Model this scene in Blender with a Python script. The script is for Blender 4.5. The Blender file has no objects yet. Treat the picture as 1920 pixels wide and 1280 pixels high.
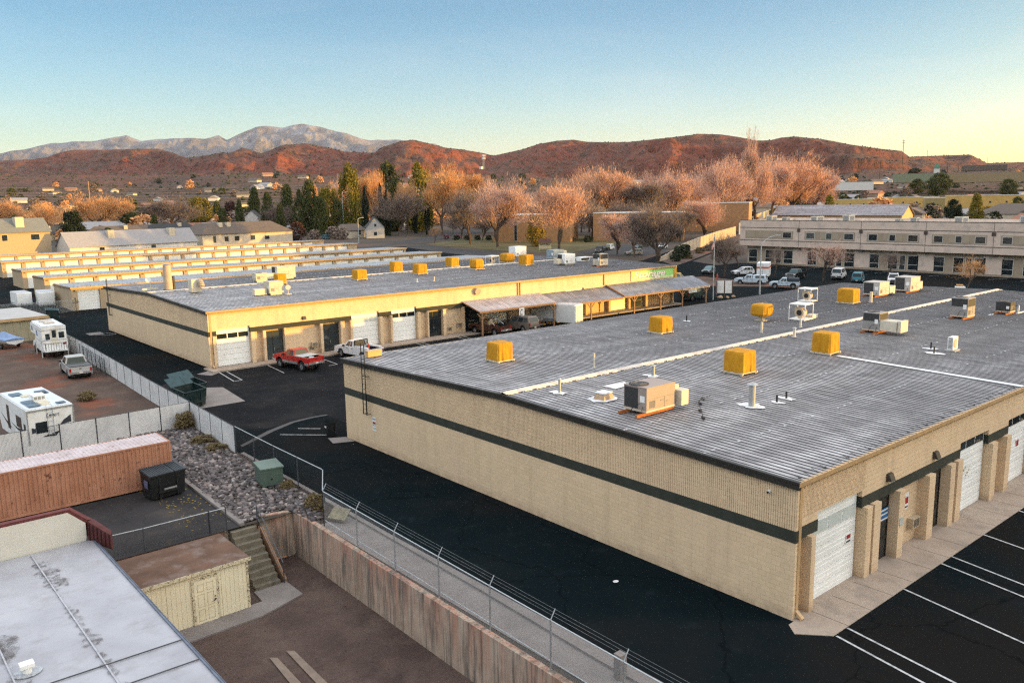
import bpy, bmesh, math, random
import numpy as np
from mathutils import Vector, Matrix
R = math.radians
S = bpy.context.scene
COL = S.collection
rng = random.Random(7)

# ------------------------------------------------------------------ camera
CAM = np.array([-27.745, -15.989, 16.430])
RT = np.array([0.76030747, -0.64938586, -0.01518388])
UP = np.array([0.12120812, 0.11886918, 0.985484])
FW = np.array([0.63815448, 0.75111126, -0.16908796])
FPX = 1555.936                                  # focal length for a 1920 px wide picture
cd = bpy.data.cameras.new('camera'); cam = bpy.data.objects.new('camera', cd); COL.objects.link(cam)
cd.sensor_width = 36.0; cd.lens = 36.0*FPX/1920.0
cd.clip_start = 0.5; cd.clip_end = 60000.0
mw = Matrix([[RT[i], UP[i], -FW[i], CAM[i]] for i in range(3)] + [[0, 0, 0, 1]])
cam.matrix_world = mw
S.camera = cam

# ------------------------------------------------------------------ light
SUN_EL = R(4.4)
SUN_AZ = math.atan2(0.643, -0.766)              # clockwise from +Y
SD = Vector((math.sin(SUN_AZ)*math.cos(SUN_EL), math.cos(SUN_AZ)*math.cos(SUN_EL), math.sin(SUN_EL)))
ld = bpy.data.lights.new('sun', 'SUN'); sun = bpy.data.objects.new('sun', ld); COL.objects.link(sun)
ld.energy = 2.2; ld.angle = R(0.5); ld.color = (1.0, 0.56, 0.10)
sun.rotation_euler = (-SD).to_track_quat('-Z', 'Y').to_euler()
W = bpy.data.worlds.new('World'); S.world = W; W.use_nodes = True
nt = W.node_tree; nt.nodes.clear()
sky = nt.nodes.new('ShaderNodeTexSky'); sky.sky_type = 'NISHITA'; sky.sun_disc = False
sky.sun_elevation = SUN_EL; sky.sun_rotation = SUN_AZ; sky.altitude = 800; sky.air_density = 1.0
sky.dust_density = 1.0; sky.ozone_density = 1.5
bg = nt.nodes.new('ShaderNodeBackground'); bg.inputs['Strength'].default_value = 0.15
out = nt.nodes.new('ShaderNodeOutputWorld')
# upper sky out of view, brightened and greyed to fill the shaded surfaces
HOR, ZEN, ZEN_GREY = (.82, .76, .83), 5.0, .62
tcw = nt.nodes.new('ShaderNodeTexCoord'); spw = nt.nodes.new('ShaderNodeSeparateXYZ'); nt.links.new(tcw.outputs['Generated'], spw.inputs[0])
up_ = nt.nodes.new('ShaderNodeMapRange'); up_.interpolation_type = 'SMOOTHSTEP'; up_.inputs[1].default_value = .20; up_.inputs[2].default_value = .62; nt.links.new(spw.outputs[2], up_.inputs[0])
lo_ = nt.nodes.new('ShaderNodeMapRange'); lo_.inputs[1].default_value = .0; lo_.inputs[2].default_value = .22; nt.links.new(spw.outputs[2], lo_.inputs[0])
bw = nt.nodes.new('ShaderNodeRGBToBW'); nt.links.new(sky.outputs[0], bw.inputs[0])
def wmix(mode, fac, a, b):
    n = nt.nodes.new('ShaderNodeMix'); n.data_type = 'RGBA'; n.blend_type = mode
    for i, x in ((0, fac), (6, a), (7, b)):
        if isinstance(x, bpy.types.NodeSocket): nt.links.new(x, n.inputs[i])
        else: n.inputs[i].default_value = x if i == 0 else (*x, 1)
    return n.outputs[2]
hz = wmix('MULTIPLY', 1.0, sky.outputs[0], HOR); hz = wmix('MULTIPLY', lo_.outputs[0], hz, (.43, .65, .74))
ve = wmix('MIX', ZEN_GREY, sky.outputs[0], bw.outputs[0]); ve = wmix('MULTIPLY', 1.0, ve, (ZEN, ZEN*.86, ZEN*.75))
ci = nt.nodes.new('ShaderNodeTexNoise'); ci.inputs['Scale'].default_value = 3.0; ci.inputs['Detail'].default_value = 7; ci.inputs['Roughness'].default_value = .6; ci.inputs['Distortion'].default_value = .6
cm = nt.nodes.new('ShaderNodeMapping'); cm.inputs['Scale'].default_value = (1.0, 1.6, 7.0); cm.inputs['Rotation'].default_value = (R(14), R(-10), 0); nt.links.new(tcw.outputs['Generated'], cm.inputs[0]); nt.links.new(cm.outputs[0], ci.inputs['Vector'])
cr = nt.nodes.new('ShaderNodeMapRange'); cr.inputs[1].default_value = .48; cr.inputs[2].default_value = .75; cr.inputs[4].default_value = .09; nt.links.new(ci.outputs['Fac'], cr.inputs[0])
hz = wmix('MIX', cr.outputs[0], hz, wmix('MULTIPLY', 1.0, bw.outputs[0], (1.10, 1.02, .98)))      # faint high wisps
dt = nt.nodes.new('ShaderNodeVectorMath'); dt.operation = 'DOT_PRODUCT'; nt.links.new(tcw.outputs['Generated'], dt.inputs[0]); dt.inputs[1].default_value = (SD.x, SD.y, .05)
gl = nt.nodes.new('ShaderNodeMapRange'); gl.interpolation_type = 'SMOOTHSTEP'; gl.inputs[1].default_value = .05; gl.inputs[2].default_value = .95; nt.links.new(dt.outputs['Value'], gl.inputs[0])
hz = wmix('MULTIPLY', gl.outputs[0], hz, (1.40, 1.04, .58))
aw = nt.nodes.new('ShaderNodeMapRange'); aw.inputs[1].default_value = -.10; aw.inputs[2].default_value = -.75; nt.links.new(dt.outputs['Value'], aw.inputs[0])
hz = wmix('MULTIPLY', aw.outputs[0], hz, (.66, .72, .74))                                      # deeper blue away from the sun
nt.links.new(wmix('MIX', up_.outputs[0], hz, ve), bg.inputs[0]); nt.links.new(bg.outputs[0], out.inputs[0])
S.view_settings.view_transform = 'Standard'; S.view_settings.look = 'None'
S.view_settings.exposure = 2.0; S.view_settings.gamma = 1.0
try:
    S.cycles.use_denoising = False; S.cycles.use_adaptive_sampling = False
    S.cycles.max_bounces = 6; S.cycles.sample_clamp_indirect = 1.5; S.cycles.filter_width = 1.3; S.cycles.transparent_max_bounces = 24
    S.cycles.volume_bounces = 0
except Exception: pass

def G(px, py, z=0.0):
    """point where the photo's pixel (1920 wide) meets the level z"""
    d = FW + RT*((px-960)/FPX) - UP*((py-640)/FPX)
    t = (z-CAM[2])/d[2]
    return CAM + d*t
def azel(px, py):
    d = FW + RT*((px-960)/FPX) - UP*((py-640)/FPX)
    return math.atan2(d[1], d[0]), d[2]/math.hypot(d[0], d[1])

# ------------------------------------------------------------------ mesh helpers
class MB:
    def __init__(s): s.v = []; s.f = []; s.m = []
    def add(s, vs, fs, m=0):
        b = len(s.v); s.v += [tuple(map(float, p)) for p in vs]
        for f in fs: s.f.append(tuple(b+i for i in f)); s.m.append(m)
        return s
    def box(s, x0, x1, y0, y1, z0, z1, m=0):
        return s.add([(x0,y0,z0),(x1,y0,z0),(x1,y1,z0),(x0,y1,z0),(x0,y0,z1),(x1,y0,z1),(x1,y1,z1),(x0,y1,z1)],
              [(3,2,1,0),(4,5,6,7),(0,1,5,4),(1,2,6,5),(2,3,7,6),(3,0,4,7)], m)
    def cbox(s, c, d, m=0, rz=0.0):
        hx, hy, hz = d[0]/2, d[1]/2, d[2]/2; cs, sn = math.cos(rz), math.sin(rz)
        vs = []
        for z in (-hz, hz):
            for x, y in ((-hx,-hy),(hx,-hy),(hx,hy),(-hx,hy)):
                vs.append((c[0]+cs*x-sn*y, c[1]+sn*x+cs*y, c[2]+z))
        return s.add(vs, [(3,2,1,0),(4,5,6,7),(0,1,5,4),(1,2,6,5),(2,3,7,6),(3,0,4,7)], m)
    def quad(s, a, b, c, d, m=0): return s.add([a,b,c,d], [(0,1,2,3)], m)
    def poly(s, pts, m=0): return s.add(pts, [tuple(range(len(pts)))], m)
    def tube(s, p0, p1, r0, r1=None, n=8, m=0, caps=True):
        r1 = r0 if r1 is None else r1
        p0 = Vector(p0); p1 = Vector(p1); d = (p1-p0)
        if d.length < 1e-6: return s
        d.normalize(); a = d.orthogonal().normalized(); b = d.cross(a)
        vs = []
        for p, r in ((p0, r0), (p1, r1)):
            for i in range(n):
                t = 2*math.pi*i/n; vs.append(p+a*(r*math.cos(t))+b*(r*math.sin(t)))
        fs = [(i, (i+1)%n, n+(i+1)%n, n+i) for i in range(n)]
        if caps: fs += [tuple(range(n-1, -1, -1)), tuple(range(n, 2*n))]
        return s.add(vs, fs, m)
    def path(s, pts, r, n=6, m=0):
        for a, b in zip(pts, pts[1:]): s.tube(a, b, r, r, n, m)
        return s
    def beam(s, p0, p1, w, h, m=0):
        p0 = Vector(p0); p1 = Vector(p1); d = (p1-p0).normalized()
        a = d.cross(Vector((0,0,1)))
        if a.length < 1e-3: a = Vector((1,0,0))
        a.normalize(); b = a.cross(d).normalized()
        vs = []
        for p in (p0, p1):
            for x, y in ((-1,-1),(1,-1),(1,1),(-1,1)): vs.append(p+a*(x*w/2)+b*(y*h/2))
        return s.add(vs, [(3,2,1,0),(4,5,6,7),(0,1,5,4),(1,2,6,5),(2,3,7,6),(3,0,4,7)], m)
    def prism(s, prof, y0, y1, m=0, inset=0.0, edge=0.0):
        """profile in x,z drawn out along y; inset rounds the two long sides"""
        n = len(prof); cx = sum(p[0] for p in prof)/n; cz = sum(p[1] for p in prof)/n
        lay = [(y0, inset), (y0+edge, 0), (y1-edge, 0), (y1, inset)] if inset else [(y0, 0), (y1, 0)]
        vs = []
        for y, i in lay:
            for x, z in prof:
                L = math.hypot(x-cx, z-cz) or 1
                k = max(0, 1-i/L); vs.append((cx+(x-cx)*k, y, cz+(z-cz)*k))
        fs = []
        for l in range(len(lay)-1):
            for i in range(n):
                j = (i+1) % n; fs.append((l*n+i, l*n+j, (l+1)*n+j, (l+1)*n+i))
        fs += [tuple(range(n-1, -1, -1)), tuple((len(lay)-1)*n+i for i in range(n))]
        return s.add(vs, fs, m)
    def blob(s, c, r, sub=2, jit=0.15, m=0, seed=0):
        bm = bmesh.new(); bmesh.ops.create_icosphere(bm, subdivisions=sub, radius=1.0)
        q = random.Random(seed); vs = []
        for v in bm.verts:
            k = 1+q.uniform(-jit, jit); vs.append((c[0]+v.co.x*r[0]*k, c[1]+v.co.y*r[1]*k, c[2]+v.co.z*r[2]*k))
        fs = [tuple(v.index for v in f.verts) for f in bm.faces]; bm.free()
        return s.add(vs, fs, m)
    def mesh(s, name, mats, smooth=False):
        me = bpy.data.meshes.new(name); me.from_pydata(s.v, [], s.f); me.update()
        for mt in (mats if isinstance(mats, (list, tuple)) else [mats]): me.materials.append(mt)
        if len(me.materials) > 1: me.polygons.foreach_set('material_index', s.m)
        if smooth: me.polygons.foreach_set('use_smooth', [True]*len(me.polygons))
        bm = bmesh.new(); bm.from_mesh(me); bmesh.ops.recalc_face_normals(bm, faces=bm.faces); bm.to_mesh(me); bm.free()
        return me
    def obj(s, name, mats, parent=None, loc=(0,0,0), rz=0.0, smooth=False):
        return link(name, s.mesh(name, mats, smooth), parent, loc, rz)
def link(name, me, parent=None, loc=(0,0,0), rz=0.0):
    o = bpy.data.objects.new(name, me); COL.objects.link(o)
    o.location = loc; o.rotation_euler = (0, 0, rz)
    if parent is not None: o.parent = parent
    return o
def tag(o, label=None, cat=None, group=None, kind=None):
    if label: o['label'] = label
    if cat: o['category'] = cat
    if group: o['group'] = group
    if kind: o['kind'] = kind
    return o
def thing(name, label, cat, loc=(0,0,0), rz=0.0, group=None):
    o = bpy.data.objects.new(name, None); COL.objects.link(o); o.empty_display_size = 0.3
    o.location = loc; o.rotation_euler = (0, 0, rz)
    return tag(o, label, cat, group)
def struct(o): o['kind'] = 'structure'; return o
def dup(o, parent=None):
    c = o.copy(); COL.objects.link(c)
    if parent is not None: c.parent = parent
    for ch in list(o.children): dup(ch, c)
    return c
def text(name, body, size, mat, parent, loc, rot, ext=0.01, shear=0.0, off=0.0, align='LEFT'):
    cu = bpy.data.curves.new(name, 'FONT'); cu.body = body; cu.size = size; cu.extrude = ext
    cu.shear = shear; cu.offset = off; cu.align_x = align; cu.materials.append(mat)
    o = bpy.data.objects.new(name, cu); COL.objects.link(o); o.location = loc; o.rotation_euler = rot
    bpy.context.view_layer.update()
    me = bpy.data.meshes.new_from_object(o.evaluated_get(bpy.context.evaluated_depsgraph_get())); bpy.data.objects.remove(o); bpy.data.curves.remove(cu)
    o = link(name, me, parent, loc); o.rotation_euler = rot
    return o

# ------------------------------------------------------------------ materials
_mats = {}
def nodes(name):
    m = bpy.data.materials.new(name); m.use_nodes = True; t = m.node_tree
    return m, t, t.nodes['Principled BSDF']
def N(t, kind, **kw):
    n = t.nodes.new(kind)
    for k, v in kw.items():
        if k in n.inputs: n.inputs[k].default_value = v
        else: setattr(n, k, v)
    return n
def coords(t, scale=(1,1,1), src='Object'):
    tc = N(t, 'ShaderNodeTexCoord'); mp = N(t, 'ShaderNodeMapping'); mp.inputs['Scale'].default_value = scale
    t.links.new(tc.outputs[src], mp.inputs[0]); return mp.outputs[0]
def noise(t, vec, scale, detail=4, rough=.55, lo=.35, hi=.65):
    n = N(t, 'ShaderNodeTexNoise'); n.inputs['Scale'].default_value = scale; n.inputs['Detail'].default_value = detail
    n.inputs['Roughness'].default_value = rough
    if vec is not None: t.links.new(vec, n.inputs['Vector'])
    r = N(t, 'ShaderNodeMapRange'); r.inputs[1].default_value = lo; r.inputs[2].default_value = hi
    t.links.new(n.outputs['Fac'], r.inputs[0]); return r.outputs[0]
def mix(t, fac, a, b, mode='MIX'):
    n = N(t, 'ShaderNodeMix', data_type='RGBA', blend_type=mode)
    for i, x in ((0, fac), (6, a), (7, b)):
        if hasattr(x, 'is_linked') or isinstance(x, bpy.types.NodeSocket): t.links.new(x, n.inputs[i])
        elif i == 0: n.inputs[0].default_value = x
        else: n.inputs[i].default_value = (*x, 1) if len(x) == 3 else x
    return n.outputs[2]
def sc(c, k): return tuple(min(1, x*k) for x in c)
def bump(t, b, h, strength=.3, dist=.05):
    n = N(t, 'ShaderNodeBump'); n.inputs['Strength'].default_value = strength; n.inputs['Distance'].default_value = dist
    t.links.new(h, n.inputs['Height']); t.links.new(n.outputs[0], b.inputs['Normal'])
def math_(t, op, a, b=0.0):
    n = N(t, 'ShaderNodeMath', operation=op)
    for i, x in ((0, a), (1, b)):
        if isinstance(x, bpy.types.NodeSocket): t.links.new(x, n.inputs[i])
        else: n.inputs[i].default_value = x
    return n.outputs[0]
def M(name, col, rough=.7, var=.15, scale=2.0, metal=0.0, bmp=0.0, bs=30.0, col2=None, spec=.4, stretch=(1,1,1), dirt=None, dscale=.6):
    """plain painted or raw surface with wear: colour varies with noise, optional dirt patches"""
    if name in _mats: return _mats[name]
    m, t, b = nodes(name)
    v = coords(t, stretch)
    c = mix(t, noise(t, v, scale, 6), sc(col, 1-var), col2 if col2 else sc(col, 1+var))
    if dirt: c = mix(t, noise(t, v, dscale, 8, .65, .5, .72), c, dirt)
    t.links.new(c, b.inputs['Base Color'])
    b.inputs['Roughness'].default_value = rough; b.inputs['Metallic'].default_value = metal
    b.inputs['Specular IOR Level'].default_value = spec
    if bmp: bump(t, b, noise(t, v, bs, 3, .6, 0, 1), bmp, .02)
    _mats[name] = m; return m

def mat_block(name, col, ribbed=False):
    """painted concrete block: 0.4 x 0.2 m courses, joints as grooves"""
    m, t, b = nodes(name)
    tc = N(t, 'ShaderNodeTexCoord'); sp = N(t, 'ShaderNodeSeparateXYZ'); t.links.new(tc.outputs['Object'], sp.inputs[0])
    cb = N(t, 'ShaderNodeCombineXYZ'); t.links.new(math_(t, 'ADD', sp.outputs[0], sp.outputs[1]), cb.inputs[0]); t.links.new(sp.outputs[2], cb.inputs[1])
    br = N(t, 'ShaderNodeTexBrick'); br.offset = .5
    for k, x in (('Scale', 1.0), ('Brick Width', .406), ('Row Height', .203), ('Mortar Size', .008), ('Mortar Smooth', .2), ('Bias', -.2)): br.inputs[k].default_value = x
    br.inputs['Color1'].default_value = (*sc(col, .94), 1); br.inputs['Color2'].default_value = (*sc(col, 1.06), 1); br.inputs['Mortar'].default_value = (*sc(col, .76), 1)
    t.links.new(cb.outputs[0], br.inputs['Vector'])
    v = tc.outputs['Object']
    c = mix(t, noise(t, v, .35, 6), br.outputs[0], sc(col, 1.08)); c = mix(t, .45, br.outputs[0], c)
    st = N(t, 'ShaderNodeMapping'); st.inputs['Scale'].default_value = (1.6, 1.6, .12); t.links.new(v, st.inputs[0])
    c = mix(t, math_(t, 'MULTIPLY', noise(t, st.outputs[0], 1.0, 6, .6, .5, .8), .45), c, sc(col, .60))
    lo = N(t, 'ShaderNodeMapRange'); lo.inputs[1].default_value = .55; lo.inputs[2].default_value = .02; t.links.new(sp.outputs[2], lo.inputs[0])
    c = mix(t, math_(t, 'MULTIPLY', math_(t, 'MULTIPLY', lo.outputs[0], noise(t, v, 1.4, 7, .7, .35, .65)), .7), c, (.25, .17, .11))     # mud splash
    c = mix(t, math_(t, 'MULTIPLY', noise(t, v, .22, 5, .6, .50, .70), .35), c, (.60, .43, .30))
    t.links.new(c, b.inputs['Base Color']); b.inputs['Roughness'].default_value = .85; b.inputs['Specular IOR Level'].default_value = .2
    bump(t, b, math_(t, 'SUBTRACT', math_(t, 'MULTIPLY', noise(t, v, 60, 3, .6, 0, 1), .25), br.outputs['Fac']), .5, .012)
    return m

def mat_roof(name, base, light, dark, along='y', rust=None):
    """weathered ribbed steel: pans differ, streaks run down the slope, pale coating remains in bands"""
    m, t, b = nodes(name)
    tc = N(t, 'ShaderNodeTexCoord'); v = tc.outputs['Object']
    def mp(s):
        n = N(t, 'ShaderNodeMapping'); n.inputs['Scale'].default_value = s; t.links.new(v, n.inputs[0]); return n.outputs[0]
    f = (lambda a, c: (a, c, 1)) if along == 'y' else (lambda a, c: (c, a, 1))
    c = mix(t, noise(t, mp(f(3.2, .10)), 1.0, 6, .6, .32, .68), dark, base)
    c = mix(t, noise(t, mp(f(1.6, .35)), 1.0, 8, .7, .48, .72), c, light)
    c = mix(t, math_(t, 'MULTIPLY', noise(t, mp(f(.06, .55)), 1.0, 5, .6, .44, .62), noise(t, mp(f(2.2, .9)), 1.0, 4, .6, .36, .6)), c, light)
    c = mix(t, math_(t, 'MULTIPLY', noise(t, mp((.09, .09, 1)), 1.0, 5, .6, .5, .7), .6), c, dark)
    if rust: c = mix(t, math_(t, 'MULTIPLY', noise(t, mp(f(.5, .2)), 1.0, 8, .7, .58, .75), .55), c, rust)
    t.links.new(c, b.inputs['Base Color'])
    b.inputs['Roughness'].default_value = .5; b.inputs['Metallic'].default_value = 0.0; b.inputs['Specular IOR Level'].default_value = .45
    bump(t, b, noise(t, v, 9, 4, .6, 0, 1), .15, .02)
    return m

def mat_ground(name, cols, scale=.3, fine=12, rough=.95, patches=(), bmp=.4, bd=.03, cracks=None, spec=.25):
    m, t, b = nodes(name)
    tc = N(t, 'ShaderNodeTexCoord'); v = tc.outputs['Object']
    c = mix(t, noise(t, v, scale, 8, .6), cols[0], cols[1])
    c = mix(t, math_(t, 'MULTIPLY', noise(t, v, fine, 6, .7, .3, .75), .6), c, cols[2] if len(cols) > 2 else sc(cols[0], .7))
    for (pc, ps, lo, hi, k) in patches:
        c = mix(t, math_(t, 'MULTIPLY', noise(t, v, ps, 7, .62, lo, hi), k), c, pc)
    if cracks:
        vo = N(t, 'ShaderNodeTexVoronoi', feature='DISTANCE_TO_EDGE'); vo.inputs['Scale'].default_value = cracks
        wv = N(t, 'ShaderNodeVectorMath', operation='ADD'); nn = N(t, 'ShaderNodeTexNoise'); nn.inputs['Scale'].default_value = 1.2; nn.inputs['Detail'].default_value = 5
        t.links.new(v, nn.inputs['Vector']); t.links.new(v, wv.inputs[0]); t.links.new(nn.outputs['Color'], wv.inputs[1]); t.links.new(wv.outputs[0], vo.inputs['Vector'])
        r = N(t, 'ShaderNodeMapRange'); r.inputs[1].default_value = .0; r.inputs[2].default_value = .012; r.inputs[3].default_value = .55; r.inputs[4].default_value = 0
        t.links.new(vo.outputs['Distance'], r.inputs[0]); c = mix(t, r.outputs[0], c, sc(cols[0], .25))
    t.links.new(c, b.inputs['Base Color']); b.inputs['Roughness'].default_value = rough; b.inputs['Specular IOR Level'].default_value = spec
    if bmp: bump(t, b, noise(t, v, fine*3, 5, .7, 0, 1), bmp, bd)
    return m

def mat_leaf(name, col, col2, rough=.8):
    m, t, b = nodes(name)
    g = N(t, 'ShaderNodeNewGeometry'); oi = N(t, 'ShaderNodeObjectInfo')
    v = coords(t)
    c = mix(t, noise(t, v, 1.3, 4), col, col2); c = mix(t, math_(t, 'MULTIPLY', g.outputs['Random Per Island'], .5), c, sc(col, 1.6))
    c = mix(t, math_(t, 'MULTIPLY', oi.outputs['Random'], .25), c, sc(col2, .7))
    t.links.new(c, b.inputs['Base Color']); b.inputs['Roughness'].default_value = rough; b.inputs['Specular IOR Level'].default_value = .2
    return m

def mat_chain(name, col=(.35, .37, .38), size=.055, wire=.13):
    """woven wire: thin crossing diagonals with open air between"""
    m, t, b = nodes(name)
    tc = N(t, 'ShaderNodeTexCoord'); sp = N(t, 'ShaderNodeSeparateXYZ'); t.links.new(tc.outputs['Object'], sp.inputs[0])
    h = math_(t, 'ADD', sp.outputs[0], sp.outputs[1]); z = sp.outputs[2]
    def line(q):
        fr = math_(t, 'FRACT', math_(t, 'DIVIDE', q, size)); return math_(t, 'LESS_THAN', fr, wire)
    a = math_(t, 'MAXIMUM', line(math_(t, 'ADD', h, z)), line(math_(t, 'SUBTRACT', h, z)))
    b.inputs['Base Color'].default_value = (*col, 1); b.inputs['Metallic'].default_value = .3; b.inputs['Roughness'].default_value = .5
    tr = N(t, 'ShaderNodeBsdfTransparent'); mx = N(t, 'ShaderNodeMixShader')
    t.links.new(a, mx.inputs[0]); t.links.new(tr.outputs[0], mx.inputs[1]); t.links.new(b.outputs[0], mx.inputs[2])
    t.links.new(mx.outputs[0], t.nodes['Material Output'].inputs[0])
    return m
def mat_glass(name, col=(.012, .016, .018), rough=.06):
    m, t, b = nodes(name); c = mix(t, noise(t, coords(t), 1.1, 3), col, sc(col, 1.8)); oi = N(t, 'ShaderNodeObjectInfo'); mr = N(t, 'ShaderNodeMapRange'); mr.inputs[1].default_value = .55; mr.inputs[2].default_value = 1.0; mr.inputs[4].default_value = .8; t.links.new(oi.outputs['Random'], mr.inputs[0]); c = mix(t, mr.outputs[0], c, (col[0]*3+.03, col[1]*3+.03, col[2]*3+.025))  # random panes coloured paler, painted stand-in for reflections and blinds
    t.links.new(c, b.inputs['Base Color']); b.inputs['Roughness'].default_value = rough; b.inputs['Specular IOR Level'].default_value = .6
    return m
# ------------------------------------------------------------------ palette
BLK = (.67, .495, .315)
m_block = mat_block('block_wall', BLK); m_stripe = M('dark_band_paint', (.030, .033, .024), .8, .15, 1.5)
m_fascia = M('dark_fascia', (.024, .022, .018), .5, .2, 2); m_tan = M('tan_trim', (.46, .30, .15), .6, .12, 2)
m_white = M('white_paint', (.74, .74, .72), .5, .06, 1.5, dirt=(.50, .48, .44)); m_doorwhite = M('white_door_paint', (.78, .78, .75), .5, .05, .8)
m_dark = M('dark_metal', (.018, .018, .019), .5, .2, 3); m_black = M('black_rubber', (.012, .012, .012), .8, .2, 6)
m_glass = mat_glass('window_glass'); m_tealglass = mat_glass('tinted_glass', (.02, .06, .065)); m_bronze = M('bronze_frame', (.03, .024, .018), .45, .2, 3)
m_galv = M('galvanised_steel', (.36, .38, .39), .4, .12, 6, metal=.5); m_cream = M('cream_sheet_metal', (.55, .50, .40), .5, .08, 3)
m_grey = M('grey_sheet_metal', (.20, .195, .19), .5, .08, 3); m_midgrey = M('grey_unit_paint', (.42, .39, .36), .5, .08, 3)
m_conc = mat_ground('concrete', [(.34, .27, .21), (.42, .34, .27), (.27, .22, .18)], .8, 9, .9, [((.20, .165, .14), .7, .5, .7, .6)], .2, .01)
m_conc2 = mat_ground('grey_concrete', [(.20, .175, .16), (.27, .24, .22), (.14, .125, .115)], .8, 9, .9, [((.17, .15, .14), .7, .5, .7, .6)], .2, .01)
m_line = M('road_paint', (.44, .45, .45), .8, .2, 6, dirt=(.10, .11, .12), dscale=3.5)
m_tarp = None
def mk_tarp():
    m, t, b = nodes('yellow_tarp'); v = coords(t)
    c = mix(t, noise(t, v, 2.2, 6), (.42, .19, .010), (.54, .265, .015)); c = mix(t, math_(t, 'MULTIPLY', noise(t, v, 6, 6, .6, .5, .8), .4), c, (.30, .14, .012))
    t.links.new(c, b.inputs['Base Color']); b.inputs['Roughness'].default_value = .75; b.inputs['Specular IOR Level'].default_value = .2
    st = coords(t, (5, 5, .7)); bump(t, b, noise(t, st, 1.0, 5, .6, .2, .8), .7, .08); return m
m_tarp = mk_tarp()
m_roofA = mat_roof('ribbed_roof_steel', (.285, .265, .262), (.56, .545, .54), (.13, .12, .118), 'y', (.19, .12, .08))
m_roofS = mat_roof('pale_roof_steel', (.30, .31, .32), (.42, .43, .44), (.19, .19, .2), 'y')
m_ribside = M('rib_side', (.066,.060,.060), .7, .3, 1.2, stretch=(1,.4,1)); m_ribtop = M('rib_crown', (.34,.345,.36), .45, .25, 1.2, stretch=(1,.4,1))  # rib sides coloured darker than the pans, rib tops lighter
m_seal = M('white_sealant', (.66, .68, .70), .6, .08, 6, dirt=(.42, .40, .38), dscale=2)
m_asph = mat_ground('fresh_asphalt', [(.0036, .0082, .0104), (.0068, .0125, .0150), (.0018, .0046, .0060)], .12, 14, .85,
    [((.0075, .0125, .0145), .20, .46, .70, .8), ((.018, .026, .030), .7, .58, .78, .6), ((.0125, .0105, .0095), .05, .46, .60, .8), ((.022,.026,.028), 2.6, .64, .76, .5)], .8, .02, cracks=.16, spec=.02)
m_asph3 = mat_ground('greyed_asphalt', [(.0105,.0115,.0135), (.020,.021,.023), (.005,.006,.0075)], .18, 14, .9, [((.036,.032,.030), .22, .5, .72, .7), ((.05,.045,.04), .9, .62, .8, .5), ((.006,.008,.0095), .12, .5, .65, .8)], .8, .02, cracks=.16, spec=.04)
m_asph2 = mat_ground('worn_asphalt', [(.030, .028, .029), (.048, .044, .044), (.016, .015, .016)], .35, 16, .9,
    [((.085, .072, .06), .3, .52, .75, .6), ((.10, .06, .03), .8, .62, .8, .5)], .5, .012, cracks=.45, spec=.15)
m_road = mat_ground('street_asphalt', [(.035, .034, .035), (.05, .048, .048), (.025, .025, .025)], .1, 8, .9, [], .2, .01)
m_dirt = mat_ground('red_dirt', [(.085, .054, .040), (.135, .090, .068), (.045, .030, .023)], .25, 5, .97,
    [((.19, .060, .028), .14, .53, .63, .8), ((.17, .135, .11), .5, .55, .75, .5), ((.06, .042, .034), .35, .55, .7, .5)], .8, .05)
m_dirt2 = mat_ground('damp_dirt', [(.085, .057, .048), (.145, .100, .082), (.038, .026, .022)], .3, 9, .97,
    [((.17, .125, .10), .45, .5, .70, .6), ((.028, .019, .016), .22, .52, .66, .7), ((.10,.052,.038), .9, .55, .75, .6)], 1.0, .05)
m_plain = mat_ground('valley_soil', [(.062, .046, .036), (.090, .066, .050), (.040, .033, .026)], .01, .35, .97,
    [((.030, .032, .020), .05, .5, .6, .8), ((.12, .062, .042), .012, .52, .7, .6)], .0)
m_grass = mat_ground('winter_lawn', [(.075, .070, .026), (.13, .105, .045), (.05, .05, .02)], .12, 4, .97, [((.19, .13, .06), .06, .5, .7, .6)], .3, .03)

# ------------------------------------------------------------------ ground and terrain
def sheet(name, rects, mat, z, thick=0.0):
    b = MB()
    for r in rects:
        if len(r) == 4 and not hasattr(r[0], '__len__'):
            x0, x1, y0, y1 = r
            b.box(x0, x1, y0, y1, z-thick, z) if thick else b.quad((x0,y0,z),(x1,y0,z),(x1,y1,z),(x0,y1,z))
        else:
            if thick:
                n = len(r); b.add([(p[0],p[1],z-thick) for p in r]+[(p[0],p[1],z) for p in r],
                    [tuple(range(n-1,-1,-1)), tuple(range(n,2*n))]+[(i,(i+1)%n,n+(i+1)%n,n+i) for i in range(n)])
            else: b.poly([(p[0],p[1],z) for p in r])
    return struct(b.obj(name, mat))
YARD_Z = -2.4
HX, HY = -9.32, 24.1                               # the sunken yard lies west of HX and south of HY
sheet('ground', [(HX, 420, -150, 420), (-150, HX, HY, 420)], m_plain, 0.0)
sheet('lower_yard', [(-150, HX+.1, -150, HY+.1)], m_dirt2, YARD_Z)
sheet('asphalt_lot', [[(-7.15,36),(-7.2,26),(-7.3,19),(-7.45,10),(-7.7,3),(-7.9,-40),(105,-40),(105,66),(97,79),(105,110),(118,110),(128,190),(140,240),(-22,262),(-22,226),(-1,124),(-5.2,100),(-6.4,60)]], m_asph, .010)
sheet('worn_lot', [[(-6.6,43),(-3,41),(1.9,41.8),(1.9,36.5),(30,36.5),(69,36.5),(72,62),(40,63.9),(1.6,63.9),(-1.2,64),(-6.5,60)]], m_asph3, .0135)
sheet('driveway', [[(97,79),(105,66),(105,-40),(148,-40),(148,104),(139,104),(145.5,116),(169,128),(224,156),(262,184),(256,196),(225,172),(166,142),(140,128),(118,118),(105,110)]], m_asph, .016)
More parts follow.
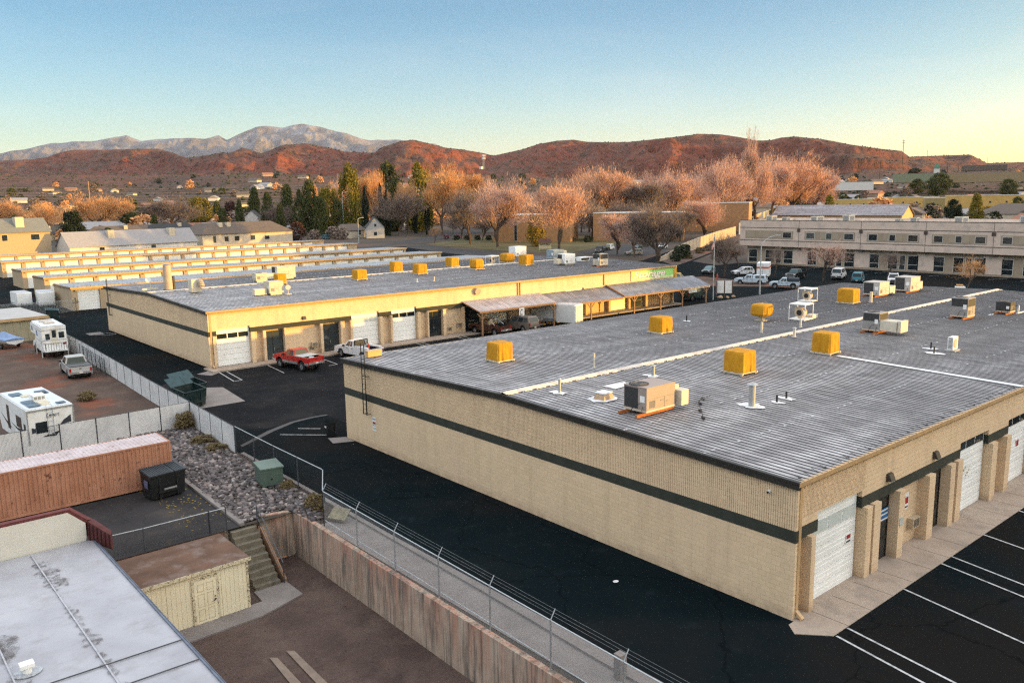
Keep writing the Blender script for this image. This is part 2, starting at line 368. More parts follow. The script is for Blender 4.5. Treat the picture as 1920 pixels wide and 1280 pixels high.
sheet('street', [[(90,205),(107,208),(138,250),(186,277),(235,318),(300,360),(290,378),(226,336),(187,297),(146,262),(113,240),(96,222)],
    [(118,110),(105,110),(118,150),(126,195),(136,234),(146,248),(150,240),(142,210),(136,180),(128,130)]], m_road, .022)
sheet('lawn', [[(143,180),(150,165),(210,195),(230,240),(215,275),(190,268),(152,246)]], m_grass, .03)
sheet('church_parking', [[(146,150),(152,164),(190,182),(200,172),(172,146),(150,138)]], m_road, .034)
sheet('planted_bank', [[(130,109),(141,122.5),(146,124.8),(166,135.7),(191.5,149),(229,169),(263,185),(262,180),(224,157.5),(169,129),(145.5,117),(131,110)]], m_dirt, .05)
sheet('parking_island', [[(97,79),(105,67),(104,56),(107.5,56),(109.5,72),(112.5,88),(108,90)]], m_dirt, .14, .14)
sheet('dirt_lot', [(-120, -6.35, 45.9, 97), (-120, -8, 97, 125)], m_dirt, .014)
sheet('yard_asphalt', [[(-60,HY),(-12.2,HY),(-11.95,34.6),(-12.3,45.6),(-60,45.6)]], m_asph2, .018)
sheet('concrete_apron', [(-9.05, -7.05, -40, 21.5)], m_conc2, .024)
sheet('alley_kerb', [[(-7.2,36.2),(-6.95,36.2),(-7.05,26),(-7.15,19),(-7.3,10),(-7.5,3),(-7.7,-40),(-8.0,-40),(-7.78,3),(-7.55,10),(-7.4,19),(-7.3,26)]], m_conc2, .12, .12)
sheet('sidewalk', [[(-.85,-.62),(.1,-1.68),(34,-1.72),(69,-1.75),(69,.9),(-.02,.9),(-.02,-.1),(-.4,-.1)]], m_conc, .035, .03)
sheet('sidewalk', [(1.6, 75, 63.95, 66.5)], m_conc, .16, .16)
sheet('concrete_slab', [[(-6.6,50.6),(-.84,50.5),(-.15,57.1),(-1.5,58.1),(-6.4,58.1)]], m_conc2, .02)
sheet('concrete_slab', [[(1.0,62.9),(2.3,63.9),(2.0,65.5),(.2,64.6)]], m_conc2, .024)
sheet('concrete_slab', [[(-1.45,34.2),(-.1,33.6),(.0,35.0),(-1.1,35.6)]], m_conc2, .024)
sheet('concrete_slab', [(-.9, .9, 99.2, 101.4)], m_conc2, .024)
sheet('yard_kerb', [[(-12.25,24.2),(-11.98,24.2),(-11.75,34.6),(-11.98,34.7)]], m_conc2, .15, .15)
sheet('valley_gutter', [[(-6.4,37.8),(-3.1,40.0),(-.9,41.2),(.8,41.45),(1.98,41.35),(1.98,41.7),(.7,41.8),(-1.1,41.55),(-3.4,40.4),(-6.4,38.2)]], mat_ground('gutter_concrete', [(.075,.07,.068),(.11,.10,.095),(.05,.047,.045)], .8, 9, .9), .018)
sheet('walkway', [[(-19.6,18.6),(-13.6,18.75),(-11.2,19.5),(-11.2,21.3),(-12.9,21.3),(-13.0,20.1),(-19.6,19.95)]], m_conc2, YARD_Z+.08, .08)
# joints scored in the front walk
b = MB()
for i in range(22): b.box(1.2+i*1.83, 1.225+i*1.83, -1.68, .0, .034, .0365)
struct(b.obj('sidewalk_joint', m_dark))
# painted bays
b = MB()
def stripe(p, q, w=.1, z=.03):
    p = Vector((*p, 0)); q = Vector((*q, 0)); d = (q-p).normalized(); n = Vector((-d.y, d.x, 0))*w/2
    b.quad((p+n).to_tuple()[:2]+(z,), (p-n).to_tuple()[:2]+(z,), (q-n).to_tuple()[:2]+(z,), (q+n).to_tuple()[:2]+(z,))
for p, q in (((.18,-1.75),(-.95,-7.5)), ((1.04,-1.72),(-.1,-8)), ((5.81,-1.7),(4.5,-7.9)), ((9.49,-1.7),(8.2,-7.6)), ((10.58,-1.7),(9.3,-7.6)), ((14.28,-1.7),(13.1,-7.3)), ((18.9,-1.7),(17.7,-7.3)), ((23.4,-1.7),(22.2,-7.3)),
             ((2.16,63.9),(1.57,58.76)), ((1.57,58.76),(2.36,58.8)), ((2.86,63.75),(2.36,58.8)), ((7.21,63.9),(6.71,59.05)), ((13.01,63.9),(12.64,59.25)), ((12.64,59.25),(11.6,59.1)), ((19.5,63.9),(19.0,59.2)), ((20.2,63.9),(19.8,59.2)), ((25.5,63.9),(25.0,59.2)),((26.2,63.9),(25.8,59.2)),((31.5,63.9),(31,59.2)),((32.3,63.9),(31.8,59.2)),
             ((-3.2,38.8),(-.4,36.0)), ((-1.5,39.4),(-.3,38.2)), ((.6,97.6),(-.6,99.9)), ((.6,97.6),(2.0,98.0)), ((2.0,98.0),(1.2,99.9))): stripe(p, q)
for k in range(14): stripe((142.5, 100-k*2.9*1.9), (147, 98.2-k*2.9*1.9), .12, .035)
struct(b.obj('parking_line', m_line))

# ---- far terrain: flat valley floor, red sandstone hills
def interp_az(pts):
    q = sorted(azel(x, y) for x, y in pts)
    return np.array([a for a, _ in q]), np.array([e for _, e in q])
_hill = [(-300,300),(-120,300),(0,301),(60,299),(90,294),(115,285),(140,281),(180,281),(230,280),(265,279),(295,279),(320,285),(350,296),(390,291),(415,286),(430,287),(455,277),(475,283),(490,288),(530,272),(575,269),(620,278),(645,284),(700,287),(720,275),(750,265),(775,262),(800,268),(835,277),(870,281),(905,287),(925,292),(935,290),(980,280),(1010,270),(1045,264),(1075,262),(1100,266),(1145,267),(1180,266),(1190,265),(1230,261),(1280,255),(1310,251),(1350,252),(1385,257),(1420,264),(1445,263),(1465,258),(1490,256),(1540,261),(1600,272),(1650,279),(1690,283),(1705,294),(1760,292),(1820,290),(1850,306),(1920,304),(2100,300),(2400,302)]
_foot = [(-300,330),(0,333),(150,334),(350,333),(500,330),(640,334),(800,338),(900,336),(1100,340),(1300,344),(1500,338),(1700,330),(1920,322),(2400,316)]
_dist = [(-300,300,4300),(0,300,4200),(120,300,4000),(300,300,3900),(345,300,3300),(420,300,2900),(640,300,2900),(760,300,2700),(900,300,3300),(1100,300,3300),(1190,300,3200),(1250,300,3000),(1430,300,2900),(1600,300,2800),(1690,300,2900),(1780,300,3300),(1900,300,3500),(2400,300,3800)]
ha, he = interp_az(_hill); fa, fe = interp_az(_foot)
_dq = sorted((azel(x, y)[0], d) for x, y, d in _dist); da = np.array([a for a, _ in _dq]); dd = np.array([d for _, d in _dq])
def vnoise(x, y, seed):
    xi = np.floor(x).astype(np.int64); yi = np.floor(y).astype(np.int64); xf = x-xi; yf = y-yi
    def h(a, b):
        n = (a*374761393 + b*668265263 + seed*974711) & 0x7fffffff
        n = ((n ^ (n >> 13))*1274126177) & 0x7fffffff
        return ((n ^ (n >> 16)) & 0xffff)/65535.0
    u = xf*xf*(3-2*xf); v = yf*yf*(3-2*yf)
    return (h(xi,yi)*(1-u)+h(xi+1,yi)*u)*(1-v)+(h(xi,yi+1)*(1-u)+h(xi+1,yi+1)*u)*v
def ridged(x, y, s, o=5):
    r = 0*x; a = 1.0; t = 0
    for i in range(o): r += a*(1-np.abs(2*vnoise(x/s, y/s, 11+i)-1)); t += a; a *= .5; s *= .5
    return r/t
def smooth(t): t = np.clip(t, 0, 1); return t*t*(3-2*t)
def polar_grid(azs, rs, fn):
    A, D = np.meshgrid(azs, rs, indexing='ij'); X = CAM[0]+D*np.cos(A); Y = CAM[1]+D*np.sin(A); Z = fn(A, D, X, Y)
    n, m = A.shape; vs = np.stack([X, Y, Z], -1).reshape(-1, 3)
    i, j = np.meshgrid(np.arange(n-1), np.arange(m-1), indexing='ij'); a = (i*m+j).ravel()
    return vs, np.stack([a, a+1, a+m+1, a+m], -1)
def np_obj(name, vs, fs, mat, smooth_=False):
    me = bpy.data.meshes.new(name); me.vertices.add(len(vs)); me.vertices.foreach_set('co', vs.astype(np.float32).ravel())
    nf, k = fs.shape; me.loops.add(nf*k); me.loops.foreach_set('vertex_index', fs.astype(np.int32).ravel())
    me.polygons.add(nf); me.polygons.foreach_set('loop_start', np.arange(0, nf*k, k, dtype=np.int32)); me.polygons.foreach_set('loop_total', np.full(nf, k, dtype=np.int32))
    me.materials.append(mat); me.update(calc_edges=True)
    if smooth_: me.polygons.foreach_set('use_smooth', [True]*nf)
    return link(name, me)
_cl = sorted((azel(x, 300)[0], v) for x, v in ((-300,.1),(100,.2),(330,.55),(420,.5),(640,.45),(760,.6),(880,.4),(930,.05),(1160,.1),(1200,.55),(1260,.95),(1440,1.0),(1600,.9),(1680,.6),(1740,.1),(2400,.1)))
cl_a = np.array([a for a, _ in _cl]); cl_m = np.array([v for _, v in _cl])
def land(A, D, X, Y):
    Dr = np.interp(A, da, dd); Hr = 16.43+Dr*np.interp(A, ha, he); F = .70*Dr; Hf = np.maximum(16.43+F*np.interp(A, fa, fe), 20)
    base = Hf*smooth((D-700)/(F-700))**1.15
    t = np.clip((D-F)/(Dr-F), 0, 1); dH = Hr-Hf
    rn = ridged(X, Y, 420, 5); r2 = ridged(X+900, Y-300, 120, 4); gul = ridged(A*3000+.12*D, D*.30+40*rn, 150, 4); big = vnoise(A*3000/330, D/900, 5)
    soft = .40*t**1.6+.60*smooth((t-.10-.40*(rn-.55))/.80)
    e1 = .30+.30*(vnoise(A*3000/210, 0*D, 9)-.5)+.10*(r2-.5); e2 = e1+.24
    rim = .10*t/.3+.34*smooth((t-e1)/.025)+.20*smooth((t-e2)/.03)+.36*smooth((t-e2)/(1.02-e2))
    m = np.interp(A, cl_a, cl_m); m = np.clip(m+.55*(big-.5)*(m > 0), 0, 1)
    sn_ = np.sin(math.pi*t)
    up = base+dH*np.clip(soft*(1-m)+rim*m, 0, 1.0)+dH*(.70*(gul-.60)*sn_**.6*(1-.45*m)+.30*(r2-.6)*sn_**.5+.26*(rn-.6)*sn_+.12*(ridged(X-70, Y+40, 48, 3)-.6)*sn_**.5)
    up = np.minimum(up, 16.43+D*(np.interp(A, ha, he)-.0016*(1-t)-.0012*(vnoise(X/90, Y/90, 3)-.2)*(t < .97)))
    back = np.clip((D-Dr)/900, 0, 1)
    z = np.where(D <= Dr, up, Hr-(Hr-60)*.6*smooth(back))
    z = np.where(D < F, base+(ridged(X, Y, 260, 4)-.55)*14*smooth((D-1000)/500), z)
    return np.where(D < 800, -.06, z)
azs = np.concatenate([np.radians(np.arange(-170, 8, 4.0)), np.radians(np.arange(8, 92, .13)), np.radians(np.arange(92, 191, 4.0))])
rs = np.concatenate([[75, 110, 200, 400], np.linspace(600, 1800, 24), np.linspace(1830, 3600, 170), np.linspace(3615, 4400, 30), [4800, 5400, 7000, 9500, 12000]])
vs, fs = polar_grid(azs, rs, land)
def mk_hill():
    m, t, b = nodes('red_sandstone'); tc = N(t, 'ShaderNodeTexCoord'); v = tc.outputs['Object']; g = N(t, 'ShaderNodeNewGeometry')
    sp = N(t, 'ShaderNodeSeparateXYZ'); t.links.new(g.outputs['Normal'], sp.inputs[0]); ps = N(t, 'ShaderNodeSeparateXYZ'); t.links.new(v, ps.inputs[0])
    steep = N(t, 'ShaderNodeMapRange'); steep.inputs[1].default_value = .95; steep.inputs[2].default_value = .78; t.links.new(sp.outputs[2], steep.inputs[0])
    soil = mix(t, noise(t, v, .006, 7, .6, .38, .62), (.130, .072, .053), (.110, .078, .058))
    soil = mix(t, math_(t, 'MULTIPLY', noise(t, v, .09, 4, .7, .52, .64), .75), soil, (.026, .024, .017))
    rk = mix(t, noise(t, v, .02, 7, .65, .35, .65), (.245, .088, .058), (.145, .052, .039))
    zz = N(t, 'ShaderNodeMapping'); zz.inputs['Scale'].default_value = (.002, .002, .12); t.links.new(v, zz.inputs[0])
    rk = mix(t, math_(t, 'MULTIPLY', noise(t, zz.outputs[0], 1.0, 4, .6, .45, .62), .6), rk, (.060, .020, .015))
    c = mix(t, steep.outputs[0], soil, rk)
    hi = N(t, 'ShaderNodeMapRange'); hi.inputs[1].default_value = 40; hi.inputs[2].default_value = 95; t.links.new(ps.outputs[2], hi.inputs[0])
    red = mix(t, noise(t, v, .004, 6, .6, .42, .58), (.20, .062, .038), (.12, .066, .046))
    c = mix(t, math_(t, 'MULTIPLY', hi.outputs[0], .55), c, red)
    c = mix(t, math_(t, 'MULTIPLY', noise(t, v, .035, 6, .75, .50, .62), .7), c, (.030, .022, .016)); c = mix(t, math_(t, 'MULTIPLY', noise(t, v, .06, 5, .75, .56, .68), .5), c, (.20, .10, .065)); c = mix(t, math_(t, 'MULTIPLY', noise(t, v, .12, 3, .7, .55, .66), .7), c, (.020, .020, .014))
    t.links.new(c, b.inputs['Base Color']); b.inputs['Roughness'].default_value = .95; b.inputs['Specular IOR Level'].default_value = .1
    bump(t, b, noise(t, v, .05, 8, .7, 0, 1), .9, 9.0); return m
m_hill = mk_hill()
struct(np_obj('red_hills', vs, fs, m_hill))
_mt = [(-300,296),(-150,294),(0,288),(20,282),(45,280),(95,267),(135,266),(180,264),(205,258),(238,253),(265,265),(290,261),(340,261),(365,259),(385,261),(410,253),(425,262),(445,252),(480,237),(500,235),(530,238),(565,233),(600,237),(630,247),(660,254),(693,262),(747,263),(800,270),(815,269),(840,280),(900,296),(1000,312),(1100,330)]
ma, me_ = interp_az(_mt)
MD = 20000.0
def mount(A, D, X, Y):
    H = 16.43+MD*(np.interp(A, ma, me_)+.0030*(ridged(A*20000, 0*A, 900, 4)-.62)); t = np.clip((D-13700)/(MD-13700), 0, 1)
    rn = ridged(X*1.0, Y, 2800, 6); r2 = ridged(A*20000+.25*D, D*.35, 820, 5)
    z = 60+(H-60)*(.35*t+.65*t**2.2)+(H-60)*(1.0*(rn-.62)+.62*(r2-.6))*np.sin(math.pi*t)**.6
    z = np.minimum(z, 16.43+D*(H-16.43)/MD)
    return np.where(D > MD, 60+(H-60)*np.clip(1-(D-MD)/3200, 0, 1), z)
azm = np.radians(np.arange(50, 90, .06)); rm = np.concatenate([np.linspace(13700, 20000, 130), [20900, 22100, 23300]])
vs, fs = polar_grid(azm, rm, mount)
def mk_mount():
    m, t, b = nodes('mountain_rock'); tc = N(t, 'ShaderNodeTexCoord'); v = tc.outputs['Object']; ps = N(t, 'ShaderNodeSeparateXYZ'); t.links.new(v, ps.inputs[0])
    c = mix(t, noise(t, v, .0011, 8, .65, .38, .62), (.060, .058, .066), (.125, .108, .106))
    h = N(t, 'ShaderNodeMapRange'); h.inputs[1].default_value = 700; h.inputs[2].default_value = 1750; t.links.new(ps.outputs[2], h.inputs[0])
    c = mix(t, math_(t, 'MULTIPLY', noise(t, v, .002, 8, .7, .46, .6), math_(t, 'MULTIPLY', h.outputs[0], .75)), c, (.27, .27, .29))
    t.links.new(c, b.inputs['Base Color']); b.inputs['Roughness'].default_value = .95; bump(t, b, noise(t, v, .004, 8, .7, 0, 1), .8, 80.0); return m
struct(np_obj('distant_mountain', vs, fs, mk_mount()))
# ------------------------------------------------------------------ block warehouses
def overhead_door(p, x0, x1, y, z0, z1, win, parent_name='overhead_door', m=None, row=None):
    """sectional door: five ribbed leaves, optional row of panes near the top"""
    b = MB(); h = z1-z0; n = max(4, round(h/.53)); s = h/n
    for i in range(n):
        b.box(x0, x1, y+.012, y+.06, z0+i*s+.012, z0+(i+1)*s-.012)
        for k in (.33, .67): b.box(x0+.02, x1-.02, y, y+.02, z0+i*s+s*k-.05, z0+i*s+s*k+.035)
    b.box(x0-.05, x1+.05, y+.06, y+.09, z0, z1)
    d = b.obj(parent_name, m or m_doorwhite, p)
    if win:
        w = MB(); g = MB(); zt = z0+(n-1)*s+.02 if win == 'top' else z0+(n-2)*s+.06
        for k in range(3):
            a = x0+.06+k*(x1-x0-.06)/3; c = a+(x1-x0-.06)/3-.1
            w.box(a, c, y-.012, y+.05, zt, zt+s-.06)
        w.obj('window_row', m_glass if win != 'pale' else M('pale_panes', (.52, .56, .53), .3, .05), d)
    return d
def entry_door(p, x0, x1, y, z0, h, sign=False):
    f = MB(); w = .06; mid = x0+(x1-x0)*.42
    for a in (x0, mid-.03, x1-w): f.box(a, a+w, y, y+.08, z0, z0+h)
    for z in (z0, z0+2.1, z0+h-w): f.box(x0, x1, y+.005, y+.075, z, z+w)
    f.box(mid, x1, y+.003, y+.07, z0+.95, z0+1.03)
    d = f.obj('entry_door', m_bronze, p)
    g = MB(); g.box(x0+w, x1-w, y+.03, y+.05, z0+.05, z0+h-w); g.obj('glass', m_glass, d)
    hb = MB(); hb.box(mid+.05, mid+.08, y-.05, y+.0, z0+.9, z0+1.2); hb.obj('handle', m_galv, d)
    return d
def wall_pack(p, x, y, z):
    b = MB(); b.add([(x-.22,y,z-.17),(x+.22,y,z-.17),(x+.22,y,z+.17),(x-.22,y,z+.17),(x-.19,y-.26,z-.15),(x+.19,y-.26,z-.15),(x+.19,y-.12,z+.15),(x-.19,y-.12,z+.15)],
        [(0,1,2,3),(4,7,6,5),(0,4,5,1),(2,6,7,3),(1,5,6,2),(0,3,7,4)])
    l = b.obj('wall_light', M('bronze_lamp', (.05,.04,.03), .5, .2), p)
    g = MB(); g.box(x-.15, x+.15, y-.235, y-.03, z-.19, z-.172); g.obj('lens', M('lamp_lens', (.5,.48,.42), .3, .05), l)
def warehouse(name, label, loc, Wd, L, ze, zr, sb, st, doors, fins, entries, grilles, lights, ribs_front, roofmat):
    t = thing(name, label, 'warehouse', loc)
    yf = .12; yr = .42; yw = Wd/2
    def zt(y): return zr-(zr-ze)*abs(y-yw)/yw-.10
    # end wall (x = 0): plain courses, painted band, ribbed courses up to the rake
    b = MB(); b.box(0, .3, 0, Wd, 0, sb); b.box(L-.3, L, 0, Wd, 0, sb); b.box(.3, L-.3, Wd-.3, Wd, 0, ze-.1)
    b.obj('lower_wall', m_block, t)
    b = MB(); y = 0.0; pts = []
    while y < Wd-.05:
        pts += [(0.0, y), (0.0, y+.078), (.022, y+.080), (.022, y+.100)]; y += .1016
    pts.append((0.0, Wd))
    for (xa, ya), (xb, yb) in zip(pts, pts[1:]): b.add([(xa,ya,st),(xb,yb,st),(xb,yb,zt(yb)),(xa,ya,zt(ya))], [(0,1,2,3)])
    b.poly([(L,0,sb),(L,Wd,sb),(L,Wd,zt(Wd)),(L,yw,zt(yw)),(L,0,zt(0))]); b.box(.024, .3, .001, .5, st, ze-.1)
    b.obj('ribbed_wall', m_block, t)
    # front wall
    segs = []; x = .301
    for d in sorted(doors): segs.append((x, d[0]-.05)); x = d[1]+.05
    segs.append((x, L))
    up = MB(); sp = MB(); rc = MB()
    for a, c in segs: up.box(a, c, yf, .5, st, ze-.12); sp = MB(); sp.box(a-.002, c+.002, yf-.018, .52, sb, st); sp.obj('painted_band', m_stripe, t); rc.box(a, c, yr, .6, 0, sb)
    for d in doors: up.box(d[0]-.05, d[1]+.05, yf, .5, d[2]+.02, ze-.12); rc.box(d[0]-.05, d[1]+.05, .62, .7, 0, d[2])
    sp = MB(); sp.box(-.018, .298, -.018, Wd+.018, sb, st)
    if ribs_front:
        x = .35
        while x < ribs_front: up.box(x, x+.075, yf-.022, yf, 4.06, ze-.2); x += .1016
    up.obj('front_wall', m_block, t); sp.obj('painted_band', m_stripe, t); rc.obj('recessed_wall', m_block, t)
    for a, c in fins: f = MB(); f.box(a, c, -.12, yr, 0, sb+.02); f.obj('pilaster', m_block, t)
    for d in doors: overhead_door(t, d[0], d[1], yr-.1, .03, d[2], d[3])
    for a, c in entries: entry_door(t, a, c, yr-.08, .03, 3.0)
    for i, x in enumerate(grilles):
        f = MB(); dz = .75 if i % 2 else .35
        f.box(x, x+.75, yr-(.30 if i % 2 else .03), yr, dz, dz+.5)
        g = f.obj('air_conditioner' if i % 2 else 'vent_grille', M('beige_paint', (.44,.35,.24), .7, .08), t)
        s = MB()
        for k in range(7): s.box(x+.09, x+.66, yr-(.315 if i % 2 else .045), yr-(.28 if i % 2 else .02), dz+.08+k*.055, dz+.10+k*.055)
        s.obj('louvre', m_dark, g)
    for x in lights: wall_pack(t, x, yf, 4.05)
    # rake trim, gutter, downspout
    for xx in (-.17, L+.02):
        b = MB()
        for a, c in ((-.15, yw), (yw, Wd+.15)):
            za = zt(a)+.10; zc = zt(c)+.10
            b.add([(xx,a,za-.30),(xx+.15,a,za-.30),(xx+.15,c,zc-.30),(xx,c,zc-.30),(xx,a,za+.03),(xx+.15,a,za+.03),(xx+.15,c,zc+.03),(xx,c,zc+.03)],
                  [(3,2,1,0),(4,5,6,7),(0,1,5,4),(1,2,6,5),(2,3,7,6),(3,0,4,7)])
            b.beam((xx-.02,a,za-.02),(xx-.02,c,zc-.02),.05,.10)
        b.obj('rake_trim', m_fascia, t)
    g = MB()
    prof = [(-.19, ze+.01), (-.05, ze+.01), (.119, ze-.02), (.119, ze-.26), (-.10, ze-.26), (-.17, ze-.18)]
    n = len(prof); g.add([(-.16, y, z) for y, z in prof]+[(L+.16, y, z) for y, z in prof], [(i,(i+1)%n,n+(i+1)%n,n+i) for i in range(n)]+[tuple(range(n)), tuple(range(2*n-1,n-1,-1))])
    g.obj('gutter', m_tan, t)
    g = MB(); g.box(-.16, L+.16, Wd, Wd+.17, ze-.22, ze); g.obj('gutter', m_tan, t)
    g = MB(); g.box(.18, .36, -.03, .10, .35, ze-.26); g.add([(.18,-.03,.35),(.36,-.03,.35),(.36,.10,.35),(.18,.10,.35),(.18,-.32,.12),(.36,-.32,.12),(.36,-.26,.02),(.18,-.26,.02)], [(0,1,5,4),(1,2,6,5),(2,3,7,6),(3,0,4,7),(4,5,6,7)])
    g.obj('downspout', m_tan, t)
    # roof: ribbed steel, two slopes
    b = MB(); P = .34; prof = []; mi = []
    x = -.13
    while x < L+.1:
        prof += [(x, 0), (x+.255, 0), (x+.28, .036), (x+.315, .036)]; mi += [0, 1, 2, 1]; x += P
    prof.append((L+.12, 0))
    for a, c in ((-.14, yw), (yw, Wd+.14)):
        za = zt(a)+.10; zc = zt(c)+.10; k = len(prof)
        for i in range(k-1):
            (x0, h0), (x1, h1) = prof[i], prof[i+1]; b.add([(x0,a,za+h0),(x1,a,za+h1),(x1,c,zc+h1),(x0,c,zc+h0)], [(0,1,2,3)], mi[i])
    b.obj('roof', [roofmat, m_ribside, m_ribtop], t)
    b = MB(); x = -.1
    prof = [(-.30,.055),(-.28,.075),(-.08,.105),(-.06,.13),(.06,.13),(.08,.105),(.28,.075),(.30,.055)]
    zz = zr-.005
    while x < L+.05:
        e = min(x+3.05, L+.1); k = len(prof); j = rng.uniform(-.008, .008)
        b.add([(x,yw+y,zz+z+j) for y, z in prof]+[(e,yw+y,zz+z+j) for y, z in prof], [(i,i+1,k+i+1,k+i) for i in range(k-1)])
        for y in (-1, 1):
            xx = x
            while xx < e-.2: b.box(xx+.15, xx+.85, yw+y*.30-.02, yw+y*.30+.02, zz-.0, zz+.056); xx += 1.02
        x = e
    b.obj('ridge_cap', M('ridge_flashing', (.56,.50,.43), .55, .1, 1.5, dirt=(.34,.30,.27)), t)
    return t, zt
def roof_ladder(p, y, z0, z1, out=.32):
    b = MB()
    for dy in (-.2, .2): b.tube((-out, y+dy, z0), (-out, y+dy, z1), .032, n=6)
    z = z0+.05
    while z < z1-.7: b.tube((-out, y-.2, z), (-out, y+.2, z), .016, n=5); z += .34
    for z in (z0+.02, z0+2.6):
        for dy in (-.2, .2): b.tube((-out, y+dy, z), (-.0, y+dy, z), .025, n=5)
    for dy in (-.235, .235): b.box(-out-.012, -out+.03, y+dy-.02, y+dy+.02, z0, z0+1.5)
    return b.obj('roof_ladder', M('ladder_black', (.012,.012,.012), .5, .2), p)
def wall_notice(p, x, y, z, w, h, face, bars, name='notice'):
    """small printed board on a wall; face 'x' looks to -x, 'y' looks to -y"""
    b = MB()
    if face == 'x': b.box(x-.02, x-.003, y-w/2, y+w/2, z-h/2, z+h/2)
    else: b.box(x-w/2, x+w/2, y-.02, y-.003, z-h/2, z+h/2)
    s = b.obj(name, m_white, p)
    for (k0, k1, c, nm) in bars:
        q = MB(); a, e = z-h/2+h*k0, z-h/2+h*k1
        if face == 'x': q.box(x-.026, x-.021, y-w*.40, y+w*.40, a, e)
        else: q.box(x-w*.40, x+w*.40, y-.026, y-.021, a, e)
        q.obj('print', M(nm, c, .6, .1), s)
    return s
RED = (.30,.02,.025); INK = (.05,.05,.05)
A_doors = [(1.85,5.35,3.95,'pale'), (15.55,19.05,3.95,'top'), (21.95,25.4,3.95,'top'), (35.6,39.1,3.95,'top'), (42.2,45.6,3.95,'top'), (55.8,59.3,3.95,'top'), (62.5,65.9,3.95,None)]
A_fins = [(1.0,1.32),(5.5,5.95),(6.15,6.75),(8.5,9.05),(11.55,12.2),(13.95,14.5),(14.8,15.4),(19.2,19.9),(21.2,21.85),(25.55,26.0),(26.5,27.1),(29,29.5),(32,32.5),(34.9,35.5),(39.2,39.8),(41.5,42.1),(45.7,46.3),(49,49.5),(55.1,55.7),(59.4,60),(61.8,62.4),(66,66.6)]
WA, ztA = warehouse('block_warehouse', 'near tan block warehouse with grey ribbed roof and dark band', (0,0,0), 34.8, 68.4, 5.7, 6.12, 3.19, 3.68,
    A_doors, A_fins, [(6.8,8.45),(12.25,13.9),(27.2,28.9),(46.4,48.2)], [9.25,10.6,30,31], [7.75,12.45,28,48], 5.6, m_roofA)
roof_ladder(WA, 31.6, 2.35, 7.2)
wall_notice(WA, 0, 31.0, 1.75, .42, .95, 'x', [(.50,.66,RED,'notice_red'), (.38,.42,INK,'notice_ink'), (.80,.92,(.35,.36,.38),'notice_grey'), (.10,.28,(.45,.5,.48),'notice_pale')])
wall_notice(WA, 10.35, .42, 2.15, .5, .8, 'y', [(.35,.75,RED,'notice_red'), (.1,.2,INK,'notice_ink')])
wall_notice(WA, 4.75, .315, 1.95, .42, .40, 'y', [(.5,.95,RED,'notice_red'), (.1,.3,INK,'notice_ink')])
wall_notice(WA, 24.1, .315, 2.2, .42, .36, 'y', [(.0,.95,RED,'notice_red')])
b = MB()
for k in range(5): b.cbox((17.0+.28*(k % 3)-.1*k, .316, 1.9+.22*(k//2)+.1*(k % 2)), (.12, .012, .07))
b.obj('peeling_decal', M('worn_decal', (.30,.24,.10), .8, .3), WA)
b = MB(); b.box(8.6, 8.95, -.15, -.121, 1.55, 1.95); b.obj('number_plate', M('plate_grey', (.45,.46,.42), .5), WA)
b = MB(); b.box(7.55, 8.4, .322, .335, 1.85, 2.45); s = b.obj('window_poster', M('poster_blue', (.02,.12,.30), .4, .2), WA, smooth=False)
q = MB()
for z in (1.93, 2.17, 2.36): q.box(7.6, 8.35, .312, .321, z-.035, z+.035)
q.obj('print', m_white, s)
b = MB(); b.tube((-.0,1.2,5.0),(-.12,1.2,5.0),.07,.05,10); b.tube((-.12,1.2,5.0),(-.16,1.2,4.96),.05,.04,10,1); b.obj('camera_dome', [m_white, m_black], WA)
# sealed seams and patches on the near roof
def roof_z(y, W_=34.8, ze=5.7, zr=6.12): return zr-(zr-ze)*abs(y-W_/2)/(W_/2)
def roof_quad(b, x0, x1, y0, y1, h=.012, f=roof_z):
    b.add([(x0,y0,f(y0)+h),(x1,y0,f(y0)+h),(x1,y1,f(y1)+h),(x0,y1,f(y1)+h)], [(0,1,2,3)])
b = MB(); roof_quad(b, 22.75, 23.2, -.1, 10.8, .055); b.obj('roof_sealant', m_seal, WA); b = MB(); q = [(5.3,14.2),(6.6,14.3),(6.9,15.0),(5.2,15.1)]
b.poly([(x,y,roof_z(y)+.05) for x, y in q]); b.obj('roof_sealant', m_seal, WA)
b = MB()
for i in range(112):
    x = -.03+i*.61
    for y in (4.3, 8.7, 13.0, 21.7, 26.1, 30.4):
        if rng.random() < .62:
            w = rng.uniform(.10, .30); b.add([(x-w/2, y-.05, roof_z(y)+.048), (x+w/2, y-.05, roof_z(y)+.048), (x+w/2, y+rng.uniform(.04,.09), roof_z(y)+.049), (x-w/2, y+.05, roof_z(y)+.049)], [(0,1,2,3)])
b.obj('sealed_screws', M('screw_sealant', (.42,.43,.45), .6, .15, 5), WA)
b = MB()
for i in range(60):
    x = .25+i*.61; b.tube((x, .02, 5.735), (x+.22, .42, 5.742), .012, n=4)
    if i % 3 == 0: b.box(x, x+.18, .1, .16, 5.73, 5.75)
b.obj('closure_strips', m_dark, WA)

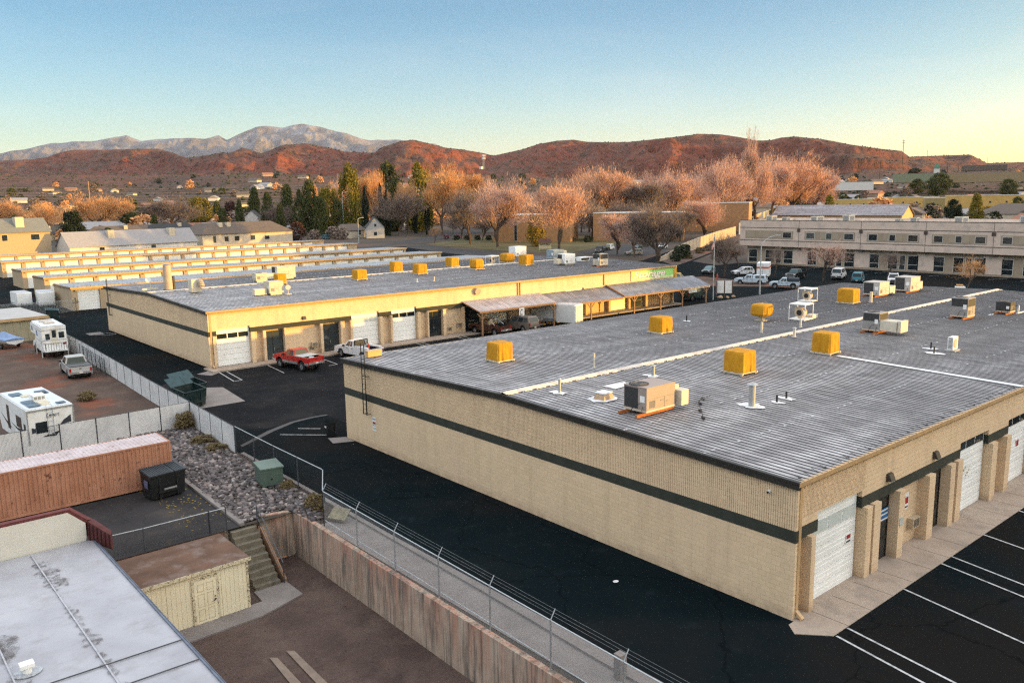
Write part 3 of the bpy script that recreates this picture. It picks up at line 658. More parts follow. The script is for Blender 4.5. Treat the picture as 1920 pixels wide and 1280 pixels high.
B_doors = [(.9,4.3,3.85,'mid'), (16.2,19.65,3.85,'pale'), (21.45,24.8,3.85,'mid'), (35.5,39,3.85,None), (49.5,53,3.85,None), (58.5,62,3.85,None)]
B_fins = [(.4,.65),(4.35,4.75),(5.65,5.95),(8.0,8.2),(12.2,12.5),(14.65,14.9),(15.9,16.15),(19.7,20.1),(21.15,21.4),(24.9,25.3),(26.3,26.5),(28.6,29.0),(31.6,31.9),(34.9,35.3),(39.2,39.6),(42,42.4),(44.5,44.9),(48.9,49.3),(53.2,53.6),(57.9,58.3),(62.2,62.6),(66,66.5),(70,70.5)]
WB, ztB = warehouse('block_warehouse', 'tan block warehouse with the green storage sign, behind the red pickup', (2.0,65.6,.165), 35.8, 72.8, 5.735, 6.27, 3.19, 3.68,
    B_doors, B_fins, [(6.05,8.0),(12.6,14.6),(26.5,28.55),(32.0,34.5),(45.2,48),(63,65.5)], [10.9,11.2,29.5,30.9], [10.4], 0, m_roofA)
roof_ladder(WB, 33.6, 2.2, 7.0)
b = MB(); b.box(62.85, 72.55, .0, .115, 4.05, 5.45); s = b.obj('sign_panel', M('sign_green', (.26,.55,.16), .5, .12, .6), WB)
b = MB(); b.box(62.85, 72.55, -.004, -.0005, 4.05, 4.32); b.obj('panel_edge', M('sign_pale', (.52,.60,.34), .5, .1), s)
text('lettering', 'Storage', 1.32, M('sign_shadow_ink', (.10,.14,.06), .6), s, (63.35, -.010, 4.36), (R(90),0,0), .004, .28, .045).scale = (1.78,1.05,1)
text('lettering', 'Storage', 1.32, M('sign_letter_cream', (.72,.66,.56), .5, .05), s, (63.25, -.022, 4.42), (R(90),0,0), .006, .28, .035).scale = (1.78,1.05,1)
for x in (40.7, 41.1, 57.0): b = MB(); b.box(x, x+.16, -.03, .10, 3.9, 5.5); b.obj('downspout', m_tan, WB)
b = MB(); b.tube((33.9,-.02,5.0),(33.9,-.28,4.95),.40,.44,14); b.tube((34.1,.1,5.1),(34.0,-.1,5.0),.03,n=5); b.obj('satellite_dish', M('dish_grey', (.36,.30,.24), .6), WB)
b = MB()
for i in range(118):
    x = -.03+i*.61
    for y in (6.9, 13.5, 22.3, 29.0):
        if rng.random() < .8:
            w = rng.uniform(.2, .38); z = roof_z(y, 35.8, 5.735, 6.27)+.05; b.add([(x-w/2,y-.08,z),(x+w/2,y-.08,z),(x+w/2,y+.08,z),(x-w/2,y+.08,z)], [(0,1,2,3)])
b.obj('sealed_screws', m_seal, WB)
# timber lean-to along the front of the far warehouse (local coordinates of that warehouse)
m_wood = M('weathered_timber', (.30,.17,.09), .8, .25, 6); m_canopy2 = mat_roof('canopy_sheet_grey', (.165,.175,.20), (.27,.28,.31), (.09,.09,.105), 'y', (.26,.14,.09))
m_canopy = mat_roof('canopy_sheet', (.33,.315,.34), (.46,.43,.44), (.19,.175,.19), 'y', (.30,.17,.10))
def canopy(x0, x1, zw, zo, yo, posts, mat=None, brace=True):
    b = MB(); P = .4; x = x0; prof = []
    while x < x1: prof += [(x,0),(x+.3,0),(x+.33,.03),(x+.37,.03)]; x += P
    k = len(prof); b.add([(x,.10,zw+h) for x, h in prof]+[(x,yo,zo+h) for x, h in prof], [(i,i+1,k+i+1,k+i) for i in range(k-1)])
    c = b.obj('canopy_roof', mat or m_canopy, WB)
    e = MB(); e.box(x0, x1, yo+.02, yo+.08, zo-.26, zo-.02); e.obj('beam', m_wood, c)
    r_ = MB(); n = int((x1-x0)/1.2)
    for i in range(n+1): xx = x0+.05+i*(x1-x0-.1)/n; r_.beam((xx,.1,zw-.08),(xx,yo+.1,zo-.08),.05,.14)
    r_.obj('rafter', m_wood, c)
    for p in posts:
        q = MB(); q.box(p-.08, p+.08, yo+.04, yo+.20, -.1, zo-.26)
        if brace:
            for s_ in (-1, 1): q.beam((p,yo+.12,zo-1.0),(p+s_*.7,yo+.12,zo-.24),.10,.10)
        q.obj('post', m_wood, c)
    return c
canopy(31.6, 44.2, 3.88, 2.92, -3.55, [32.0, 38.3, 43.9])
canopy(44.3, 57.4, 3.62, 2.42, -3.4, [51.0], m_canopy2)
c = canopy(57.5, 77.2, 3.84, 2.55, -3.5, [59.7, 65.5, 70.6, 76.4], m_canopy2)
b = MB(); b.beam((57.5,.05,3.90),(57.5,-3.5,2.61),.16,.08); b.obj('edge_flashing', m_wood, c)
b = MB(); b.box(70.6, 77.2, -3.53, -3.49, 2.28, 2.56); s = b.obj('banner_board', M('banner_cream', (.62,.50,.34), .7, .1), c)
for i, (a, e, cc, nm) in enumerate(((70.8,72.4,(.32,.07,.03),'banner_red'), (72.7,74.3,(.45,.33,.03),'banner_yellow'), (74.6,75.3,(.32,.07,.03),'banner_red'), (75.7,76.9,(.32,.07,.03),'banner_red'))):
    q = MB(); x = a
    while x < e: w = rng.uniform(.08,.2); q.box(x, min(x+w, e), -3.54, -3.531, 2.36, 2.48); x += w+.05
    q.obj('print', M(nm, cc, .7), s)
# ------------------------------------------------------------------ rows of storage units
m_stucco = M('tan_stucco', (.43,.32,.20), .85, .10, 1.2, dirt=(.35,.26,.17)); m_eave = M('brown_eave', (.20,.125,.07), .6, .15, 2)
_dm = MB()
for i in range(7): _dm.box(0, 3.15, .0, .03, .02+i*.45, .02+i*.45+.43)
_dm.box(-.02, 3.17, .02, .05, 0, 3.2)
_door_me = _dm.mesh('roll_up_door', m_doorwhite)
_lm = MB(); _lm.box(-.16, .16, -.09, 0, 0, .13); _light_me = _lm.mesh('wall_light', m_dark)
def storage_row(label, x0, x1, y, dep, nlab):
    t = thing('storage_row', label, 'storage units', (x0, y, 0), 0, 'rows of storage units behind the warehouses')
    L = x1-x0; H = 3.62; P = 4.15; n = int((L-.6)/P)
    b = MB(); b.box(0, .2, .0, dep, 0, H-.02); b.box(L-.2, L, 0, dep, 0, H-.02); b.box(.2, L-.2, dep-.2, dep, 0, H-.2)
    x = 0.0
    for i in range(n):
        b.box(x+(.2 if i == 0 else 0), x+.85, 0, .3, 0, H-.02); b.box(x+.85, x+P, .02, .3, 3.2, H-.02); b.box(x+.85, x+P, .36, .42, 0, 3.2); x += P
    b.box(x, L-.2, 0, .3, 0, H-.02)
    b.obj('wall', m_stucco, t)
    r = MB(); prof = []; xx = -.15
    while xx < L+.15: prof += [(xx,0),(xx+.42,0),(xx+.47,.06),(xx+.56,.06)]; xx += .61
    k = len(prof); r.add([(a,-.22,H+.13+h) for a, h in prof]+[(a,dep+.1,H-.12+h) for a, h in prof], [(i,i+1,k+i+1,k+i) for i in range(k-1)])
    r.obj('roof', m_roofS, t)
    e = MB(); e.box(-.15, L+.15, -.24, -.12, H-.16, H+.12); e.obj('gutter', m_tan, t)
    for a in (-.14, L+.02): e = MB(); e.add([(a,-.2,H-.15),(a+.12,-.2,H-.15),(a+.12,dep+.1,H-.4),(a,dep+.1,H-.4),(a,-.2,H+.14),(a+.12,-.2,H+.14),(a+.12,dep+.1,H-.11),(a,dep+.1,H-.11)], [(3,2,1,0),(4,5,6,7),(0,1,5,4),(1,2,6,5),(2,3,7,6),(3,0,4,7)]); e.obj('rake_trim', m_eave, t)
    for i in range(n):
        link('roll_up_door', _door_me, t, (.92+i*P, .24, 0)); link('wall_light', _light_me, t, (.42+i*P, 0, 3.12))
    if nlab: text('unit_lettering', nlab, .55, m_dark, t, (.42, -.012, 1.75), (R(90),0,0), .004, align='CENTER')
    return t
storage_row('nearest row of white-door storage units, just behind the far warehouse', 3.9, 91, 128.5, 11.8, 'A\n1-20')
storage_row('second row of storage units, between the nearest and the middle row', 5.0, 93, 152.8, 9.5, '')
storage_row('middle row of storage units with brown rake end, third from the warehouse', 5.6, 97.5, 175.5, 10.5, '')
storage_row('fourth row of storage units, its end wall at the left picture edge', 7.5, 102, 209.5, 10, 'D\n1-20')
storage_row('farthest row of storage units, against the shrubs and houses', -22, 106.4, 239, 8, '')

# ------------------------------------------------------------------ two-storey office across the drive (front looks to -x)
m_off = M('office_stucco', (.60,.465,.375), .85, .06, .5, dirt=(.40,.33,.29)); m_off2 = M('office_taupe', (.33,.255,.18), .85, .06, .5); m_off3 = M('office_panel', (.35,.28,.20), .85, .05, .5)
m_offline = M('office_reveal', (.06,.045,.04), .7, .1); m_frame = M('pale_window_frame', (.46,.43,.38), .5, .05)
m_flatroof = M('white_membrane', (.62,.60,.56), .7, .08, .4, dirt=(.45,.42,.38))
OX, OY0, OY1, OH = 148.4, 104.1, 6.0, 10.45
off = thing('office_building', 'long two-storey beige office building with dark square windows', 'office', (OX, OY0, 0))
def ob(b, x0, x1, ya, yb, z0, z1): b.box(x0, x1, -yb, -ya, z0, z1)      # distance along the front runs to -y
LEN = OY0-OY1
b = MB(); ob(b, 0, .35, 0, LEN, 4.35, OH); ob(b, .35, 24, 0, .35, 4.35, OH); ob(b, .35, 24, LEN-.35, LEN, 0, OH); ob(b, 23.65, 24, .35, LEN-.35, 0, OH)
b.obj('upper_wall', m_off, off)
b = MB(); ob(b, 1.2, 1.5, 1.5, LEN-.35, 0, 4.35); ob(b, 1.5, 23.6, 1.5, 1.8, 0, 4.35); ob(b, .36, 23.6, .36, LEN-.36, 4.2, 4.34); b.obj('ground_wall', m_off2, off)
b = MB(); ob(b, .36, 23.64, .36, LEN-.36, OH-.9, OH-.7); b.obj('roof', m_flatroof, off)
b = MB(); ob(b, -.04, .36, -.02, LEN, OH-.02, OH+.10); b.obj('parapet_cap', m_offline, off)
b = MB()
for z in (8.72, 5.72): ob(b, -.022, 0, -.02, LEN, z-.07, z+.07)
b.obj('reveal_line', m_offline, off)
BAY = [0.0]
edges = [0, 15.9, 30.8, 44.6, 57.5, 70, 83, 96]
def win(y0, y1, z0, z1, x=-.06, split=False):
    f = MB(); ob(f, x, x+.10, y0-.14, y1+.14, z0-.14, z1+.14); w = f.obj('window', m_frame, off)
    g = MB(); ob(g, x-.012, x+.02, y0, y1, z0, z1); g.obj('pane', m_glass, w)
    if split: q = MB(); ob(q, x-.03, x-.014, y0, y1, z0+(z1-z0)*.36-.05, z0+(z1-z0)*.36+.05); q.obj('mullion', m_frame, w)
for i in range(len(edges)-1):
    a, c = edges[i], edges[i+1]; w = c-a
    b = MB(); ob(b, -.02, -.001, a+w*.10, c-w*.09, 6.15, 8.05); p = b.obj('spandrel_panel', m_off2, off)
    b = MB()
    q0, q1 = a+w*.10, c-w*.09
    for u0, u1 in (((.03,.21),(.30,.68)) if i == 0 else ((.32,.44),(.57,.69))): ob(b, -.05, -.021, q0+(q1-q0)*u0, q0+(q1-q0)*u1, 6.4, 7.75)
    b.obj('blank_panel', m_off3, p)
    for u0, u1 in (((.80,.96),) if i == 0 else ((.04,.20),(.445,.55),(.80,.97))): win(q0+(q1-q0)*u0, q0+(q1-q0)*u1, 6.45, 7.7)
    b = MB(); ob(b, -.03, -.0, c-.03, c+.03, 4.36, OH); b.obj('panel_joint', m_offline, off)
    b = MB(); ob(b, -.18, -.03, c-.35, c+.35, 7.95, 8.6); ob(b, .35, 1.18, c-.5, c+.3, 3.95, 4.2); b.obj('scupper', M('scupper_brown', (.07,.045,.035), .7), off)
    b = MB(); ob(b, 1.12, 1.2, c-1.9, c+1.7, .35, 3.9); b.obj('pier_panel', m_off, off)
    for u0, u1, s_ in ((.13,.27,1),(.42,.56,1),(.60,.68,1),(.73,.87,1)):
        win(a+w*u0, a+w*u1, .45, 3.35, 1.12, True)
m_acw = M('aged_unit_paint', (.50,.44,.34), .6, .1, 3)
def box_unit(label, loc, d, cat='roof unit', mat=None, rz=0, group=None, name='roof_unit'):
    t = thing(name, label, cat, loc, rz, group)
    b = MB(); x, y, z = d; b.box(-x/2, x/2, -y/2, y/2, .08, z); b.obj('cabinet', mat or m_acw, t)
    q = MB(); q.box(-x/2-.012, -x/2, -y*.40, y*.40, z*.35, z*.88); q.box(-x*.38, x*.38, -y/2-.012, -y/2, z*.4, z*.85); q.obj('louvre', m_grey, t)
    q = MB(); q.tube((0,0,z),(0,0,z+.05),min(x,y)*.34,n=14); q.obj('fan_grille', m_dark, t)
    q = MB(); q.box(-x/2, x/2, -y/2+.05, -y/2+.15, 0, .08); q.box(-x/2, x/2, y/2-.15, y/2-.05, 0, .08); q.obj('rail', m_tan, t)
    return t
for i, (u, dx, sz, lb) in enumerate(((5.5,5,(2.2,1.6,1.7),'beige roof unit nearest the left corner of the office roof'), (7.6,8,(1.5,1.4,1.3),'small beige unit behind the left corner unit of the office roof'), (17.0,6,(3.2,1.6,1.6),'low wide unit second along the office roof'), (25.2,5,(2.6,1.6,2.0),'sunlit tall unit before the dark conifer on the office roof'),
    (36.2,6,(1.4,1.4,1.2),'lone small unit midway along the office roof'), (40,5,(1.5,1.4,1.5),'white unit with dark side on the middle of the office roof'), (49,6,(3.0,1.6,1.7),'long pale unit left of the gabled roof end on the office'), (61.2,5,(1.6,1.6,2.0),'tall grey cabinet in front of the gable on the office roof'), (71,6,(3.4,1.7,2.1),'large pale unit towards the right end of the office roof'), (82.5,6,(1.6,1.6,1.6),'rightmost dark unit on the office roof'))):
    box_unit(lb, (OX+dx, OY0-u, OH-.7), sz, mat=(m_midgrey if i in (7, 9) else m_acw), group='units on the office roof')

# ------------------------------------------------------------------ buildings in the middle distance
m_brick = M('tan_brick', (.38,.20,.09), .85, .14, .8, bmp=.2); m_shingle = M('brown_shingle', (.11,.085,.068), .9, .18, 1.5); m_shingle2 = M('pale_shingle', (.27,.26,.265), .9, .08, 1.2)
m_shingle3 = M('dark_shingle', (.035,.036,.038), .9, .2, 1.5); m_siding = M('cream_siding', (.50,.43,.33), .8, .06, 1.0); m_whitewall = M('white_siding', (.62,.60,.56), .8, .05, 1.0)
m_yellow = M('ochre_stucco', (.50,.33,.10), .85, .08, .5); m_sage = M('sage_stucco', (.20,.22,.14), .85, .06, .5)
def house(name, label, cat, c, w, d, h, rh, rz, wall, roof, wins=(), over=.45, hip=0.0, chim=None, group=None, door=None, flat=False):
    """w along local x, d along local y, ridge along x; wins: (face, u, z, width, height)"""
    t = thing(name, label, cat, (c[0], c[1], c[2] if len(c) > 2 else 0), rz, group)
    b = MB(); x, y = w/2, d/2
    if flat:
        b.box(-x, x, -y, y, 0, h); b.obj('wall', wall, t)
        q = MB(); q.box(-x-.12, x+.12, -y-.12, y+.12, h-.0, h+.28); q.obj('parapet_cap', roof, t)
    else:
        b.add([(-x,-y,0),(x,-y,0),(x,y,0),(-x,y,0),(-x,-y,h),(x,-y,h),(x,y,h),(-x,y,h)], [(0,1,5,4),(1,2,6,5),(2,3,7,6),(3,0,4,7)])
        if not hip: b.add([(-x,-y,h),(-x,y,h),(-x,0,h+rh),(x,-y,h),(x,y,h),(x,0,h+rh)], [(0,2,1),(3,4,5)])
        b.obj('wall', wall, t)
        q = MB(); o = over; e = rh*o/y; X = x+o; hx = x-hip if hip else X
        vs = [(-X,-y-o,h-e),(X,-y-o,h-e),(hx,0,h+rh),(-hx,0,h+rh),(X,y+o,h-e),(-X,y+o,h-e)]
        up = [(a,b_,z+.16) for a, b_, z in vs]
        q.add(up, [(0,1,2,3),(4,5,3,2)]+([(1,4,2),(5,0,3)] if hip else [])); q.add(vs, [(3,2,1,0),(2,3,5,4)])
        for i, j in ((0,1),(4,5),(1,4) if hip else (1,2),(5,0) if hip else (5,3))+(() if hip else ((2,4),(3,0))): q.add([vs[i],vs[j],up[j],up[i]], [(0,1,2,3)])
        q.obj('roof', roof, t)
    for f, u, z, ww, hh in wins:
        g = MB(); fr = MB()
        if f == 's': fr.box(u-ww/2-.1,u+ww/2+.1,-y-.05,-y-.005,z-.1,z+hh+.1); g.box(u-ww/2,u+ww/2,-y-.07,-y-.052,z,z+hh)
        else: fr.box(-x-.05,-x-.005,u-ww/2-.1,u+ww/2+.1,z-.1,z+hh+.1); g.box(-x-.07,-x-.052,u-ww/2,u+ww/2,z,z+hh)
        fo = fr.obj('window', m_frame, t); g.obj('pane', m_glass, fo)
    for cx, cy, sz in (chim or ()):
        q = MB(); zb = h+rh*(1-abs(cy)/y)*.8 if not flat else h; q.box(cx-sz/2,cx+sz/2,cy-sz/2,cy+sz/2,zb-.3,zb+sz*1.2); q.obj('roof_cooler', m_acw, t)
    return t
AX = R(0)
house('house', 'tan two-storey house with grey roof and roof cooler at the left edge', 'house', (26.5,306), 20, 12, 8.2, 4.2, R(8), M('tan_siding', (.40,.30,.19), .85, .08), M('grey_shingle', (.16,.165,.15), .9, .12), [('s',-4,5.4,1.6,1.9),('s',5.2,5.4,2.6,1.8)], chim=[(1.5,-3,2.6)])
house('house', 'long low house with pale grey roof and two roof coolers', 'house', (62,300), 45, 11, 2.9, 4.6, R(8), m_whitewall, m_shingle2, [('s',-12,1,1.6,1.2),('s',6,1,1.6,1.2)], chim=[(-7.5,-2,2.2),(14.5,-2,2.2)])
house('house', 'long beige house with brown hipped roof and three windows', 'house', (108,312), 40, 13, 4.9, 4.0, R(8), m_siding, m_shingle, [('s',-10,1.9,1.7,1.8),('s',-5.5,1.9,2,1.8),('s',1.5,1.9,2,1.8),('s',8,1.9,2,1.4),('s',-15,1.5,1.2,2.6)], hip=6, chim=[(-10,-2,1.6),(-6.5,-2,1.6)])
for i, (px, py, w, h, rz, wl, rf, lb) in enumerate(((220,452,26,3.4,-12,m_siding,m_shingle,'brown-roofed house left of the dark gable, above the long pale roof'), (270,448,24,3.4,20,m_brick,m_shingle,'house with red brick chimney side and brown roof'), (320,446,26,3.6,8,m_whitewall,m_shingle3,'low house with dark roof just above the long pale roof'),
    (75,452,22,3.2,30,m_siding,m_shingle3,'dark-roofed house right of the tan two-storey house'), (392,444,20,3.2,-8,m_siding,m_shingle,'brown-roofed house half hidden behind the long beige house'), (255,430,22,3.2,8,m_whitewall,m_shingle2,'white-gabled house left of the brown thicket'), (190,432,26,3.2,12,m_siding,m_shingle,'house with tan wall below the orange bare trees'))):
    p = G(px, py); house('house', lb, 'house', p, w, 12, h, 3.4, R(rz), wl, rf, [('s',-w*.2,1,1.6,1.3),('s',w*.22,1,1.6,1.3)], hip=0 if i % 2 else 4, chim=[(w*.15,-2,1.6)])
p = G(478, 437); house('house', 'dark-roofed house with tall white gable behind the storage rows', 'house', p, 22, 15, 5.5, 7, R(60), m_whitewall, m_shingle3, [('s',3,1.5,2,2)])
p = G(567, 436); house('house', 'small house with white front gable and garage by the parked cars', 'house', p, 15, 12, 4.2, 3.2, R(98), m_whitewall, m_shingle, [('s',-3,.4,3,2.4)])
p = G(520, 437); house('house', 'brown-roofed wing between the white gable and the dark roof', 'house', p, 20, 12, 3.6, 3.6, R(8), m_siding, m_shingle)
p = G(703, 446); house('house', 'grey house with steep white-trimmed gables beside the cypresses', 'house', p, 8, 8, 5, 4.4, R(64), M('dim_siding',(.36,.35,.34),.8,.08), m_shingle3, [('s',2,1.2,1.3,1.6),('s',-2,1.2,1.3,1.6),('w',0,1.2,1.4,1.6),('w',0,5.2,1.0,1.2)])
p = G(655, 446); house('house', 'pale house behind the street corner left of the conifers', 'house', p, 12, 9, 3.6, 2.6, R(20), m_siding, m_shingle, [('s',2,1.5,1.5,1.8)])
house('church', 'tan brick church hall with flat roof among the bare trees', 'church', (193,228), 30, 20, 10.2, 0, R(-54), m_brick, m_flatroof, [('s',-6,.6,1,8),('s',4,.6,1,8)], flat=True)
house('church', 'brick wing with white roof edge right of the church hall', 'church', (222,200), 34, 18, 10.4, 0, R(-54), m_brick, m_flatroof, [('s',-4,.6,1,7.5)], flat=True)
house('brick_building', 'sunlit brick building behind the big bare tree by the wall', 'building', (305,226), 34, 22, 13, 0, R(-60), m_brick, m_flatroof, [('s',-3,.8,1.2,10)], flat=True)
# right-hand side, beyond the office
p = G(1575, 425); house('long_shed', 'long building with weathered metal gable roof behind the office', 'building', p, 64, 17, 6.2, 4.6, R(-82), M('tan_gable', (.50,.34,.18), .8, .05), mat_roof('patchy_roof', (.20,.18,.19), (.36,.34,.35), (.11,.09,.09), 'y', (.22,.12,.09)), over=.8)
for i, (px, py, w, d, h, rz, wl, lb) in enumerate(((1600,404,34,16,12,-62,m_yellow,'ochre two-storey block left of the yellow apartments'), (1690,402,50,18,13,-62,m_yellow,'sunlit yellow apartment block beyond the gabled roof'), (1768,404,26,18,12.5,-62,M('olive_stucco', (.30,.23,.09), .85, .08),'olive block between the two yellow apartment blocks'), (1872,407,62,18,14,-64,m_yellow,'long yellow apartment block at the right edge'))):
    p = G(px, py); house('apartment_block', lb, 'apartments', p, w, d, h, 0, R(rz), wl, m_flatroof, [('s',u+((u*7.3)%2.4),zz,1.1,1.2) for u in np.arange(-w/2+4, w/2-2, 9.5) for zz in (h*.30, h*.66)], flat=True)
p = G(1905, 418); house('house', 'brown hip-roofed building at the right edge behind the office', 'house', p, 34, 26, 5, 5, R(-64), m_siding, m_shingle, hip=9)
def far_z(px, py, D):
    a, e = azel(px, py); return np.array([CAM[0]+D*math.cos(a), CAM[1]+D*math.sin(a), CAM[2]+D*e])
for (px, py, D, w, d, h, wl, lb) in ((1600,357,900,36,16,8,m_whitewall,'white flat building at the foot of the red cliffs'), (1722,342,1250,62,40,11,m_sage,'pale green warehouse below the tall utility poles'), (1880,341,1300,150,40,12,M('far_tan', (.27,.20,.11), .85, .06),'long tan warehouse near the right edge of the valley'), (1845,320,1900,78,40,10,m_shingle,'dark long shed with pale roof on the right skyline')):
    p = far_z(px, py, D); house('warehouse', lb, 'warehouse', p, w, d, h, 0, azel(px,py)[0]-R(90), wl, m_shingle2, flat=True)
p = far_z(1756, 326, 1600); house('tower', 'small white tower with green pyramid roof on the skyline', 'tower', p, 9, 9, 11, 8, azel(1756,326)[0]-R(90), m_whitewall, M('green_roof', (.06,.16,.10), .7), hip=4.4, over=1)

# ------------------------------------------------------------------ made-up blocks outside the picture, added to shade the lots, roofs and office
house('office_building', 'unseen block added to cast shade, south of the parking bays', 'office', (44,-47), 66, 26, 9.6, 0, 0, m_block, m_flatroof, flat=True)
house('office_building', 'unseen tall block added to cast shade, across the drive to the southeast', 'office', (252,-36), 150, 40, 22.5, 0, R(40), m_off, m_flatroof, flat=True)
# ------------------------------------------------------------------ fences, walls and things of the left-hand yards
m_slat = None
def mk_slat():
    m, t, b = nodes('white_fence_slats'); tc = N(t, 'ShaderNodeTexCoord'); sp = N(t, 'ShaderNodeSeparateXYZ'); t.links.new(tc.outputs['Object'], sp.inputs[0])
    h = math_(t, 'ADD', sp.outputs[0], sp.outputs[1])
    fr = math_(t, 'FRACT', math_(t, 'DIVIDE', h, .075)); gap = math_(t, 'LESS_THAN', fr, .14)
    c = mix(t, noise(t, tc.outputs['Object'], .7, 5), (.58,.565,.55), (.68,.665,.645)); c = mix(t, math_(t, 'MULTIPLY', noise(t, coords(t, (2,2,.25)), 1, 6, .7, .5, .8), .5), c, (.33,.32,.31)); c = mix(t, gap, c, (.16,.16,.16))
    t.links.new(c, b.inputs['Base Color']); b.inputs['Roughness'].default_value = .6; bump(t, b, math_(t, 'SUBTRACT', 1.0, gap), .5, .01); return m
m_slat = mk_slat(); m_chain = mat_chain('chain_link'); m_chain2 = mat_chain('dark_chain_link', (.05,.05,.05), .06, .12)
m_post = M('dark_fence_post', (.07,.075,.085), .5, .15, 3, metal=.3); m_rail = M('pale_pipe', (.40,.43,.44), .45, .1, 5, metal=.3)
def slat_fence(label, pts, h, n_post, ext=True):
    t = thing('slat_fence', label, 'fence', (pts[0][0], pts[0][1], 0))
    o = Vector((pts[0][0], pts[0][1], 0)); L = 0
    for k, (a, c) in enumerate(zip(pts, pts[1:])):
        a3 = Vector((a[0], a[1], 0))-o; c3 = Vector((c[0], c[1], 0))-o; d = (c3-a3).normalized(); nrm = Vector((-d.y, d.x, 0))*.02
        m = n_post[k]
        for i in range(m):
            p = a3.lerp(c3, i/m)+d*.04; q = a3.lerp(c3, (i+1)/m)-d*.04; b = MB(); z0, z1 = .05, h
            b.add([tuple(p+nrm+Vector((0,0,z0))), tuple(q+nrm+Vector((0,0,z0))), tuple(q+nrm+Vector((0,0,z1))), tuple(p+nrm+Vector((0,0,z1))),
                   tuple(p-nrm+Vector((0,0,z0))), tuple(q-nrm+Vector((0,0,z0))), tuple(q-nrm+Vector((0,0,z1))), tuple(p-nrm+Vector((0,0,z1)))],
                  [(0,1,2,3),(7,6,5,4),(3,2,6,7),(0,4,5,1),(0,3,7,4),(1,5,6,2)])
            b.obj('slat_panel', m_slat, t)
        for i in range(m+(k == len(pts)-2)):
            p = a3.lerp(c3, i/m); q = MB(); q.tube((p.x,p.y,0),(p.x,p.y,h+.06),.045,n=8)
            q.obj('post', m_post, t)
        r_ = MB(); r_.tube(tuple(a3+Vector((0,0,h))), tuple(c3+Vector((0,0,h))), .024, n=6); r_.obj('top_rail', m_post, t)
        if ext:
            w = MB(); nseg = int((c3-a3).length/.25)
            for i in range(nseg):
                s_ = a3.lerp(c3, i/nseg)+Vector((0,0,h+.07+.03*math.sin(i*2.1))); e_ = a3.lerp(c3, (i+1)/nseg)+Vector((0,0,h+.07+.03*math.sin((i+1)*2.1))); w.tube(tuple(s_), tuple(e_), .007, n=3, caps=False)
            w.obj('wire', m_dark, t)
    return t
slat_fence('white slatted fence along the alley beside the warehouse ends', [(-7.35,36.6),(-7.0,46.0),(-6.75,56),(-6.2,70),(-5.75,82),(-5.5,97)], 1.85, [4,4,5,4,5])
slat_fence('long white slatted fence between the trailer lot and the orange container', [(-7.05,45.75),(-13.6,45.5),(-20.5,45.3),(-30,45)], 1.85, [3,3,3], ext=False)
def chain_fence(label, pts, h, step, mat=None, rail=True, barbed=False, base=0.0, low=False, arm=(.22,.0)):
    t = thing('chain_link_fence', label, 'fence', (pts[0][0], pts[0][1], base)); o = Vector((pts[0][0], pts[0][1], 0))
    me = MB(); rl = MB(); bw = MB()
    P3 = [Vector((p[0], p[1], 0))-o for p in pts]
    for a, c in zip(P3, P3[1:]):
        me.quad((a.x,a.y,.04),(c.x,c.y,.04),(c.x,c.y,h),(a.x,a.y,h))
        if rail: rl.tube((a.x,a.y,h),(c.x,c.y,h),.024,n=6)
        if low: rl.tube((a.x+.05,a.y,.32),(c.x+.05,c.y,.32),.022,n=6)
        if barbed:
            for k in (.45, .72, 1.0):
                aa = Vector((arm[0]*k, 0, h+.34*k)); n = max(1, int((c-a).length/1.6))
                for i in range(n):
                    s_ = a.lerp(c, i/n)+aa; e_ = a.lerp(c, (i+1)/n)+aa; bw.tube(tuple(s_), tuple(e_), .006, n=3, caps=False)
        n = max(1, round((c-a).length/step))
        for i in range(n+(c is P3[-1])):
            p = a.lerp(c, i/n); q = MB(); q.tube((p.x,p.y,-.02),(p.x,p.y,h+.03),.036,n=8)
            if barbed: q.tube((p.x,p.y,h),(p.x+arm[0]*1.05,p.y,h+.36),.022,n=5)
            q.obj('post', m_galv if barbed else m_post, t)
    me.obj('wire_mesh', mat or m_chain, t)
    if rail or low: rl.obj('rail', m_rail, t)
    if barbed: bw.obj('barbed_wire', m_galv, t)
    return t
chain_fence('galvanised chain-link fence with barbed wire arms on the retaining wall', [(-9.0,21.2),(-9.45,.3),(-9.75,-14),(-10,-32)], 1.9, 3.45, barbed=True, low=True)
chain_fence('short return of chain-link fence joining the barbed wire run to the kerb', [(-9.0,21.2),(-7.35,24.3)], 1.9, 3.4)
chain_fence('open chain-link fence with sagging wire beside the green utility box', [(-7.35,24.3),(-7.4,30.5),(-7.35,36.5)], 1.9, 3.1, mat=m_chain2)
chain_fence('low chain-link fence along the edge of the dumpster yard', [(-19.6,24.5),(-16.9,24.3),(-13.75,24.3)], 1.15, 2.6, mat=m_chain2)
chain_fence('dark chain-link fence from the yard corner down to the steps', [(-13.75,24.3),(-12.9,24.25)], 1.15, 1.2, mat=m_chain2)
t = chain_fence('metal gate frame with diagonal braces leaning on the white fence', [(-6.55,70.5),(-6.05,82)], 1.75, 1.9)
b = MB()
for i in range(6): y = i*1.9; b.beam((.08*i+.1,y+.1,.1),(.08*i+.16,y+1.7,1.7),.04,.04)
b.obj('brace', m_post, t)
chain_fence('galvanised yard gate fence in front of the trailers at the storage row end', [(4.3,128.2),(.9,126.6),(-3.2,128),(-9,128.5)], 1.9, 2.6)
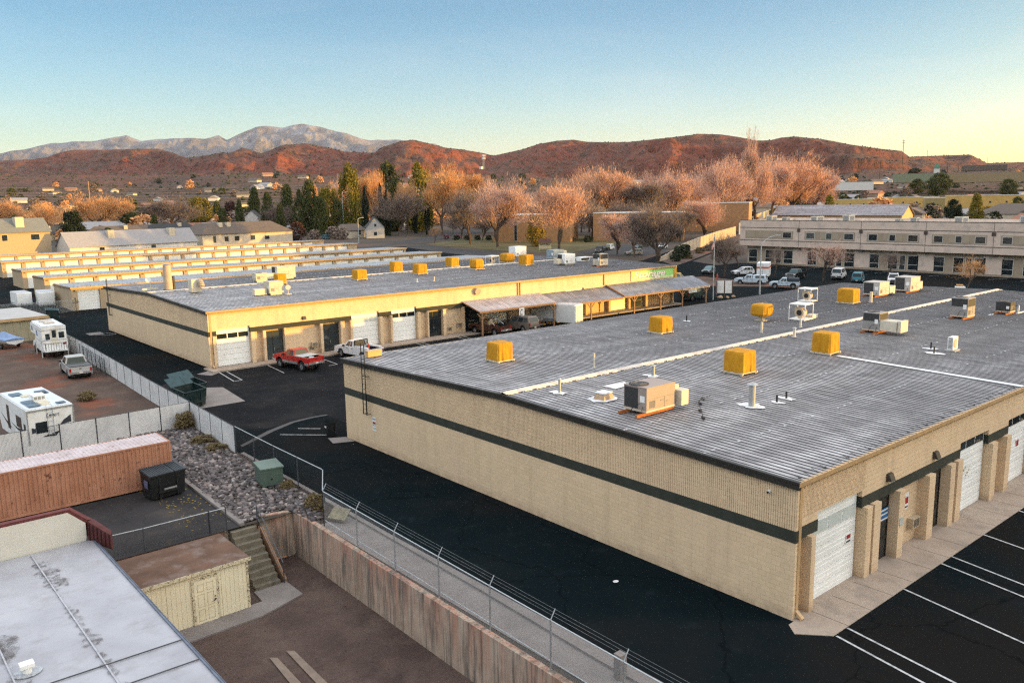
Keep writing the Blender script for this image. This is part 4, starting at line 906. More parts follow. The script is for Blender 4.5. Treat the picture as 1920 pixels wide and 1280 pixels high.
# retaining wall: board-marked concrete with long rust and black run-off stains
def mk_ret():
    m, t, b = nodes('stained_concrete'); tc = N(t, 'ShaderNodeTexCoord'); v = tc.outputs['Object']
    def mp(s): n = N(t, 'ShaderNodeMapping'); n.inputs['Scale'].default_value = s; t.links.new(v, n.inputs[0]); return n.outputs[0]
    c = mix(t, noise(t, v, 1.2, 7), (.34,.265,.20), (.44,.355,.275))
    zz = N(t, 'ShaderNodeSeparateXYZ'); t.links.new(v, zz.inputs[0]); tp = N(t, 'ShaderNodeMapRange'); tp.inputs[1].default_value = .2; tp.inputs[2].default_value = 2.3; t.links.new(zz.outputs[2], tp.inputs[0])
    c = mix(t, math_(t, 'MULTIPLY', math_(t, 'MULTIPLY', noise(t, mp((1.9,1.9,.14)), 1, 7, .65, .42, .60), tp.outputs[0]), .75), c, (.46,.20,.13))
    c = mix(t, math_(t, 'MULTIPLY', noise(t, mp((1.5,1.5,.18)), 1.3, 7, .7, .48, .62), .85), c, (.105,.10,.09))
    c = mix(t, math_(t, 'MULTIPLY', noise(t, mp((6,6,.22)), 1.3, 6, .7, .50, .64), .7), c, (.075,.066,.058))
    c = mix(t, math_(t, 'MULTIPLY', noise(t, mp((9,9,.4)), 1.0, 6, .7, .54, .7), .5), c, (.50,.42,.34))
    c = mix(t, math_(t, 'MULTIPLY', noise(t, v, .5, 8, .7, .52, .72), .5), c, (.20,.155,.11))
    sp = N(t, 'ShaderNodeSeparateXYZ'); t.links.new(v, sp.inputs[0]); fr = math_(t, 'LESS_THAN', math_(t, 'FRACT', math_(t, 'DIVIDE', math_(t, 'ADD', sp.outputs[0], sp.outputs[1]), .35)), .05)
    t.links.new(c, b.inputs['Base Color']); b.inputs['Roughness'].default_value = .9; b.inputs['Specular IOR Level'].default_value = .2
    bump(t, b, math_(t, 'ADD', math_(t, 'MULTIPLY', fr, -.15), noise(t, v, 20, 5, .7, 0, 1)), .5, .015); return m
m_ret = mk_ret()
t = thing('retaining_wall', 'tall concrete retaining wall streaked with rust and black stains', 'wall', (HX, HY, YARD_Z))
b = MB(); H = -YARD_Z
b.add([(.0,0,0),(.0,-60,0),(-.9,-60,H+.02),(.0,0,H+.06),(.28,.0,H+.06),(-.62,-60,H+.02),(.28,0,0),(-.62,-60,0),(-.9,-60,0)], [(0,8,2,3),(3,2,5,4),(4,5,7,6),(0,3,4,6)])
b.obj('long_wall', m_ret, t)
b = MB(); b.add([(.28,.02,-.2),(-1.95,.55,-.2),(-2.05,.55,1.3),(-1.55,.5,H+.06),(.28,.02,H+.06),(.28,.3,-.2),(-1.9,.83,-.2),(-2.05,.83,1.3),(-1.5,.78,H+.06),(.28,.3,H+.06)],
    [(0,1,2,3,4),(9,8,7,6,5),(4,3,8,9),(3,2,7,8),(2,1,6,7),(0,4,9,5)]); b.obj('wing_wall', m_ret, t)
b = MB(); b.box(-4.3, -1.9, .35, .7, -.1, H-.0); b.box(-10.6, -4.3, .3, .6, -.1, H-.02); b.obj('back_wall', m_ret, t)
# steps and handrail
t = thing('stairs', 'worn concrete steps beside the cream shed with pipe handrails', 'stairs', (-12.95, 21.3, YARD_Z))
b = MB()
for i in range(9): b.box(.15, 1.45, .32*i, 3.05, .255*i+.08*(i == 0)*0, .255*(i+1))
b.obj('step', M('mossy_concrete', (.15,.13,.095), .95, .2, 2, dirt=(.085,.075,.055), dscale=1.5), t)
b = MB()
for x in (1.6,):
    b.tube((x,-.1,.0),(x,-.1,1.15),.03,n=6); b.path([(x,-.1,1.15),(x,2.75,3.35),(x+.0,3.1,3.4)],.03); b.tube((x,2.75,2.3),(x,2.75,3.35),.03,n=6); b.path([(x,3.1,3.4),(x+.9,3.1,3.42)],.022); b.path([(x,.0,.5),(x,2.75,2.75)],.02)
b.obj('handrail', m_post, t)
b = MB(); b.add([(1.66,0,-.1),(1.66,2.6,-.1),(1.66,2.6,2.2),(1.66,0,.2),(1.8,0,-.1),(1.8,2.6,-.1),(1.8,2.6,2.2),(1.8,0,.2)], [(0,1,2,3),(7,6,5,4),(3,2,6,7),(0,3,7,4),(0,4,5,1)]); b.obj('string_wall', M('brick_brown', (.24,.14,.08), .9, .2, 3), t)
# cream shed
m_shed = M('cream_board', (.74,.67,.47), .75, .06, 1.2, dirt=(.68,.60,.40)); m_peel = None
def mk_peel():
    m, t, b = nodes('peeling_trim'); v = coords(t); c = mix(t, noise(t, v, 9, 8, .8, .53, .57), (.60,.53,.36), (.085,.055,.03)); t.links.new(c, b.inputs['Base Color']); b.inputs['Roughness'].default_value = .85; return m
m_peel = mk_peel()
t = thing('storage_shed', 'cream board shed with brown roof and panelled door', 'shed', (-18.6, 19.95, YARD_Z+.08)); b = MB()
b.box(0, 4.92, 0, .08, 0, 2.42); b.box(4.84, 4.92, .08, 3.35, 0, 2.3); b.box(0, .08, .08, 3.35, 0, 2.3); b.box(.08, 4.84, 3.27, 3.35, 0, 2.25)
b.obj('wall', m_shed, t)
b = MB(); x = .2
while x < 4.9: b.box(x-.003, x+.003, -.006, -.002, .02, 2.38); x += .203 if abs(x-1.4) > .1 else .21
for x in (1.22, 2.44, 3.66): b.box(x-.007, x+.007, -.008, -.002, .0, 2.4)
b.obj('groove', M('groove_shadow_paint', (.46,.40,.26), .9), t)
b = MB(); b.add([(-.2,-.14,2.50),(5.05,-.14,2.50),(5.05,3.55,2.52),(-.2,3.55,2.52),(-.2,-.14,2.42),(5.05,-.14,2.42),(5.05,3.55,2.44),(-.2,3.55,2.44)], [(0,1,2,3),(7,6,5,4),(0,4,5,1),(1,5,6,2),(2,6,7,3),(3,7,4,0)])
b.obj('roof', M('brown_roll_roofing', (.12,.066,.042), .95, .2, 1.2, dirt=(.20,.155,.135), dscale=1.0, bmp=.3), t)
b = MB(); b.box(-.2, 5.07, -.17, -.142, 2.36, 2.52); b.box(4.86, 4.96, -.04, -.002, 0, 2.38); b.obj('trim', m_peel, t)
b = MB(); b.box(2.42, 3.42, -.05, -.012, 0, 2.06); d = b.obj('door', m_shed, t)
b = MB()
for zz, hh in ((.12,.55),(.78,.62),(1.52,.36)):
    for xx in (2.55, 2.98):
        for (a, c_, e, f) in ((xx,xx+.30,zz,zz+.02),(xx,xx+.30,zz+hh-.02,zz+hh),(xx,xx+.02,zz,zz+hh),(xx+.28,xx+.30,zz,zz+hh)): b.box(a, c_, -.056, -.051, e, f)
b.obj('door_panel', M('panel_line', (.46,.40,.25), .9), d)
b = MB(); b.box(2.30, 2.42, -.06, -.004, 0, 2.18); b.box(3.42, 3.54, -.06, -.004, 0, 2.18); b.box(2.42, 3.42, -.06, -.004, 2.06, 2.18); b.obj('door_frame', m_peel, d)
b = MB(); b.blob((3.33,-.1,1.0),(.04,.04,.04)); b.blob((3.33,-.09,1.14),(.03,.03,.03)); b.tube((3.2,-.1,.92),(3.33,-.1,.95),.015,n=5); b.obj('handle', m_dark, d)
# orange container
def mk_cont(name, c0, c1, rust):
    m, t, b = nodes(name); v = coords(t); c = mix(t, noise(t, v, .9, 6), c0, c1); st = coords(t, (2.5,2.5,.2)); c = mix(t, math_(t, 'MULTIPLY', noise(t, st, 1.5, 6, .65, .5, .7), .5), c, sc(c0, .62))
    c = mix(t, noise(t, v, 1.9, 9, .74, .58, .66), c, rust); t.links.new(c, b.inputs['Base Color']); b.inputs['Roughness'].default_value = .7; return m
m_cont = mk_cont('container_orange', (.36,.155,.085), (.44,.21,.125), (.12,.04,.025)); m_controof = mk_cont('container_roof', (.44,.36,.35), (.56,.49,.49), (.22,.10,.07))
t = thing('shipping_container', 'long rusty orange shipping container with whitish ribbed roof', 'container', (-12.55, 33.15, .12)); b = MB()
Lc, Wc, Hc = 12.19, 2.44, 2.59; prof = []; x = -Lc+.12
while x < -.15: prof += [(x,0),(x+.07,0),(x+.11,.04),(x+.18,.04)]; x += .22
k = len(prof)
for yy, s_ in ((.02,1),(Wc-.02,-1)): b.add([(x,yy+s_*h,.16) for x, h in prof]+[(x,yy+s_*h,Hc-.1) for x, h in prof], [(i,i+1,k+i+1,k+i) for i in range(k-1)])
b.box(-.10,-.04,.06,Wc-.06,.16,Hc-.1); b.box(-Lc+.04,-Lc+.1,.06,Wc-.06,.16,Hc-.1); b.obj('side_panel', m_cont, t)
b = MB()
for x in (-Lc, -.12):
    for y in (0, Wc-.12): b.box(x, x+.12, y, y+.12, 0, Hc)
for z in (0, Hc-.1):
    for y in (0, Wc-.08): b.box(-Lc+.12, -.12, y, y+.08, z+.001, z+.099 if z else .15)
    for x in (-Lc+.01, -.09): b.box(x, x+.08, .12, Wc-.12, z+.002, z+.098)
b.obj('frame', m_cont, t)
b = MB(); prof = []; x = -Lc+.1
while x < -.12: prof += [(x,0),(x+.10,0),(x+.13,-.03),(x+.19,-.03)]; x += .22
k = len(prof); b.add([(x,.06,Hc+h) for x, h in prof]+[(x,Wc-.06,Hc+h) for x, h in prof], [(i,i+1,k+i+1,k+i) for i in range(k-1)]); b.obj('roof_panel', m_controof, t)
# dumpsters
def dumpster(label, loc, rz, w, d, h0, h1, mat, lidmat, open_=False):
    t = thing('dumpster', label, 'dumpster', loc, rz); b = MB()
    b.add([(-w/2+.06,-d/2+.12,.1),(w/2-.06,-d/2+.12,.1),(w/2-.06,d/2-.05,.1),(-w/2+.06,d/2-.05,.1),(-w/2,-d/2,h0),(w/2,-d/2,h0),(w/2,d/2,h1),(-w/2,d/2,h1)], [(3,2,1,0),(0,1,5,4),(1,2,6,5),(2,3,7,6),(3,0,4,7)])
    for a, c in (((-w/2,-d/2,h0),(w/2,-d/2,h0)),((w/2,-d/2,h0),(w/2,d/2,h1)),((w/2,d/2,h1),(-w/2,d/2,h1)),((-w/2,d/2,h1),(-w/2,-d/2,h0))): b.beam(a, c, .08, .08)
    for s_ in (-1, 1): b.box(s_*w/2-.05, s_*w/2+.05, -d*.3, d*.3, h0*.55, h0*.55+.16)
    for x in (-w*.25, w*.25): b.box(x-.03, x+.03, -d/2-.01, -d/2+.1, .12, h0*.97)
    b.box(-w*.30, w*.30, -d/2-.09, -d/2+.04, h0*.30, h0*.30+.14); b.obj('bin', mat, t)
    for i, (a, c) in enumerate(((-w/2-.06, w*.16), (w*.18, w/2+.06))):
        l = MB(); n = 12
        if not open_:
            l.add([(a,-d/2-.08,h0+.05),(c,-d/2-.08,h0+.05),(c,d/2+.03,h1+.05),(a,d/2+.03,h1+.05),(a,-d/2-.08,h0+.12),(c,-d/2-.08,h0+.12),(c,d/2+.03,h1+.12),(a,d/2+.03,h1+.12)], [(3,2,1,0),(4,5,6,7),(0,1,5,4),(1,2,6,5),(2,3,7,6),(3,0,4,7)])
            m_ = int((c-a)/.12)
            for k in range(m_): x = a+.06+k*.12; l.beam((x,-d/2+.02,h0+.135),(x,d/2-.05,h1+.135),.05,.03)
        else:
            l.add([(a,d/2+.02,h1),(c,d/2+.02,h1),(c,d/2+.85,h1+.62),(a,d/2+.85,h1+.62),(a,d/2+.06,h1-.05),(c,d/2+.06,h1-.05),(c,d/2+.89,h1+.57),(a,d/2+.89,h1+.57)], [(3,2,1,0),(4,5,6,7),(0,1,5,4),(1,2,6,5),(2,3,7,6),(3,0,4,7)])
        l.obj('lid', lidmat, t)
    return t
m_bin = M('black_bin_steel', (.008,.009,.010), .55, .3, 3); m_lid = M('dark_lid', (.022,.030,.036), .5, .25, 4); m_green = M('green_bin_steel', (.008,.022,.022), .45, .3, 3, dirt=(.05,.05,.045)); m_teal = M('teal_lid', (.012,.045,.05), .4, .3, 3)
t = dumpster('black dumpster with ribbed lids standing before the orange container', (-13.6,31.6,.02), R(6), 2.0, 1.35, 1.42, 1.55, m_bin, m_lid)
b = MB(); b.box(-.30,.42,-.785,-.772,.58,.68); b.obj('lettering_strip', M('bin_label', (.22,.22,.22), .6), t)
b = MB(); b.box(-1.06,-1.02,-.35,.1,.72,1.15); b.obj('safety_label', M('label_violet', (.10,.10,.17), .6), t)
dumpster('dark green dumpster with lids thrown open on the concrete slab', (-5.0,51.6,.02), R(20), 2.1, 1.5, 1.45, 1.75, m_green, m_teal, True)
dumpster('second dark green dumpster behind the open one by the white fence', (-3.9,54.4,.02), R(20), 2.1, 1.5, 1.3, 1.6, m_green, m_teal, True)
dumpster('dark green dumpster in the lane between tan shed and gate', (-1.2,118,.02), R(80), 3.0, 1.6, 1.5, 1.7, m_green, m_teal)
# litter bin at the warehouse corner
t = thing('litter_bin', 'dark round litter bin at the far corner of the near warehouse', 'bin', (-.55,36.2,.01)); b = MB(); b.tube((0,0,0),(0,0,1.0),.30,.42,16,0,False); b.tube((0,0,.93),(0,0,1.02),.45,.45,16,0,False); b.tube((0,0,.02),(0,0,.03),.3,n=16); b.tube((0,0,.7),(0,0,.72),.36,n=16); b.obj('bin', M('dark_bin', (.014,.017,.018), .5, .2), t)
b = MB(); b.box(-.38,-.36,-.1,.1,.6,.75); b.obj('sticker', m_white, t)
# green utility box
t = thing('utility_box', 'green steel utility box in the gravel by the fence', 'utility box', (-8.3,29.3,.18), R(-10)); b = MB(); b.box(-.62,.62,-.85,.85,0,1.0); b.obj('cabinet', M('utility_green', (.070,.105,.082), .5, .1, 1.5), t); b = MB(); b.box(-.68,.68,-.9,.9,1.0,1.08); b.obj('lid', M('utility_green_lid', (.10,.145,.115), .5, .1, 1.5), t); b = MB(); b.box(-.1,.0,-.872,-.852,.35,.45); b.obj('latch', m_dark, t)
b = MB(); b.poly([(-8.15,20.6,.26),(-7.55,21.0,.62),(-7.9,22.1,.55),(-8.6,21.6,.24)]); b.poly([(-8.15,20.6,.20),(-7.55,21.0,.56),(-7.9,22.1,.49),(-8.6,21.6,.18)]); tag(b.obj('board', M('old_board', (.22,.19,.12), .9, .2, 3)), 'weathered board propped at the end of the concrete apron', 'board')
t = thing('bollard', 'short concrete bollard standing behind the barbed wire fence', 'bollard', (-7.95,1.8,0)); b = MB(); b.box(-.16,.16,-.16,.16,0,.95); b.obj('post', m_conc2, t)
# loose concrete strips in the lower yard
b = MB(); z = YARD_Z+.05
for q in (((505,1232),(520,1232),(570,1285),(548,1285)), ((536,1219),(552,1219),(620,1285),(598,1285))): b.poly([tuple(G(a, c, z)) for a, c in q])
struct(b.obj('concrete_strip', M('worn_slab', (.20,.155,.12), .95, .15, 2)))
# gravel bank
m_grav = None
def mk_grav():
    m, t, b = nodes('river_rock'); g = N(t, 'ShaderNodeNewGeometry'); r_ = N(t, 'ShaderNodeValToRGB'); t.links.new(g.outputs['Random Per Island'], r_.inputs[0])
    e = r_.color_ramp; e.elements[0].color = (.045,.038,.038,1); e.elements[1].color = (.34,.30,.28,1); e.elements[1].position = 1
    for p_, c_ in ((.45,(.085,.07,.068,1)), (.75,(.14,.12,.115,1)), (.9,(.22,.17,.15,1))): x = e.elements.new(p_); x.color = c_
    t.links.new(r_.outputs[0], b.inputs['Base Color']); b.inputs['Roughness'].default_value = .75; return m
m_grav = mk_grav()
GP = [(-12.0,24.4),(-9.5,24.9),(-9.05,21.6),(-7.6,24.4),(-7.65,36.5),(-7.25,45.6),(-12.3,45.6),(-11.8,34.6)]
def inside(x, y, P):
    r_ = False
    for (x0, y0), (x1, y1) in zip(P, P[1:]+P[:1]):
        if (y0 > y) != (y1 > y) and x < (x1-x0)*(y-y0)/(y1-y0)+x0: r_ = not r_
    return r_
struct(MB().poly([(x, y, .035) for x, y in GP]).obj('gravel_bed', mat_ground('gravel_soil', [(.075,.06,.05),(.11,.09,.075),(.04,.033,.03)], .8, 9, .97)))
_ico = MB().blob((0,0,0),(1,1,1),1,.22,0,3)
V0 = np.array(_ico.v); F0 = np.array(_ico.f)
def stones(n, P, box, rmin, rmax, z, seed):
    q = np.random.RandomState(seed); vs = []; fs = []; k = 0
    while k < n:
        x = q.uniform(box[0], box[1]); y = q.uniform(box[2], box[3])
        if not inside(x, y, P): continue
        r_ = rmin+(rmax-rmin)*q.rand()**2.2; s_ = r_*q.uniform(.7, 1.25, 3)*np.array([1, 1, .7]); a = q.uniform(0, 6.28); c_, d_ = math.cos(a), math.sin(a)
        v = V0*s_; v = np.stack([v[:,0]*c_-v[:,1]*d_, v[:,0]*d_+v[:,1]*c_, v[:,2]], -1)+np.array([x, y, z+r_*.35])
        vs.append(v); fs.append(F0+k*len(V0)); k += 1
    return np.concatenate(vs), np.concatenate(fs)
vs, fs = stones(6200, GP, (-12.3,-7.2,21.6,45.6), .035, .19, .04, 5)
o = np_obj('gravel', vs, fs, m_grav); tag(o, 'bank of mixed grey river rock beside the white fence', 'gravel', kind='stuff')
# white-roofed building at the lower left
m_wroof = None
def mk_wroof():
    m, t, b = nodes('white_roof_coating'); v = coords(t); c = mix(t, noise(t, v, .35, 7), (.30,.30,.325), (.38,.385,.41)); c = mix(t, math_(t, 'MULTIPLY', noise(t, v, .9, 9, .7, .5, .72), .55), c, (.22,.20,.20))
    c = mix(t, math_(t, 'MULTIPLY', noise(t, coords(t, (1.2,4,1)), 1.0, 8, .7, .56, .78), .5), c, (.19,.17,.165)); t.links.new(c, b.inputs['Base Color']); b.inputs['Roughness'].default_value = .55; bump(t, b, noise(t, v, 1.5, 5, .6, 0, 1), .12, .1); return m
m_wroof = mk_wroof()
t = thing('flat_roof_building', 'white coated flat-roof building with dark red mansard end', 'building', (-19.62,22.3,YARD_Z)); Hb = 2.0-YARD_Z
b = MB(); b.box(-14, 0, -40, 0, 0, Hb-.06); b.obj('wall', M('red_brown_siding', (.17,.045,.035), .8, .2, 2), t)
b = MB(); n = 40
for i in range(n):
    y0 = -40*(i/n); y1 = -40*((i+1)/n); b.add([(.05,y0,Hb),(-14,y0,Hb+.12),(-14,y1,Hb+.12),(.05,y1,Hb)], [(0,1,2,3)])
b.box(-.02,.06,-40,0,Hb-.12,Hb-.003); b.obj('roof', m_wroof, t)
b = MB(); b.box(.03,.09,-40,-.1,Hb-.02,Hb+.06); b.path([(.15,-.5,Hb-.02),(.15,-40,Hb-.05)],.03); b.obj('roof_edge', M('edge_flashing', (.10,.12,.16), .5, .2), t)
b = MB()
for x in (-2.35, -4.75): b.beam((x,-.2,Hb+.035-.0086*x),(x,-40,Hb+.035-.0086*x),.05,.025)
b.obj('roof_seam', M('seam_coating', (.37,.37,.395), .6, .15, 4), t)
b = MB()
for y in (-11.4, -13.0): b.beam((.0,y+.03,Hb+.045),(-14,y+.2,Hb+.165),.035,.03)
b.obj('roof_strap', M('strap_dark', (.06,.06,.065), .6), t)
def mk_soot():
    m, t, b = nodes('roof_stain'); b.inputs['Base Color'].default_value = (.10,.085,.08,1); b.inputs['Roughness'].default_value = .9
    v = coords(t); tr = N(t, 'ShaderNodeBsdfTransparent'); mx = N(t, 'ShaderNodeMixShader'); uv = N(t, 'ShaderNodeTexCoord')
    f = math_(t, 'MULTIPLY', noise(t, v, 5.0, 8, .75, .46, .64), .85); t.links.new(f, mx.inputs[0]); t.links.new(tr.outputs[0], mx.inputs[1]); t.links.new(b.outputs[0], mx.inputs[2]); t.links.new(mx.outputs[0], t.nodes['Material Output'].inputs[0]); return m
m_soot = mk_soot(); q = random.Random(3); nst = 0
for x in (-2.35, -4.75):
    y = -1.0
    while y > -24:
        y -= q.uniform(.3, 1.3); r_ = q.uniform(.12, .55); z = Hb+.030-.0086*x
        nst += 1; b = MB(); b.poly([(x+.25*r_+r_*.9*math.cos(a)*q.uniform(.7,1.2), y+r_*1.2*math.sin(a)*q.uniform(.6,1.2), z+.0004*nst) for a in np.arange(0, 6.28, .5)]); b.obj('ponding_stain', m_soot, t)
def rel(*p): return [(x+19.62, y-22.3, z-YARD_Z) for x, y, z in p]
b = MB(); b.add(rel((-34,22.35,2.0),(-19.8,22.35,1.97),(-19.76,22.35,2.2),(-19.75,22.35,2.8),(-20.40,22.35,3.44),(-34,22.35,3.44)), [(0,1,2,3,4,5)]); b.obj('parapet_wall', M('white_stucco', (.52,.50,.44), .8, .04, .8), t)
m_mans = M('dark_red_shingle', (.125,.032,.030), .8, .22, 3.5)
b = MB(); b.add(rel((-34,22.36,3.42),(-20.40,22.36,3.42),(-19.72,22.36,2.78),(-34,22.30,3.58),(-20.34,22.30,3.58),(-19.66,22.32,2.92),(-34,22.55,3.60),(-20.25,22.55,3.60),(-19.35,22.75,2.75),(-34,23.4,1.8),(-19.2,23.4,1.8)),
    [(0,1,4,3),(1,2,5,4),(3,4,7,6),(4,5,8,7),(6,7,10,9),(7,8,10)]); b.obj('mansard_trim', m_mans, t)
b = MB(); b.add(rel((-19.70,22.36,1.93),(-19.68,22.36,2.86),(-19.13,20.93,2.50),(-19.13,20.93,1.88),(-19.0,21.2,1.7),(-19.0,21.2,2.58),(-19.35,22.75,2.78),(-19.25,23.1,1.7),(-19.45,21.2,2.0)),
    [(0,3,2,1),(3,4,5,2),(1,2,5,6),(4,7,6,5),(0,7,4,3)]); b.obj('mansard_end', M('dark_red_board', (.085,.022,.021), .85, .2, 3), t)
b = MB()
for k in range(6):
    u = (k+.5)/6; x = -19.70+.57*u-.015; y = 22.36-1.43*u-.02; p0, p1 = rel((x,y,1.9),(x,y,2.84-.36*u)); b.tube(p0, p1, .022, n=5)
b.obj('batten', M('dark_red_batten', (.045,.012,.012), .8), t)
t = thing('roof_vent', 'small white hooded vent at the bottom left of the white roof', 'roof vent', (-23.95,12.15,2.05)); b = MB(); b.tube((0,0,-.05),(0,0,.22),.13,n=14); b.box(-.2,.2,-.17,.17,.22,.34); b.obj('hood', m_white, t); b = MB(); b.poly([(.42*math.cos(a),.36*math.sin(a),.022) for a in np.arange(0,6.28,.5)]); b.obj('flashing', M('vent_flashing', (.36,.38,.40), .7, .2, 4), t)
# tan shed at the far left, and the masonry wall up the bank
t = thing('metal_shed', 'tan corrugated metal shed with pale flat roof behind the camper', 'shed', (-5.5,100.5,0), R(4)); b = MB(); x = -13.0; prof = []
while x < 0: prof += [(x,0),(x+.55,0),(x+.6,-.05),(x+.75,-.05)]; x += .8
prof.append((0,0)); k = len(prof); b.add([(x,h,0) for x, h in prof]+[(x,h,2.75) for x, h in prof], [(i,i+1,k+i+1,k+i) for i in range(k-1)]); b.box(-.05,0,.02,12,0,2.75); b.obj('wall', M('tan_sheet', (.33,.29,.19), .7, .12, 1), t)
b = MB(); b.box(-13.3,.3,-.35,12.3,2.76,2.95); b.obj('roof', M('pale_sheet_roof', (.40,.385,.36), .6, .1, .6), t); b = MB(); b.box(-13.32,.32,-.38,-.352,2.62,2.98); b.obj('fascia', m_tan, t)
t = thing('masonry_wall', 'tan masonry wall stepping up the bank beside the drive', 'wall', (140.3,122.5,0)); b = MB(); m_masn = M('masonry_tan', (.42,.34,.25), .9, .1, .4, dirt=(.33,.26,.19))
WP = [(0,0,1.0),(5.4,2.2,1.4),(26,13,2.9),(51,26.3,3.3),(89,46.3,3.6),(123,62.4,3.9)]
for (x0,y0,h0),(x1,y1,h1) in zip(WP, WP[1:]):
    d = Vector((x1-x0,y1-y0,0)).normalized(); n = Vector((-d.y,d.x,0))*.15
    b.add([(x0+n.x,y0+n.y,0),(x1+n.x,y1+n.y,0),(x1+n.x,y1+n.y,h1),(x0+n.x,y0+n.y,h0),(x0-n.x,y0-n.y,0),(x1-n.x,y1-n.y,0),(x1-n.x,y1-n.y,h1),(x0-n.x,y0-n.y,h0)], [(0,1,2,3),(7,6,5,4),(3,2,6,7),(0,3,7,4),(1,5,6,2)])
b.obj('wall', m_masn, t); b = MB()
for i in range(22): u = i/21*123; y = np.interp(u, [p[0] for p in WP], [p[1] for p in WP]); h = np.interp(u, [p[0] for p in WP], [p[2] for p in WP]); b.box(u-.25,u+.25,y-.3,y+.3,0,h+.08)
b.obj('pier', m_masn, t)
b = MB(); q = []
pts = [tuple(G(a, c)) for a, c in ((1330,480),(1385,440),(1420,415),(1455,400),(1530,385))]
t = thing('masonry_wall', 'pale sunlit wall climbing behind the office roof', 'wall', pts[1]); b = MB()
for p_, q_ in zip(pts[1:], pts[2:]): b.beam((p_[0]-pts[1][0],p_[1]-pts[1][1],2.4),(q_[0]-pts[1][0],q_[1]-pts[1][1],2.4),.4,4.8)
b.obj('wall', m_masn, t)
# ------------------------------------------------------------------ vehicles (front looks to local +x)
def paint(name, col, rough=.3, dirt=None):
    return M('paint_'+name, col, rough, .04, .8, spec=.5, dirt=dirt, dscale=1.2)
m_tyre = M('tyre', (.014,.014,.014), .85, .2, 5); m_rim = M('alloy_rim', (.33,.33,.34), .35, .15, 6, metal=.6); m_chrome = M('chrome_trim', (.50,.50,.50), .25, .1, 4, metal=.7)
m_tail = M('tail_lamp', (.30,.010,.012), .3, .1); m_head = M('head_lamp', (.60,.60,.58), .2, .1); m_plate = M('plate_white', (.62,.55,.50), .5, .2, 9); m_bedliner = M('bed_liner', (.014,.014,.015), .8, .2, 4)
_wheels = {}
def wheel(p, x, y, r, w, side, rim=None):
    key = (r, w, side, rim)
    if key not in _wheels:
        b = MB(); n = 20; prof = [(r*.62,-w/2),(r*.95,-w/2),(r,-w*.35),(r,w*.35),(r*.95,w/2),(r*.62,w/2)]
        vs = []; fs = []
        for i in range(n):
            a = 2*math.pi*i/n
            for q, y_ in prof: vs.append((q*math.cos(a), y_, q*math.sin(a)))
        k = len(prof)
        for i in range(n):
            for j in range(k-1): fs.append((i*k+j, i*k+j+1, ((i+1)%n)*k+j+1, ((i+1)%n)*k+j))
        b.add(vs, fs); tyre = b.mesh('wheel', m_tyre, True)
        c = MB(); s_ = side*w*.30; c.tube((0,-w*.3,0),(0,s_,0),r*.63,r*.63,n)
        h = MB(); c.tube((0,s_,0),(0,s_+side*.03,0),r*.2,r*.17,10)
        for i in range(6):
            a = 2*math.pi*i/6; c.beam((r*.15*math.cos(a),s_+side*.012,r*.15*math.sin(a)),(r*.58*math.cos(a),s_+side*.012,r*.58*math.sin(a)),.07*r/.38,.03)
        _wheels[key] = (tyre, c.mesh('rim', rim or m_rim))
    a, c = _wheels[key]; o = link('wheel', a, p, (x, y, r)); link('rim', c, o); return o
def vprof(x0, x1, c, top, wheels, ra):
    """side outline between x0 and x1; top = [(x, z) ...] from rear to front; wheel arches cut from the bottom"""
    pts = [(x0, c)]+list(top)+[(x1, c)]
    for w in sorted(wheels, reverse=True):
        if x0 < w-ra and w+ra < x1:
            for i in range(9): a = math.pi*i/8; pts.append((w+ra*math.cos(a), c+max(0, ra*math.sin(a)*.98)))
    return pts
def cabin(p, mat, x0b, x1b, x0t, x1t, zb, zt, wb, wt, sides, name='cab_roof', glass=None, ws=True, rear=True, pil=.06):
    """greenhouse: painted frustum with glazing panels let in; sides = [(u0, u1), ...] along the length"""
    glass = glass or m_glass
    lo = [(x0b,-wb/2,zb),(x1b,-wb/2,zb),(x1b,wb/2,zb),(x0b,wb/2,zb)]; hi = [(x0t,-wt/2,zt-.05),(x1t,-wt/2,zt-.05),(x1t,wt/2,zt-.05),(x0t,wt/2,zt-.05)]
    tp = [(x0t+.12,-wt/2+.12,zt),(x1t-.18,-wt/2+.12,zt),(x1t-.18,wt/2-.12,zt),(x0t+.12,wt/2-.12,zt)]
    b = MB(); b.add(lo+hi+tp, [(0,1,5,4),(1,2,6,5),(2,3,7,6),(3,0,4,7),(4,5,9,8),(5,6,10,9),(6,7,11,10),(7,4,8,11),(8,9,10,11)])
    o = b.obj(name, mat, p, smooth=False)
    def panel(A, B, C, D, u0, u1, v0, v1, out, nm):
        A, B, C, D, out = map(Vector, (A, B, C, D, out)); f = lambda u, v: (A.lerp(B, u)).lerp(D.lerp(C, u), v)+out*.012
        q = MB(); a = [f(u0,v0), f(u1,v0), f(u1,v1), f(u0,v1)]; i_ = [x-out*.02 for x in a]
        q.add(a+i_, [(0,1,2,3),(0,4,5,1),(1,5,6,2),(2,6,7,3),(3,7,4,0)]); q.obj(nm, glass, p)
    for u0, u1 in sides:
        panel(lo[0],lo[1],hi[1],hi[0],u0,u1,.10,.90,(0,-1,0),'side_window'); panel(lo[3],lo[2],hi[2],hi[3],u0,u1,.10,.90,(0,1,0),'side_window')
    if ws: panel(lo[1],lo[2],hi[2],hi[1],.06,.94,.06,.94,(1,0,.4),'windscreen')
    if rear: panel(lo[0],lo[3],hi[3],hi[0],.08,.92,.12,.92,(-1,0,.3),'rear_window')
    return o
